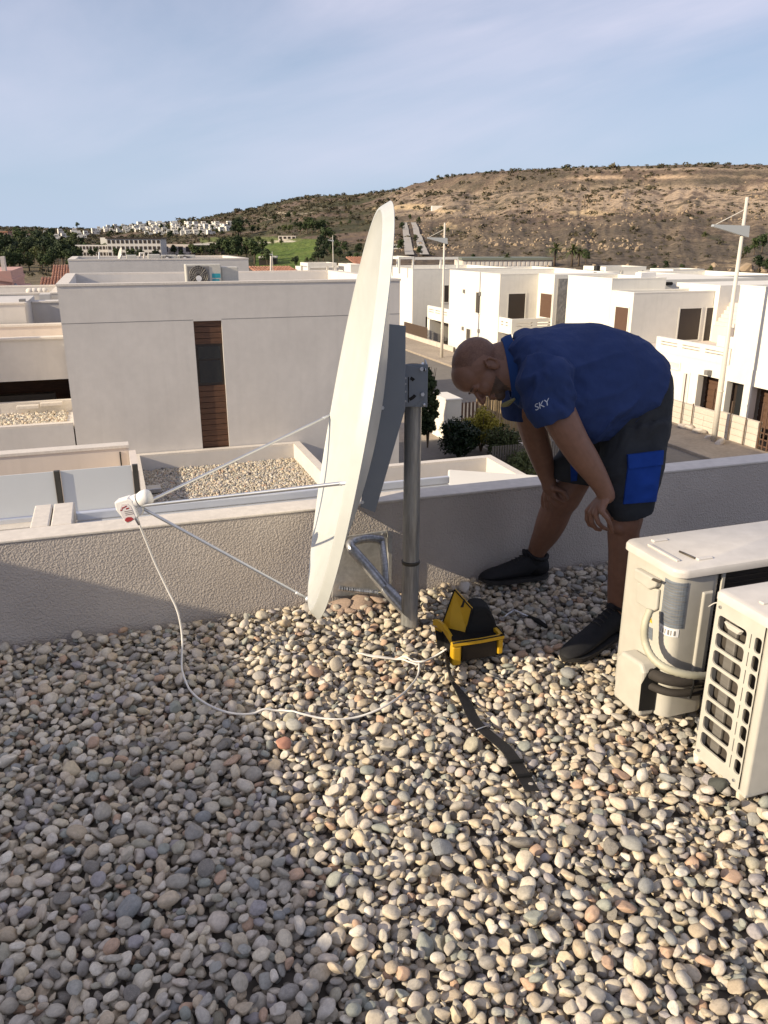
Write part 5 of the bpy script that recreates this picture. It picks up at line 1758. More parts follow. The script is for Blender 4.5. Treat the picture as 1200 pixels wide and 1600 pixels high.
def tree(p, h, w, kind, label, group, name='tree', cat='tree'):
    if kind == 'mid': label = label.replace('dark green', 'lighter olive').replace('dark', 'lighter olive', 1) if 'dark' in label else 'olive ' + label
    t = thing(name, label, cat, p, group)
    for nm, me in (('trunk', TRUNK), ('crown', random.choice(CROWNS[kind]))):
        o = bpy.data.objects.new(nm, me); COL.objects.link(o); o.scale = (w, w, h); o.rotation_euler = (0, 0, random.uniform(0, 6))
        put(o, Vector(p), t)
    return t


def tree_px(px, py, hpx, kind, label, group, wide=1.0):
    p = at_px(px, py)
    sc_ = (p.y * CT - (p.z - EYE) * ST) / FPX
    h = hpx * sc_
    return tree(p, h * 1.15, h * wide * random.uniform(.95, 1.35), kind, label, group)


rg = random.Random(5)
LB = 'dark green tree in the wooded belt left of the white roofs'
for k in range(78):      # wooded belt at the left
    x = rg.uniform(-30, 118); y = 392 + rg.random() ** 1.1 * 34
    tree_px(x, y, rg.uniform(22, 36), rg.choice(['dark', 'dark', 'mid']), LB, 'trees of the wooded belt')
for k in range(30):
    tree_px(rg.uniform(-20, 130), rg.uniform(378, 396), rg.uniform(14, 22), rg.choice(['dark', 'mid']), LB, 'trees of the wooded belt')
LB2 = 'dark tree in front of the long hotel on the plain'
for k in range(34): tree_px(rg.uniform(118, 345), rg.uniform(396, 408), rg.uniform(13, 20), rg.choice(['dark', 'dark', 'mid']), LB2, 'trees in front of the hotel')
LB3 = 'dark bushy tree along the edge of the golf green'
for x, y, h in [(345, 405, 30), (358, 408, 34), (372, 410, 36), (386, 409, 34), (398, 412, 34), (410, 402, 26), (392, 396, 24), (376, 394, 24), (365, 395, 22), (352, 397, 22), (404, 384, 14),
                (425, 384, 10), (440, 383, 10), (418, 415, 26), (498, 412, 26), (506, 408, 24), (512, 400, 26), (520, 404, 22), (530, 408, 20), (545, 412, 18), (556, 415, 18),
                (500, 392, 24), (507, 384, 26), (515, 378, 22), (522, 386, 18), (490, 415, 18), (480, 417, 14), (372, 368, 26), (368, 370, 22), (376, 370, 20), (525, 397, 20), (538, 398, 18), (462, 420, 18),
                (470, 366, 18), (480, 366, 24), (488, 367, 22), (500, 364, 20), (445, 366, 14), (455, 364, 12), (395, 362, 10), (403, 364, 10), (505, 362, 16), (495, 358, 12)]:
    tree_px(x, y, h, 'dark' if h > 15 else 'mid', LB3, 'trees round the golf green')
LB4 = 'small round tree on the slope between the far villas and the hill'
for k in range(60):
    x = rg.uniform(30, 560)
    y = np.interp(x, [0, 200, 360, 560], [368, 362, 352, 345]) + rg.uniform(-8, 18)
    tree_px(x, y, rg.uniform(6, 11), rg.choice(['dark', 'mid']), LB4, 'trees between the far villas')
LB5 = 'green tree standing at the foot of the hill behind the white houses'
for x, y, h in [(625, 395, 18), (655, 402, 16), (560, 398, 18), (1178, 398, 24), (1190, 394, 26), (1165, 402, 16), (1100, 374, 11), (1040, 425, 16), (1020, 428, 14), (1185, 425, 26), (1198, 428, 24),
                (1065, 428, 14), (915, 412, 22), (780, 412, 12), (1110, 428, 12), (690, 362, 8), (700, 365, 8), (740, 411, 14), (650, 380, 12), (628, 362, 14), (655, 352, 12), (640, 345, 9)]:
    tree_px(x, y, h, 'dark' if h > 13 else 'mid', LB5, 'trees at the foot of the hill')
LB6 = 'small dark bush on the skyline of the hill'
for k in range(60):
    x = rg.choice([rg.uniform(20, 640), rg.uniform(640, 1200), rg.uniform(640, 830), rg.uniform(330, 620)])
    y = np.interp(x, [q[0] for q in SKYLINE], [q[1] for q in SKYLINE]) + rg.uniform(1.0, 3.5)
    p = at_px(x, y)
    sc_ = p.length / FPX; h = rg.uniform(3, 5.5) * sc_
    tree(p - Vector((0, 0, h * .3)), h, h * rg.uniform(1.1, 1.8), 'dark', LB6, 'bushes on the skyline', 'bush', 'bush')


def bush_mesh(seed, n=26):
    rg_ = np.random.default_rng(seed); mb = MB(); leaf_blob(mb, (0, 0, .4), 1.0, n, .42, rg_, .6); return mb


BUSH = [mesh_of(bush_mesh(60 + i), 'bush_shape', M['scrub']) for i in range(4)]
g = np.random.default_rng(77)
pts = []
N_ = LX.size
ok = (LPX > -40) & (LPX < 1240) & (LPY < 432)
cand = np.flatnonzero(ok.ravel())
wgt = np.where(LPX.ravel()[cand] > 560, 1.0, .8) * (np.hypot(LX, LY).ravel()[cand] / 500)
dens = fbm(LX / 60 + 4, LY / 60, 4).ravel()[cand]
wgt *= np.clip((dens - .38) * 6, 0.05, 1)
green = (LPX > 395) & (LPX < 505) & (LPY > 368)
wgt[green.ravel()[cand]] = 0
wgt[(np.abs(LPX.ravel()[cand] - (655 - (400 - LPY.ravel()[cand]) * .22)) < 16) & (LPY.ravel()[cand] > 346) & (LPY.ravel()[cand] < 402)] = 0
ch_ = g.choice(cand, 14000, replace=False, p=wgt / wgt.sum())
bp = np.stack([LX.ravel()[ch_] + g.normal(0, 1, len(ch_)), LY.ravel()[ch_] + g.normal(0, 1, len(ch_)), LZ.ravel()[ch_]], -1)
sz = g.lognormal(math.log(.72), .45, len(ch_)) * np.clip(np.hypot(bp[:, 0], bp[:, 1]) / 420, .6, 2.6)
scatter('scrub', bp, np.stack([np.zeros(len(ch_)), np.zeros(len(ch_)), g.uniform(0, 6, len(ch_))], -1), np.stack([sz, sz, sz * .8], -1), g.integers(0, 4, len(ch_)), BUSH)
# rocks strewn over the cliff and the strata
ROCK = [pebble_mesh('rock_shape', 200 + i, 1, mat('pale_rock', (.36, .27, .18), .95, noise=.3, nscale=1), True) for i in range(3)]
for me in ROCK: me.polygons.foreach_set('use_smooth', [False] * len(me.polygons))
w2 = ((LPX > 820) & (LPY > 284) & (LPY < 345)) * 1.0 + ((LPX > 600) & (LPX < 1000) & (LPY > 285) & (LPY < 400)) * .35 + ((LPX > 600) & (LPY > 380)) * .08
w2 = (w2 * np.clip((fbm(LX / 30 + 4, LY / 30 + 9, 4) - .42) * 8, 0, 1)).ravel()
ck = g.choice(np.arange(N_), 7000, replace=False, p=w2 / w2.sum())
bp = np.stack([LX.ravel()[ck], LY.ravel()[ck], LZ.ravel()[ck]], -1)
sz = g.lognormal(math.log(.42), .45, len(ck))
scatter('rocks', bp, g.uniform(0, 6, (len(ck), 3)), np.stack([sz * 1.3, sz, sz * .7], -1), g.integers(0, 3, len(ck)), ROCK)


def palm(px, py, hpx, label):
    p = at_px(px, py); s = p.length / FPX; h = hpx * s
    t = thing('palm_tree', label, 'palm tree', p, 'palms behind the white roofs')
    MB().tube([p, p + Z * h * .35, p + Vector((h * .02, 0, h * .66))], [h * .05, h * .038, h * .042], 8).build('trunk', M['trunk'], t, smooth=True)
    c = p + Vector((h * .02, 0, h * .66)); mb = MB(); g_ = np.random.default_rng(int(px))
    for k in range(46):
        a = g_.uniform(0, 6.28); e = g_.uniform(-.5, 1.35); d = Vector((math.cos(a) * math.cos(e), math.sin(a) * math.cos(e), math.sin(e)))
        L_ = h * g_.uniform(.42, .55); q = [c + d * (L_ * u) + Z * (-L_ * .45 * u * u) for u in (0, .35, .7, 1)]
        sd = d.cross(Z).normalized() * (h * .030)
        for i in range(3):
            w0, w1 = (1 - i * .28), (1 - (i + 1) * .28)
            mb.add([q[i] - sd * w0 - Z * .06 * w0 * h * .3, q[i], q[i + 1], q[i + 1] - sd * w1 - Z * .06 * w1 * h * .3], [(0, 1, 2, 3)])
            mb.add([q[i] + sd * w0 - Z * .06 * w0 * h * .3, q[i], q[i + 1], q[i + 1] + sd * w1 - Z * .06 * w1 * h * .3], [(3, 2, 1, 0)])
    mb.build('crown', M['palm'], t)


palm(866, 416, 38, 'tall single palm in front of the long green-roofed shed')
palm(893, 417, 36, 'palm standing left of the last palm of the pair')
palm(904, 416, 30, 'right palm of the pair behind the white roofs')
palm(791, 418, 24, 'short palm left of the shed on the plain')

# far villas, hotel and other far buildings


def wbox(name, m, parent, p, ux, w, d, h, z0=-2.0, bevel=0):
    """box on the land: p foot centre of its front, ux direction of its front"""
    u = Vector(ux).normalized(); v = Vector((-u.y, u.x, 0))
    c = [p - u * w / 2, p + u * w / 2, p + u * w / 2 + v * d, p - u * w / 2 + v * d]
    return MB().hexa([Vector((q.x, q.y, p.z + z0)) for q in c], [Vector((q.x, q.y, p.z + h)) for q in c]).build(name, m, parent, bevel=bevel)


rv = random.Random(3)


def villa(px, py, wpx, hpx, label, group):
    p = at_px(px, py); s = p.length / FPX; w, h = wpx * s, hpx * s
    a = R(rv.choice([18, 20, -60, 30])); u = Vector((math.cos(a), math.sin(a), 0)); v = Vector((-u.y, u.x, 0))
    t = thing('villa', label, 'villa', p, group)
    mb = MB()
    for (o, ww_, hh_) in ((-.25, .55, 1.0), (.28, .5, .62)):
        q = p + u * w * o
        c = [q - u * w * ww_ / 2, q + u * w * ww_ / 2, q + u * w * ww_ / 2 + v * w * .7 + Z * 0, q - u * w * ww_ / 2 + v * w * .7]
        mb.hexa([Vector((k.x, k.y, p.z - 4)) for k in c], [Vector((k.x, k.y, p.z + h * hh_)) for k in c])
    mb.build('wall', M['white_wall'], t)
    for o, z in ((-.34, .68), (-.16, .68), (-.34, .25), (.2, .25), (.38, .25)):
        q = p + u * w * o - v * .03 + Z * h * z
        MB().obox(q, u * w * .05, v * .05, Z * h * .11).build('window', M['darkbrown'], t)
    return t


VG = 'white villas far away on the slope'
for x, y, w in ((32, 378, 9), (44, 377, 11), (56, 378, 12), (68, 377, 12), (80, 378, 9), (92, 375, 10), (104, 374, 9), (112, 369, 9), (128, 372, 10), (120, 366, 8), (138, 370, 8),
                (98, 367, 8), (150, 366, 7), (16, 376, 9), (75, 370, 8)):
    villa(x, y, w + 2, 8, 'white villa in the loose cluster above the wooded belt', VG + ' above the wooded belt')
for k in range(20): villa(152 + k * 3.9 + rv.uniform(-2, 2), 363 - (k % 3) * 3 + rv.uniform(-1, 1), 8, 5.5, 'white villa half hidden on the low crest behind the hotel', VG + ' behind the hotel')
for row in range(4):
    for k in range(13 if row < 3 else 10):
        villa(222 + k * 11 + row * 3.5 + rv.uniform(-2, 2), 353 + row * 4.6 - k * .05 + rv.uniform(-.7, .7), 11, 6, 'white villa in the dense terraced rows under the low hill', VG + ' in terraced rows')


def block(name, label, cat, x0, x1, ytop, ybot, m, wins=(0, 0), wm='darkbrown', depth=12, roof=None):
    p = at_px((x0 + x1) / 2, ybot); s = (p.y * CT - (p.z - EYE) * ST) / FPX
    w, h = (x1 - x0) * s, (ybot - ytop) * s
    t = thing(name, label, cat, p)
    u = Vector((UX, UY, 0)) * .3 + Vector((1, 0, 0)); u.normalize(); v = Vector((-u.y, u.x, 0))
    wbox('wall', M[m], t, p, u, w, depth, h, -5)
    if roof: wbox('roof', M[roof], t, p + Z * (h + .02) - v * .4, u, w * 1.03, depth + .8, .5, 0)
    nx, nz = wins
    for i in range(nx):
        for k in range(nz):
            q = p + u * w * ((i + .5) / nx - .5) + Z * h * ((k + .55) / nz) - v * .06
            f = MB().obox(q, u * w / nx * .30, v * .05, Z * h / nz * .26).build('window', M[wm], t)
    return t


block('hotel', 'long grey hotel wing with two rows of windows among the trees', 'hotel', 100, 176, 384, 402, 'facade', (15, 2))
block('hotel', 'taller grey hotel block with three rows of windows behind the white roof', 'hotel', 170, 252, 375, 402, 'facade', (12, 3), roof='darkbrown')
block('pavilion', 'small white tower rising between the two hotel wings', 'tower', 158, 169, 372, 386, 'white_wall', (0, 0), depth=6)
block('warehouse', 'low beige building at the right end of the hotel', 'building', 254, 300, 383, 398, 'beige_wall', (4, 1))
block('warehouse', 'dark low building beside the golf green', 'building', 303, 346, 384, 398, 'darkbrown', (0, 0), roof='facade')
block('warehouse', 'small white topped shed behind the roof at the golf green', 'shed', 405, 432, 404, 414, 'darkbrown', (0, 0), roof='cap', depth=8)
block('farmhouse', 'beige hillside house above the golf green', 'house', 435, 462, 369, 375, 'beige_wall', (4, 1), depth=8)
block('farmhouse', 'brown house at the far left edge above the trees', 'house', -10, 16, 365, 392, 'pink_wall', (3, 2), roof='tiles')
block('shed', 'long low shed with faded green roof behind the white houses', 'shed', 722, 864, 407, 419, 'beige_wall', (20, 1), wm='facade', roof='greenroof')
block('reservoir', 'small white tank building on the hillside', 'building', 675, 692, 322, 327, 'white_wall', (0, 0), depth=5)
block('farmhouse', 'small white house beside the concrete roads', 'house', 612, 626, 383, 389, 'white_wall', (2, 1), depth=6)

# ================================================================ VILLAGE


def sb(name, m, parent, s0, s1, t0, t1, z0, z1, bevel=0.0): return MB().sbox(s0, s1, t0, t1, z0, z1).build(name, M[m], parent, bevel=bevel)


def parapeted(t, m, s0, s1, t0, t1, z0, z1, roof_drop=.45, th=.22, cap='cap', name='wall', over=.012):
    """flat-roofed volume: walls, sunk roof, parapet coping"""
    sb(name, m, t, s0, s1, t0, t1, z0, z1 - roof_drop)
    for a in ((s0, s1, t0, t0 + th), (s0, s1, t1 - th, t1), (s0, s0 + th, t0 + th, t1 - th), (s1 - th, s1, t0 + th, t1 - th)):
        sb('parapet', m, t, *a, z1 - roof_drop, z1 - .06)
    o = over
    for a in ((s0 - o, s1 + o, t0 - o, t0 + th + o), (s0 - o, s1 + o, t1 - th - o, t1 + o), (s0 - o, s0 + th + o, t0 + th + o, t1 - th - o), (s1 - th - o, s1 + o, t0 + th + o, t1 - th - o)):
        sb('coping', cap, t, *a, z1 - .06, z1)


# --- the grey house straight ahead with the timber slot
FT = 20.0
A_ = onT(88, 444, FT); B_ = onT(625, 437, FT)
hs0, hs1, hz = A_[0], B_[0], A_[2]
nh = thing('house', 'big plain grey-beige house front with a tall timber slot and narrow dark window', 'house', from_st((hs0 + hs1) / 2, FT, -6.1))
w0 = onT(302, 502, FT); w1 = onT(346, 501, FT)
zl = onT(302, 502, FT)[2]
wz0 = -6.1
sb('wall', 'facade', nh, hs0, w0[0], FT, FT + 6.5, wz0, hz - .45)
sb('wall', 'facade', nh, w1[0], hs1, FT, FT + 6.5, wz0, hz - .45)
sb('wall', 'facade', nh, w0[0], w1[0], FT, FT + 6.5, zl, hz - .45)
sb('recess', 'darkbrown', nh, w0[0], w1[0], FT + .16, FT + 6.4, wz0, zl - .001)
th = .25
for a in ((hs0, hs1, FT, FT + th), (hs0, hs1, FT + 6.5 - th, FT + 6.5), (hs0, hs0 + th, FT + th, FT + 6.5 - th), (hs1 - th, hs1, FT + th, FT + 6.5 - th)): sb('parapet', 'facade', nh, *a, hz - .45, hz - .05)
for a in ((hs0 - .02, hs1 + .02, FT - .02, FT + th + .02), (hs0, hs1, FT + 6.5 - th, FT + 6.52), (hs0 - .02, hs0 + th, FT + th + .02, FT + 6.5 - th), (hs1 - th, hs1 + .02, FT + th + .02, FT + 6.5 - th)): sb('coping', 'cap', nh, *a, hz - .05, hz)
gz0, gz1 = onT(306, 604, FT)[2], onT(304, 539, FT)[2]
n_up = 4; n_lo = 12
sw0, sw1 = w0[0] + .004, w1[0] - .004
for k in range(n_up):
    a = gz1 + (zl - gz1) * k / n_up; b = gz1 + (zl - gz1) * (k + 1) / n_up
    sb('timber_board', 'wood', nh, sw0, sw1, FT + .06, FT + .09 + .006 * (k % 3), a + .006, b - .006)
for k in range(n_lo):
    z_lo = gz0 - 1.7
    a = z_lo + (gz0 - z_lo) * k / n_lo; b = z_lo + (gz0 - z_lo) * (k + 1) / n_lo
    sb('timber_board', 'wood', nh, sw0, sw1, FT + .06, FT + .09 + .006 * (k % 3), a + .006, b - .006)
wf = sb('window', 'darkbrown', nh, sw0, sw1, FT + .09, FT + .15, gz0, gz1)
sb('pane', 'glass', wf, sw0 + .06, sw1 - .06, FT + .075, FT + .089, gz0 + .06, (gz0 + gz1) / 2 + .1)
sb('pane', 'glass', wf, sw0 + .06, sw1 - .06, FT + .075, FT + .089, (gz0 + gz1) / 2 + .14, gz1 - .06)
jz = onT(200, 503, FT)[2]
sb('expansion_joint', 'grille', nh, hs0, w0[0], FT - .003, FT - .001, jz - .006, jz + .006)
sb('expansion_joint', 'grille', nh, w1[0], hs1, FT - .003, FT - .001, jz - .006, jz + .006)


def condenser(label, x0, x1, ytop, ybot, t, depth=.32, group=None, fan=True, teal=False):
    a, b = onT(x0, ytop, t), onT(x1, ytop, t); zb_ = onT(x0, ybot, t)[2]
    s0, s1, z1 = a[0], b[0], a[2]
    o = thing('air_conditioner', label, 'air conditioner', from_st((s0 + s1) / 2, t, zb_), group)
    sb('casing', 'ac', o, s0, s1, t, t + depth, zb_, z1, .02)
    if fan:
        w = s1 - s0; c0, c1 = s0 + .05 * w, s0 + .66 * w; h = z1 - zb_; cz = zb_ + h * .5; cs_ = (c0 + c1) / 2; r = min(c1 - c0, h * .9) / 2
        f = sb('fan_panel', 'grille', o, c0, c1, t - .012, t - .002, zb_ + .04, z1 - .05)
        MB().tube([from_st(cs_, t - .020, cz), from_st(cs_, t - .013, cz)], r * .98, 28).build('fan_ring', M['coil'], f)
        mb = MB()
        for k in range(20):
            an_ = 2 * math.pi * k / 20
            mb.tube([from_st(cs_ + r * .2 * math.cos(an_), t - .026, cz + r * .2 * math.sin(an_)), from_st(cs_ + r * .95 * math.cos(an_ + .4), t - .026, cz + r * .95 * math.sin(an_ + .4))], .006, 4)
        for q in (.4, .6, .8, .96): mb.tube([from_st(cs_ + r * q * math.cos(2 * math.pi * k / 24), t - .026, cz + r * q * math.sin(2 * math.pi * k / 24)) for k in range(25)], .005, 4)
        mb.build('grille', M['fin'], f)
        MB().tube([from_st(cs_, t - .034, cz - r * .3), from_st(cs_, t - .027, cz - r * .3)], .07, 14).build('badge', M['white_plastic'], f)
    if teal:
        for k, hgt in enumerate((.10, .07, .05)): sb('teal_print', 'teal', o, s0 + w * .73, s0 + w * (.97 - .04 * k), t - .004, t - .001, z1 - .22 - k * .13 - hgt, z1 - .22 - k * .13)
    return o


condenser('condenser with round fan and teal print on the grey house roof', 289, 345, 413, 448, FT + .45, teal=True)
o_ = condenser('plain white box beside the condenser on the grey house roof', 345.5, 372, 417, 448, FT + .55, fan=False)
# the next house behind, its top rising over the grey front
A2, B2 = onT(106, 405, 34), onT(388, 404, 34)
bh = thing('house', 'pale flat-topped house rising just behind the grey one', 'house', from_st(2, 34, -6))
parapeted(bh, 'facade', A2[0], B2[0], 34, 40, -6, A2[2], .5, .25)
kx = [(197, 213, 398.5), (231, 250, 397.5), (252, 276, 398.5), (279, 305, 398.5)]
lbs = ['plain white box at the left on the pale roof behind', 'white box with an open hoop beside it on the pale roof', 'wide white condenser in the middle of the pale roof', 'rightmost white condenser on the pale roof behind']
for (x0, x1, y0), l in zip(kx, lbs): condenser(l, x0, x1, y0, 408, 34.5, .5, fan=x1 - x0 > 22)
hp_ = thing('pipe_hoop', 'small white hoop pipe on the pale roof behind', 'pipe', from_st(*onT(222, 405, 34.6)))
MB().tube([from_st(*onT(x, y, 34.6)) for x, y in ((219, 407), (219, 396), (225, 396), (225, 407))], .06, 8).build('pipe', M['cap'], hp_)
ap = thing('antenna_pole', 'thin antenna pole on the pale roof behind', 'pole', from_st(*onT(155, 405, 34.6)))
MB().tube([from_st(*onT(155, 407, 34.6)), from_st(*onT(155, 394, 34.6))], .03, 6).build('pole', M['alu'], ap)
sdh = thing('small_dish', 'little satellite dish on the roof behind the grey house', 'satellite dish', from_st(*onT(187, 402, 34.8)))
c_ = from_st(*onT(187, 396.5, 34.8)); dn = Vector((-.8, -.5, .3)).normalized(); d1 = dn.cross(Z).normalized(); d2 = dn.cross(d1)
MB().loft([[c_ + dn * q2 + (d1 * math.cos(2 * math.pi * k / 20) * .22 + d2 * math.sin(2 * math.pi * k / 20) * .26) * q1 for k in range(20)] for q1, q2 in ((.05, -.07), (.5, -.05), (1, 0), (1, -.01), (.5, -.065), (.05, -.085))]).build('reflector', M['ac'], sdh, smooth=True, autosm=40)
MB().tube([c_ - dn * .08, from_st(*onT(188, 407, 34.8))], .03, 6).build('pole', M['alu'], sdh)

# --- gravel roofs below us
gr = np.random.default_rng(9)
LOWP = [pebble_mesh('roof_pebble', 300 + i, 2, M['pebble_far'], i % 3 == 2) for i in range(6)]


def gravel_roof(name, label, s0, s1, t0, t1, ztop, n, size, wallm='facade', th=.2, z0=-6.1, drop=.42, sides='nsew'):
    o = thing(name, label, 'roof', from_st((s0 + s1) / 2, (t0 + t1) / 2, z0))
    sb('wall', wallm, o, s0, s1, t0, t1, z0, ztop - drop)
    P4 = {'s': (s0, s1, t0, t0 + th), 'n': (s0, s1, t1 - th, t1), 'w': (s0, s0 + th, t0 + (th if 's' in sides else 0), t1 - (th if 'n' in sides else 0)), 'e': (s1 - th, s1, t0 + (th if 's' in sides else 0), t1 - (th if 'n' in sides else 0))}
    for k in sides:
        a = P4[k]
        sb('parapet', wallm, o, *a, ztop - drop, ztop - .05); sb('coping', 'cap', o, *a, ztop - .05, ztop)
    pts = []
    for _ in range(n):
        s_, t_ = gr.uniform(s0 + th, s1 - th), gr.uniform(t0 + th * .3, t1 - th)
        pts.append(tuple(from_st(s_, t_, ztop - drop + gr.uniform(-.005, .035))))
    sz = gr.lognormal(math.log(size), .28, n)
    sb('bed', 'bed', o, s0 + th, s1 - th, t0 + .02, t1 - th, ztop - drop + .001, ztop - drop + .006)
    scatter('pebbles', pts, gr.uniform(0, 6, (n, 3)), np.stack([sz, sz * .85, sz * .7], -1), gr.integers(0, 6, n), LOWP, o)
    return o


zt_ = -3.4
gravel_roof('annex_roof', 'gravel roof of the annex in front of the grey house, behind the rods', .19, 4.42, 11.0, 19.98, zt_, 36000, .025)
gravel_roof('annex_roof', 'narrower gravel roof seen right of the mast with pale coping', 4.6, 8.55, 10.5, 17.1, zt_, 26000, .025)
# terrace with frosted glass at the left
tr = thing('terrace', 'beige terrace wall with pale coping behind the frosted glass', 'terrace', from_st(-1.5, 15, -6))
gt = onT(200, 695, 15.0); gz = gt[2]
sb('wall', 'beige_wall', tr, -5.5, gt[0], 15.0, 15.25, -6, gz - .05)
sb('coping', 'cap', tr, -5.5, gt[0] + .01, 14.98, 15.27, gz - .05, gz)
sb('side_wall', 'beige_wall', tr, gt[0] - .0, gt[0] + .12, 13.5, 14.97, -6, gz - .10)
sb('slot', 'black', tr, onT(188, 720, 15)[0], onT(190, 720, 15)[0], 14.985, 14.999, gz - .8, gz - .12)
sb('deck', 'pave', tr, -5.5, .18, 10.5, 14.98, -6, -3.3)
g0 = onT(0, 741, 12.5); g1 = onT(205, 727, 12.5); gb = onT(205, 792, 12.5)
gl = thing('glass_balustrade', 'frosted glass balustrade with dark posts on the terrace below', 'balustrade', from_st(-1, 12.5, gb[2]))
p1a, p1b = onT(84, 740, 12.5)[0], onT(94, 740, 12.5)[0]
zt1, zb1 = g1[2], gb[2]
for a, b in ((p1b + .005, g1[0]), (p1a - 1.02, p1a - .005), (p1a - 2.15, p1a - 1.14), (p1a - 3.3, p1a - 2.27)): sb('glass_panel', 'frost', gl, a, b, 12.50, 12.515, zb1 + .02, zt1)
for a in (p1a, g1[0] + .01, p1a - 1.13, p1a - 2.26): sb('post', 'darkmetal', gl, a, a + .085, 12.47, 12.54, zb1, zt1 + .01, .006)
sb('base_rail', 'rail', gl, -4.4, g1[0] + .1, 12.44, 12.56, zb1 - .06, zb1 - .001)
sb('kerb', 'cap', gl, -4.4, g1[0] + .1, 12.2, 12.75, zb1 - .5, zb1 - .061)
ml = thing('roof_ladder', 'grey metal frame lying on the gravel behind the receiver head', 'frame', G(243, 765, -3.75))
MB().obox(G(240, 764, -3.70), from_st(.16, 0, 0), from_st(0, .16, 0), Z * .05).build('frame', M['alu'], ml, bevel=.01)

# --- stack of roofs at the far left
lf = thing('house', 'grey house part at the left edge with a dark porch under its wall', 'house', from_st(-3, 20, -6))
e0 = hs0 - .03
z_a = onT(95, 526, 22.8)[2]; z_b = onT(103, 592, 22.8)[2]; z_c = onT(103, 623, 22.5)[2]
sb('wall', 'facade', lf, -8, e0, 22.8, 23.1, z_b, z_a - .05); sb('coping', 'cap', lf, -8, e0, 22.75, 23.15, z_a - .05, z_a)
sb('roof', 'beige_wall', lf, -8, e0, 23.16, 25.6, z_b, z_a - .40)
sb('parapet', 'beige_wall', lf, -8, e0, 25.61, 25.9, z_b, z_a + .02); sb('coping', 'cap', lf, -8, e0, 25.58, 25.93, z_a + .021, z_a + .08)
sb('porch_back', 'wood', lf, -8, e0, 25.2, 25.3, -6, z_b - .01)
sb('porch_bench', 'coil', lf, -8, onT(87, 618, 23.9)[0], 23.8, 24.1, -6, onT(60, 615, 23.9)[2])
gravel_roof('annex_roof', 'small sunlit gravel roof at the left edge below the dark porch', -8.0, e0, 20.0, 22.28, onT(60, 664, 20.0)[2], 9000, .036, drop=.14, sides='s')
sb('shade_wall', 'facade', lf, -3.7, -3.5, 22.2, 22.74, -6, -.05)  # unseen wall added to cast the diagonal shade on the house wall
sb('upstand', 'cap', lf, -8, e0, 22.3, 22.5, z_c - .5, z_c)
for x0, x1, y in ((26, 61, 634), (63, 98, 629)):
    s0_, s1_ = onT(x0, y, 22.1)[0], onT(x1, y, 22.1)[0]; zz = onT(x0, y, 22.1)[2]
    q = MB().sbox(s0_, s1_, 22.0, 22.2, zz - .09, zz)
    tag(q.build('coping_stone', M['cap'], bevel=.01), 'pale coping stone lying on the small gravel roof, ' + ('left' if x0 < 50 else 'right') + ' of the two', 'coping stone')
lg2 = thing('house', 'low white house behind at the left edge with a stepped corner', 'house', from_st(-4, 26, -6))
zz = onT(60, 470, 27)[2]; sc_ = onT(37, 472, 26)[0]
sb('wall', 'facade', lg2, -10, sc_, 26, 30, -6, onT(20, 473, 26)[2] - .05); sb('coping', 'cap', lg2, -10, sc_ + .02, 25.97, 26.3, onT(20, 473, 26)[2] - .049, onT(20, 473, 26)[2])
sb('wall', 'facade', lg2, sc_ + .001, e0 - .2, 28.5, 30, -6, onT(60, 471, 28.5)[2] - .05); sb('coping', 'cap', lg2, sc_ + .021, e0 - .2, 28.47, 28.8, onT(60, 471, 28.5)[2] - .049, onT(60, 471, 28.5)[2])
z3 = onT(40, 458, 34)[2]
lg3 = thing('house', 'long low pale roof at the left behind the stepped house', 'house', from_st(-5, 34, -6))
parapeted(lg3, 'facade', -14, -1.7, 34, 40, -6, z3, .5, .3)
sb('roof_box', 'facade', lg3, onT(61, 462, 33)[0], onT(78, 462, 33)[0], 33.0, 33.8, -6, onT(61, 460, 33)[2])
for k, x in enumerate((47, 54, 63, 70)):
    c = from_st(*onT(x, 455, 35)); b = MB().ell(c, XR * .16, YF * .16, Z * .13, 12, 7)
    tag(b.build('vent_dome', M['cap'], smooth=True), ['first', 'second', 'third', 'last'][k] + ' small white dome from the left on the pale roof edge', 'vent')
vb = MB().sbox(onT(29, 467, 27)[0], onT(38, 467, 27)[0], 27, 27.4, onT(30, 473, 27)[2] - .6, onT(30, 468, 27)[2])
tag(vb.build('roof_vent', M['grille']), 'small grey vent on the stepped white house at the left', 'vent')
# pink house and tiled roofs
pk_ = thing('house', 'pink rendered house with small chimney at the left edge', 'house', from_st(-9, 45, -6))
a, b = onT(-90, 414, 45)[0], onT(15, 414, 45)[0]
pz = onT(5, 417, 45)[2]
sb('wall', 'pink_wall', pk_, a, b, 45, 52, -7, pz - .2)
MB().prism([from_st(a, 44.9, pz - .2), from_st(b + .05, 44.9, pz - .75), from_st(b + .05, 44.9, pz - .6), from_st(a, 44.9, pz + .35)], from_st(0, 7.2, 0)).build('roof', M['pink_wall'], pk_)
sb('chimney', 'beige_wall', pk_, onT(-1, 402, 45)[0], onT(5, 402, 45)[0], 45.2, 45.9, pz - .5, onT(2, 401, 45)[2])
hut = thing('hut', 'low hut with pale grey pitched roof beside the pink house', 'hut', from_st(-8, 46, -7))
a, b = onT(15, 450, 46)[0], onT(42, 450, 46)[0]; z1_ = onT(20, 448, 46)[2]; z2_ = onT(20, 437, 46)[2]
sb('wall', 'pink_wall', hut, a, b, 46, 49, -7, z1_)
MB().prism([from_st(a - .1, 45.8, z1_ + .01), from_st(b - .4, 45.8, z1_ + .01), from_st(b - .9, 47.5, z2_), from_st(a - .1, 47.5, z2_)], Z * .08).build('roof', M['lamp_head'], hut)


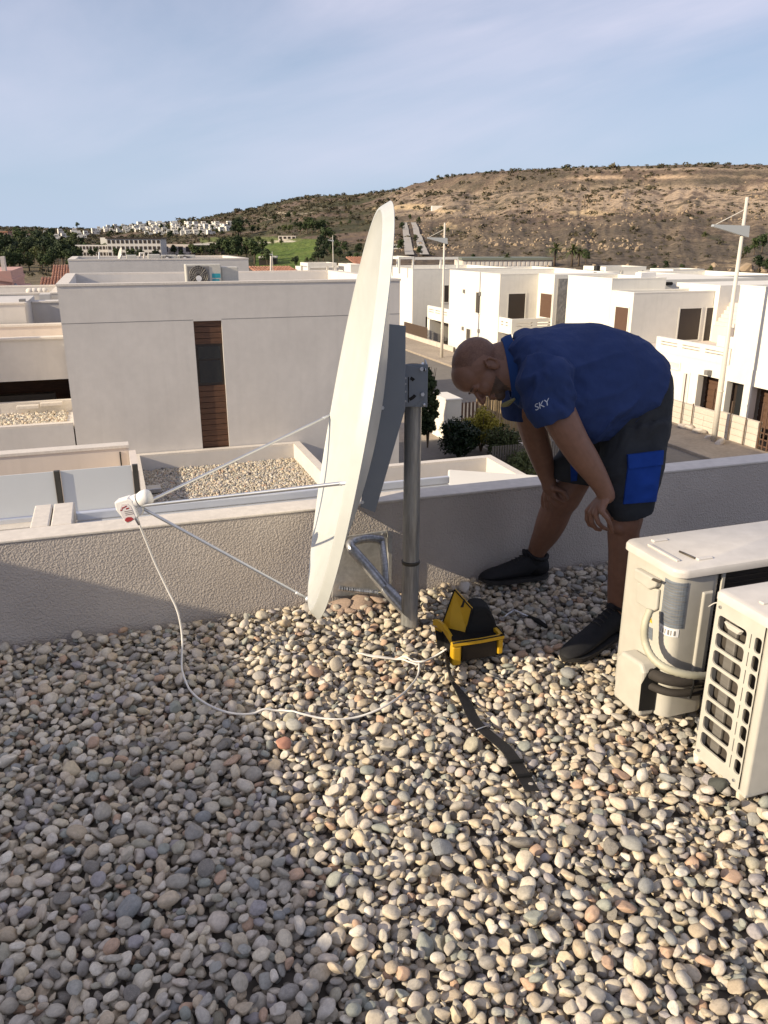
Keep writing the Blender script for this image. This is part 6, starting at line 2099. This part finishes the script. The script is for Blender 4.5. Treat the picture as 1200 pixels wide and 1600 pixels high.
def tiled(label, pts, t0, t1, zt, zb_):
    """pitched terracotta roof: rows of tiles as ridged strips"""
    s0, s1 = pts
    o = thing('tiled_house', label, 'house', from_st((s0 + s1) / 2, t0, -6.2))
    sb('wall', 'beige_wall', o, s0 + .2, s1 - .2, t0 + .15, t1 + 2, -6.2, zb_ - .1)
    n = int((s1 - s0) / .26); rows = 9; k_ = (t1 - .0001)
    mb = MB()
    mb.quad(from_st(s0, t0, zb_ - .03), from_st(s1, t0, zb_ - .03), from_st(s1, t1, zt - .03), from_st(s0, t1, zt - .03))
    for i in range(n):
        for r_ in range(rows):
            a = r_ / rows; b = (r_ + 1.12) / rows; jz = random.uniform(-.012, .02)
            s_ = s0 + (i + .5) * (s1 - s0) / n
            p0 = from_st(s_, t0 + (t1 - t0) * a, zb_ + (zt - zb_) * a + .03 + jz); p1 = from_st(s_, t0 + (t1 - t0) * b, zb_ + (zt - zb_) * b + .0 + jz)
            mb.tube([p0, p1], [.115, .095], 7)
    tag(mb.build('roof_tiles', M['tiles'], o), kind='stuff')
    return o


tiled('terracotta tiled roof rising beside the pale house at the left', (onT(84, 430, 95)[0], onT(125, 430, 95)[0]), 88, 96, onT(100, 415, 96)[2], onT(100, 440, 88)[2])
tiled('lower terracotta tiled roof behind the corner of the grey house', (onT(66, 445, 80)[0], onT(100, 445, 80)[0]), 74, 80, onT(80, 434, 80)[2], onT(80, 455, 74)[2])
tiled('terracotta tiled roof seen over the grey house below the golf green', (onT(394, 425, 80)[0], onT(460, 425, 80)[0]), 74, 82, onT(420, 417, 82)[2], onT(420, 436, 74)[2])
tiled('small terracotta roof left of the dish edge behind white pergola', (onT(540, 415, 90)[0], onT(574, 415, 90)[0]), 86, 90, onT(550, 402, 90)[2], onT(550, 414, 86)[2])

# --- street lamps


def lamp(px, py_base, py_top, blade, label, wire=True, z=-5.98, d=None):
    p = G(px, py_base, z) if d is None else P(px, py_base, d)
    r_ = ray(px, py_top)
    dist = math.hypot(p.x, p.y)
    # height reached above the foot
    tp = P(px, py_top, p.y)
    h = tp.z - p.z; k = h / 9.0
    t = thing('street_lamp', label, 'street lamp', p)
    MB().tube([p, p + Z * h * .25, p + Z * h], [.115 * k, .10 * k, .055 * k], 14).build('post', M['lamp'], t, smooth=True)
    MB().tube([p + Z * h * .22, p + Z * (h * .22 + .05)], .125 * k, 14).build('band', M['lamp'], t)
    zb_ = p.z + h * .875
    dv = Vector((-1, -.10, 0)).normalized()
    c = Vector((p.x, p.y, zb_))
    pts = [c - dv * .20 * k + Z * .16 * k, c + dv * 1.15 * k + Z * .20 * k, c + dv * 1.18 * k + Z * .13 * k, c - dv * .22 * k - Z * .24 * k]
    nb = Vector((-dv.y, dv.x, 0)) * .10 * k
    MB().prism([q + nb for q in pts], nb * -2).build('lamp_blade', M['lamp_head'], t)
    if wire: MB().tube([c + dv * 1.05 * k + Z * .2 * k, p + Z * (h * .955)], .018 * k, 6).build('stay', M['lamp'], t)
    return t


lamp(1115, 690, 308, None, 'tall leaning-bladed street lamp at the right by the block wall')
lamp(690, 559, 348, None, 'street lamp farther down the road left of the white houses')
lamp(521, 432, 368, None, 'street lamp behind the grey house by the white pergola', d=64)
lamp(427, 432, 393, None, 'short lamp pole over the tiled roof near the golf green', d=46)
pp = thing('pole', 'thin white pole beside the short lamp over the tiled roof', 'pole', P(423, 432, 44))
MB().tube([P(423, 432, 44), P(423.5, 400, 44)], .05, 8).build('post', M['lamp'], pp)

# --- white houses along the street


def opening(t, face, px4, plane, m='black', name='window', depth=.15, frame=None):
    """dark opening drawn by its left, right, top, bottom pixels on an s or t plane, set as a shutter in a reveal"""
    x0, x1, y0, y1 = px4
    f = onS if face == 's' else onT
    xm, ym = (x0 + x1) / 2, (y0 + y1) / 2
    a, b = f(x0, ym, plane), f(x1, ym, plane); zt2 = f(xm, y0, plane)[2]; zb2 = f(xm, y1, plane)[2]
    if face == 's':
        ta, tb = sorted((a[1], b[1]))
        w = sb(name, m, t, plane - .012, plane + depth, ta, tb, zb2, zt2)
        fr = MB(); e = .07
        for q in ((plane - .03, plane - .013, ta - e, ta, zb2 - e, zt2 + e), (plane - .03, plane - .013, tb, tb + e, zb2 - e, zt2 + e), (plane - .03, plane - .013, ta, tb, zt2, zt2 + e), (plane - .05, plane - .013, ta, tb, zb2 - e, zb2)): fr.sbox(*q)
    else:
        sa, sb_ = sorted((a[0], b[0]))
        w = sb(name, m, t, sa, sb_, plane - .012, plane + depth, zb2, zt2)
        fr = MB(); e = .07
        for q in ((sa - e, sa, plane - .03, plane - .013, zb2 - e, zt2 + e), (sb_, sb_ + e, plane - .03, plane - .013, zb2 - e, zt2 + e), (sa, sb_, plane - .03, plane - .013, zt2, zt2 + e), (sa, sb_, plane - .05, plane - .013, zb2 - e, zb2)): fr.sbox(*q)
    fr.build('frame', M['white_wall'] if frame is None else M[frame], w)
    return w


def slats(t, s0, s1, t0, t1, z0, z1):
    """balcony wall with two rows of long slots: three rails between stubby posts"""
    along_s = (s1 - s0) > (t1 - t0)
    h = z1 - z0
    sb('balcony_wall', 'white_wall', t, s0, s1, t0, t1, z0, z0 + h * .50)
    for a, b in ((.57, .68), (.76, 1.0)): sb('balcony_rail', 'white_wall', t, s0, s1, t0, t1, z0 + h * a, z0 + h * b)
    L_ = (s1 - s0) if along_s else (t1 - t0); n = max(2, int(round(L_ / 1.5)))
    for k in range(n + 1):
        c = k / n * (L_ - .35)
        for a, b in ((.50, .57), (.68, .76)):
            if along_s: sb('balcony_post', 'white_wall', t, s0 + c, s0 + c + .35, t0 + .002, t1 - .002, z0 + h * a, z0 + h * b)
            else: sb('balcony_post', 'white_wall', t, s0 + .002, s1 - .002, t0 + c, t0 + c + .35, z0 + h * a, z0 + h * b)


SF = 24.0
# house with the slim slit window (B)
tB0, tB1 = onS(782, 428, SF)[1], onS(703, 422, SF)[1]; zB = onS(782, 428, SF)[2]
sB1 = onT(842, 426, tB0)[0]; tBn = onS(868, 426, sB1)[1]
hB = thing('house', 'white house with slim slit window and sunlit flank beyond the bent man\'s head', 'house', from_st(SF + 3, tB0, -6))
parapeted(hB, 'white_wall', SF, sB1 + 6, tB0, tB1, -6.1, zB, .4, .2, cap='white_wall')
sB2 = onT(888, 428, tBn)[0]
sb('wing', 'white_wall', hB, sB1, sB2 + 4, tBn + .05, tB0 - .002, -6.1, zB)
sb('clad_wall', 'stone_clad', hB, sB1 + .25, sB2 + 4, tBn, tBn + .049, -6.1, zB - .25)
opening(hB, 's', (744, 750.5, 457, 489), SF, 'coil'); opening(hB, 's', (729, 735, 514, 531), SF, 'coil')
opening(hB, 't', (794, 820, 459, 498), tB0, 'darkbrown')
opening(hB, 's', (844.5, 862, 459, 496), sB1, 'brown')
for x, y in ((726, 455), (751, 459), (724, 513), (749, 517)):
    p = onS(x, y, SF); MB().sbox(SF - .12, SF, p[1] - .08, p[1] + .08, p[2] - .12, p[2] + .12).build('wall_light', M['grille'], hB)
tb_ = onS(800, 500, SF)[1]; zb_ = onS(800, 499, SF)[2]
sb('ground_floor', 'white_wall', hB, SF, sB2 + 4, tb_, tBn - .01, -6.1, zb_ - .95)
slats(hB, SF, SF + .18, tb_ + .2, tB0 - .05, zb_ - .949, zb_); slats(hB, SF, sB2 + 4, tb_, tb_ + .18, zb_ - .949, zb_)
# wing of the same house farther down the street
tw0, tw1 = tB1 + .01, onS(668, 477, SF)[1]; zw = onS(668, 477, SF)[2]
sb('wing_post', 'white_wall', hB, SF, SF + 3, tw1 - .5, tw1, -6.1, zw - .951)
sb('wing_lintel', 'white_wall', hB, SF, SF + 6, tw0, tw1, onS(690, 503, SF)[2], zw - .95)
sb('wing_shade_fill', 'black', hB, SF + 3.2, SF + 6, tw0, tw1 - .51, -6.1, onS(690, 503, SF)[2] - .01)  # black block stands for the shade inside the wing's opening
slats(hB, SF, SF + .18, tw0, tw1, zw - .949, zw)
# farthest house (A)
tA = onS(645, 420, SF)[1]; zA = onS(645, 420, SF)[2]
hA = thing('house', 'farther white house with dark gap under its upper floor behind the street lamp', 'house', from_st(SF + 4, tA, -6))
zA0 = onS(645, 496, SF)[2]
parapeted(hA, 'white_wall', SF, SF + 9, tA, tA + 9, zA0, zA, .4, .2, cap='white_wall')
sb('ground_floor', 'white_wall', hA, SF, SF + 1.2, tA, tA + 9, -6.1, zA0 - .001)
sb('porch_back', 'mesh_wire', hA, SF + 1.201, SF + 9, tA + 2, tA + 9, -6.1, zA0 - .002)
opening(hA, 't', (690, 701, 446, 472), tA, 'darkbrown')
pa = thing('pergola', 'white roof pergola frame above the farthest white house', 'pergola', from_st(SF + 2, tA + 3, zA))


def frame_box(o, s0, s1, t0, t1, z0, z1, w=.14, m='white_wall', top=True):
    for s_ in (s0, s1 - w):
        for t_ in (t0, t1 - w): sb('post', m, o, s_, s_ + w, t_, t_ + w, z0, z1 - w * 1.4)
    for a in ((s0, s1, t0, t0 + w), (s0, s1, t1 - w, t1), (s0, s0 + w, t0 + w, t1 - w), (s1 - w, s1, t0 + w, t1 - w)): sb('beam', m, o, *a, z1 - w * 1.4, z1)


zp = onT(640, 401, tA + 1)[2]
frame_box(pa, onT(623, 402, tA + 1)[0], onT(647, 402, tA + 1)[0], tA + 1, tA + 5, zA - .4, zp)
sb('beam', 'white_wall', pa, onT(648, 402, tA + 1)[0], onT(716, 402, tA + 1)[0], tA + 1, tA + 1.15, zp - .25, zp - .05)
for x in (688, 715): s_ = onT(x, 402, tA + 1)[0]; sb('post', 'white_wall', pa, s_, s_ + .14, tA + 1, tA + 1.15, zA - .4, zp - .251)
# house C: nearest of the middle, lower front block with three dark shutters
tC0 = onS(991, 457, SF)[1]; zC = onS(991, 457, SF)[2]; tC1 = onS(957, 435, SF)[1]; zC1 = onS(957, 435, SF)[2]; tC2 = onS(888, 432, SF)[1]
sC1 = onT(1117, 455, tC0)[0]
hC = thing('house', 'white house with three tall dark shutters right above the bent man\'s back', 'house', from_st(SF + 3, tC0, -6))
parapeted(hC, 'white_wall', SF, sC1, tC0, tC1 - .01, -6.1, zC, .3, .18, cap='white_wall')
parapeted(hC, 'white_wall', SF, SF + 3.2, tC1, tC2, -6.1, zC1, .35, .18, cap='white_wall', name='upper_block')
sb('rear_block', 'white_wall', hC, SF + 3.3, sC1 + 6, tC1 + 2, tC2 + 4, -6.1, onT(1030, 437, tC1 + 2)[2])
opening(hC, 's', (961, 981, 480, 521), SF, 'brown'); opening(hC, 't', (1060, 1093, 482, 531), tC0, 'darkbrown'); opening(hC, 't', (1101, 1116, 481, 536), tC0, 'darkbrown')
for x in (1041, 1044, 1047.5): p = onT(x, 443, tC1 + 2); MB().tube([from_st(p[0], tC1 + 1.9, p[2]), from_st(p[0], tC1 + 1.999, p[2])], .09, 10).build('vent_hole', M['black'], hC)
p = onT(1012, 445, tC1 + .6); sb('service_box', 'white_plastic', hC, p[0] - .45, p[0] + .45, tC1 + .6, tC1 + 1.1, zC - .35, p[2] + .6)
sD = onT(1118, 455, tC0)[0]; tD = onS(1125, 452, sD)[1]; zD = onS(1125, 446, sD)[2]
sb('stair_wing', 'white_wall', hC, sD, sD + 6, tD, tC0 + 3, -6.1, zD)
for k in range(7):      # outside stair seen against that wall
    p = onT(1137 + k * 3.5, 540, tD - 1.2)
    sb('stair_step', 'beige_wall', hC, p[0], sD + 4, tD - 1.3, tD - .01, -3.4 + .0, -2.45 + .18 * k)
# house E with the bright flank at the right edge and the ground-floor openings
tE0 = 8.0; tE1 = onS(1157, 445, SF)[1]; zE = onS(1157, 445, SF)[2]
hE = thing('house', 'bright white house filling the right edge with brown garage openings and slotted balcony wall', 'house', from_st(SF + 3, 22, -6))
parapeted(hE, 'white_wall', SF + .02, SF + 8, tE0, tE1, -3.3, zE, .4, .2, cap='white_wall', name='upper_floor')
zl_ = onS(1157, 566, SF)[2]
ops = [(1091, 1124, 587, 626), (1136, 1163, 598, 650), (1175, 1240, 606, 700)]
tl, zr = [], []
for x0, x1, y0, y1 in ops:
    a, b = onS(x0, y0, SF)[1], onS(x1, y0, SF)[1]; tl.append((min(a, b), max(a, b), onS((x0 + x1) / 2, (y0 + y1) / 2 - (y1 - y0) / 2, SF)[2]))
tE2 = 33.4
zlin = min(x[2] for x in tl)
sb('band', 'white_wall', hE, SF, SF + .3, tE0, tE2, zlin, -3.301)
ends = sorted(tl)
cur = tE0
for a, b, _z in ends:
    sb('pier', 'white_wall', hE, SF, SF + .3, cur, a, -6.0, zlin - .001); cur = b
sb('pier', 'white_wall', hE, SF, SF + .3, cur, tE2, -6.0, zlin - .001)
mats_ = ['glass', 'brown', 'brown']
for k, (x0, x1, y0, y1) in enumerate(ops):
    a, b, _z = tl[k]
    if k == 1:
        w = sb('door', 'darkbrown', hE, SF + .45, SF + .5, a, b, -6.0, zlin - .002); sb('pane', 'glass', w, SF + .43, SF + .449, a + .1, b - .15, -5.8, zlin - .1)
    else: 
        w = sb('garage_door', 'brown', hE, SF + .7, SF + .75, a - .2, b + .2, -6.0, zlin - .002)
        for j in range(9): sb('door_slat', 'brown', w, SF + .67, SF + .699, a - .2, b + .2, -5.95 + j * .27, -5.95 + j * .27 + .22)
sb('body', 'white_wall', hE, SF + .8, SF + 8, tE0, tE2, -6.0, -3.302)
slats(hE, SF - .02, SF + .16, tE1 + .02, onS(1027, 525, SF)[1], -3.3, onS(1060, 531, SF)[2])
sb('balcony_floor', 'beige_wall', hE, SF + .17, SF + 8, tE1, tC0 - .01, -3.35, -3.25)
opening(hE, 's', (1067, 1074.5, 583, 628), SF, 'facade'); opening(hE, 's', (1046, 1062, 567, 575), SF, 'facade')
p = onS(1110, 582, SF); MB().sbox(SF - .25, SF, p[1] - .1, p[1] + .1, p[2] - .1, p[2] + .1).build('wall_light', M['grille'], hE)
sb('balcony_panel', 'white_wall', hE, SF + 1.2, SF + 1.3, onS(1112, 540, SF)[1], onS(1085, 535, SF)[1], -3.24, -2.35)
# street wall of concrete blocks with wire mesh and steel posts
SWL = 22.9


def block_wall(label, t0, t1, z0, z1, s=SWL, bw=.6, bh=.24, thick=.18, nmax=300):
    o = thing('block_wall', label, 'wall', from_st(s, (t0 + t1) / 2, z0))
    rows = int(round((z1 - z0) / bh)); bh = (z1 - z0) / rows; n = int((t1 - t0) / bw)
    sb('core', 'bed', o, s + .03, s + thick - .03, t0, t1, z0, z1 - .03)
    me = None; bw = (t1 - t0) / n
    proto = MB().sbox(s, s + thick, t0 + .006, t0 + bw - .006, z0 + .006, z0 + bh - .006).build('block', M['block'], o, bevel=0)
    bl_ = wloc(o); cnt = 0
    for r_ in range(rows):
        for k in range(n):
            if r_ == 0 and k == 0: continue
            off = from_st(random.uniform(-.008, .008), k * bw + (.0 if r_ % 2 == 0 else 0), r_ * bh)
            b = proto.copy(); COL.objects.link(b); b.parent = o; b.location = off; cnt += 1
    return o


zW = onS(1115, 640, SWL)[2]
z0w = -5.95
block_wall('pale block street wall below the balcony right of the bent man', onS(1118, 660, SWL)[1], onS(1030, 640, SWL)[1], z0w, onS(1080, 633, SWL)[2])
block_wall('pale block wall piece right of the lamp, taller, ending at the brown garage', onS(1183, 680, SWL)[1], onS(1121, 660, SWL)[1], z0w, onS(1150, 650, SWL)[2])
block_wall('pale block wall far down the street below the wire fence', onS(708, 545, SWL)[1], onS(628, 530, SWL)[1], z0w, onS(670, 531, SWL)[2], bw=1.5, bh=.45)
fn = thing('wire_fence', 'rusty wire fence on top of the far street wall', 'fence', from_st(SWL + .1, 60, z0w))
fa, fb = onS(668, 513, SWL + .1)[1], onS(632, 505, SWL + .1)[1]; fz0, fz1 = onS(650, 524, SWL + .1)[2], onS(650, 508, SWL + .1)[2]
mb = MB()
for k in range(60):
    t_ = fa + (fb - fa) * k / 59; mb.sbox(SWL + .08, SWL + .10, t_, t_ + .06, fz0, fz1)
for k in range(8):
    z = fz0 + (fz1 - fz0) * k / 7; mb.sbox(SWL + .10, SWL + .12, fa, fb, z, z + .03)
tag(mb.build('mesh', M['mesh_wire'], fn), kind='stuff')
k_lab = ['thin steel post standing against the street wall left of the lamp', 'short steel rod against the street wall near the rubble', 'dark steel post leaning on the wall right of the lamp', 'second dark post right of the lamp by the wall joint']
for (x, yb, yt), l in zip(((1063, 664, 583), (1079.5, 664, 630), (1136, 690, 625), (1160, 695, 652)), k_lab):
    p = onS(x, yb, SWL - .08); q = onS(x + (5 if x < 1070 else 2), yt, SWL - .08)
    o = MB().tube([from_st(SWL - .08, p[1], p[2]), from_st(SWL - .08, p[1], q[2])], .025, 6).build('steel_post', M['mesh_wire']); tag(o, l, 'post')
mb = MB(); a, b = onS(1185, 640, SF - .3)[1], onS(1240, 640, SF - .3)[1]
gate = thing('gate', 'brown lattice gate in front of the right garage', 'gate', from_st(SWL, a, z0w))
a, b = onS(1186, 660, SWL)[1], onS(1186, 660, SWL)[1] - 3.2
for k in range(14): t_ = a - k * .235; sb('bar', 'brown', gate, SWL + .05, SWL + .08, t_ - .05, t_, z0w, z0w + 1.75)
for k in range(7): z = z0w + .1 + .25 * k; sb('rail', 'brown', gate, SWL + .081, SWL + .10, b, a, z, z + .05)
for k, (x, y, s_, l) in enumerate(((1068, 667, .35, 'left'), (1078, 669, .40, 'middle'), (1092, 675, .40, 'right'), (1110, 684, .3, 'lamp side'), (1125, 692, .35, 'far right'))):
    p = G(x, y, -5.93)
    o = bpy.data.objects.new('rubble_lump', CHIP.copy()); o.data.materials.clear(); o.data.materials.append(M['block']); COL.objects.link(o)
    o.scale = (s_, s_ * .7, s_ * .5); o.rotation_euler = (.2 * k, .3, k); put(o, p, None)
    tag(o, 'pale rubble lump at the foot of the street wall, ' + l + ' one', 'rubble')
# roofs and pergolas seen over the houses
for (x0, x1, yt, yb, t, l) in ((947, 1010, 417, 428, 52, 'white pergola over the roofs with red brick behind it'), (1052, 1101, 421, 430, 56, 'low white pergola farther right over the roofs'), (481, 526, 411, 430, 72, 'white pergola with glass behind the grey house')):
    s0_, s1_ = onT(x0, yt, t)[0], onT(x1, yt, t)[0]
    o = thing('pergola', l, 'pergola', from_st((s0_ + s1_) / 2, t, onT(x0, yb, t)[2]))
    frame_box(o, s0_, s1_, t, t + 3, onT(x0, yb, t)[2] - .3, onT(x0, yt, t)[2], .2)
    if x0 == 947: sb('brick_panel', 'tiles', o, s0_ + 1.0, s1_ - 1.2, t + 3.1, t + 3.3, onT(x0, yb, t)[2] - .5, onT(x0, 420, t)[2])
rk = [(900, 1130, 428, 56, 8, 'long white roof behind the house with three shutters'), (735, 900, 421, 66, 8, 'long white roof line behind the house with the slit window'),
      (1115, 1230, 430, 44, 8, 'white roof at the right edge behind the lamp'), (484, 562, 418, 75, 6, 'white kiosk roof with blue-grey parapet left of the dish'), (548, 566, 413, 70, 4, 'small cream roof room beside the dish edge')]
for x0, x1, yt, t, dd, l in rk:
    a, b = onT(x0, yt, t), onT(x1, yt, t)
    o = thing('house', l, 'house', from_st((a[0] + b[0]) / 2, t, -6))
    parapeted(o, 'white_wall', a[0], b[0], t, t + dd, -6.1, (a[2] + b[2]) / 2, .4, .25, cap='white_wall')
ch1 = thing('chimney', 'small dark chimney on the white roofs left of the pergola', 'chimney', from_st(*onT(936, 424, 50)))
sb('stack', 'black', ch1, onT(933, 418, 50)[0], onT(938, 418, 50)[0], 50, 50.4, onT(936, 428, 50)[2] - .5, onT(936, 415, 50)[2])

# --- garden strip below us on the right of the mast
gb_ = G(697, 690, -5.95)
gst = to_st(gb_)
gp = thing('gate_pillar', 'white meter pillar beside the bamboo fence below the mast', 'pillar', gb_)
zgt = P(697, 625, gb_.y).z
sb('pillar', 'white_wall', gp, gst[0], gst[0] + .62, gst[1], gst[1] + 1.5, -6.0, zgt - .04, .01)
sb('cap', 'white_wall', gp, gst[0] - .03, gst[0] + .65, gst[1] - .03, gst[1] + 1.53, zgt - .039, zgt + .02, .01)
gt_ = thing('gate', 'small brown slatted gate right of the white meter pillar', 'gate', from_st(gst[0] + .7, gst[1], -6))
for k in range(6): sb('slat', 'brown', gt_, gst[0] + .68 + k * .16, gst[0] + .76 + k * .16, gst[1] + .5, gst[1] + .54, -6, zgt - .25)
bf = thing('bamboo_fence', 'tan bamboo screen fence behind the yellow bush', 'fence', from_st(gst[0] + 3, gst[1] + 1.2, -6))
x_ = gst[0] + 1.7
mb = []
canes = 0
proto = None
s_ = x_
while s_ < x_ + 4.4:
    h = zgt - .15 + random.uniform(-.06, .05)
    if proto is None:
        proto = MB().tube([from_st(s_, gst[1] + .9, -6.0), from_st(s_, gst[1] + .9, h)], .024, 6).build('cane', M['bamboo'], bf)
        s00 = s_
    else:
        b = proto.copy(); COL.objects.link(b); b.parent = bf; b.location = from_st(s_ - s00, random.uniform(-.015, .015), 0); b.scale = (1, 1, 1)
    s_ += .052
sb('fence_post', 'trunk', bf, x_ + 4.42, x_ + 4.52, gst[1] + .85, gst[1] + .95, -6, zgt)


def shrub(name, label, cat, p, w, h, leaf, n, size, seed, stems=5, core=True):
    rg_ = np.random.default_rng(seed); t = thing(name, label, cat, p); mb = MB()
    p = Vector(p)
    for k in range(int(n / 60)):
        a = rg_.uniform(0, 6.28); e = rg_.uniform(-1.15, 1.5); rr = rg_.uniform(.35, .85)
        c = p + Vector((math.cos(a) * math.cos(e) * w * rr, math.sin(a) * math.cos(e) * w * rr, h * .48 + math.sin(e) * h * .42 * rr))
        leaf_blob(mb, c, min(w, h) * .26, 60, size, rg_, 1.0)
    mb.build('leaves', M[leaf], t)
    st = MB()
    for k in range(stems):
        a = rg_.uniform(0, 6.28); st.tube([p, p + Vector((math.cos(a) * w * .3, math.sin(a) * w * .3, h * .5)), p + Vector((math.cos(a) * w * .6, math.sin(a) * w * .6, h * .85))], [.03, .02, .008], 5)
    st.build('stems', M['trunk'], t)
    return t


shrub('shrub', 'round dark glossy shrub in front of the white meter pillar', 'shrub', G(716, 718, -5.95), .86, 1.65, 'leaf_gloss', 6000, .060, 5)
shrub('shrub', 'yellow-green flowering shrub by the bamboo fence', 'shrub', G(762, 712, -5.95) + from_st(0, .6, 0), .85, 1.85, 'leaf_yellow', 5200, .050, 6)
shrub('shrub', 'loose olive green shrub right of the yellow one', 'shrub', G(786, 720, -5.95) + from_st(0, .1, 0), .85, 1.35, 'leaf_mid', 4600, .050, 7)
shrub('hedge', 'tall narrow cypress hedge just right of the mast', 'hedge', G(668, 700, -5.95), .45, 3.6, 'leaf_dark', 8200, .07, 8)
shrub('shrub', 'low green shrub between the canes near the far hand', 'shrub', G(822, 745, -5.95), .9, .9, 'leaf_mid', 2600, .05, 9)
sl = thing('picket_fence', 'low grey slatted fence below the bamboo screen', 'fence', G(800, 745, -5.95))
q0 = to_st(G(768, 738, -5.9)); pr_ = None
for k in range(34):
    if pr_ is None: pr_ = MB().sbox(q0[0], q0[0] + .06, q0[1], q0[1] + .025, -6.0, -5.0).build('slat', M['bed'], sl)
    else:
        b = pr_.copy(); COL.objects.link(b); b.parent = sl; b.location = from_st(.095 * k, 0, 0)
pot = MB().sbox(to_st(G(800, 716, -5.9))[0], to_st(G(800, 716, -5.9))[0] + 1.4, to_st(G(800, 716, -5.9))[1] + .2, to_st(G(800, 716, -5.9))[1] + .8, -6.0, -5.55)
tag(pot.build('planter', M['block'], bevel=.02), 'low pale planter edge beside the olive shrub', 'planter')
tag(MB().sbox(5, 13.1, gst[1] - 6, gst[1] + .4, -6.1, -5.93).build('garden_path', M['asphalt']), kind='structure')
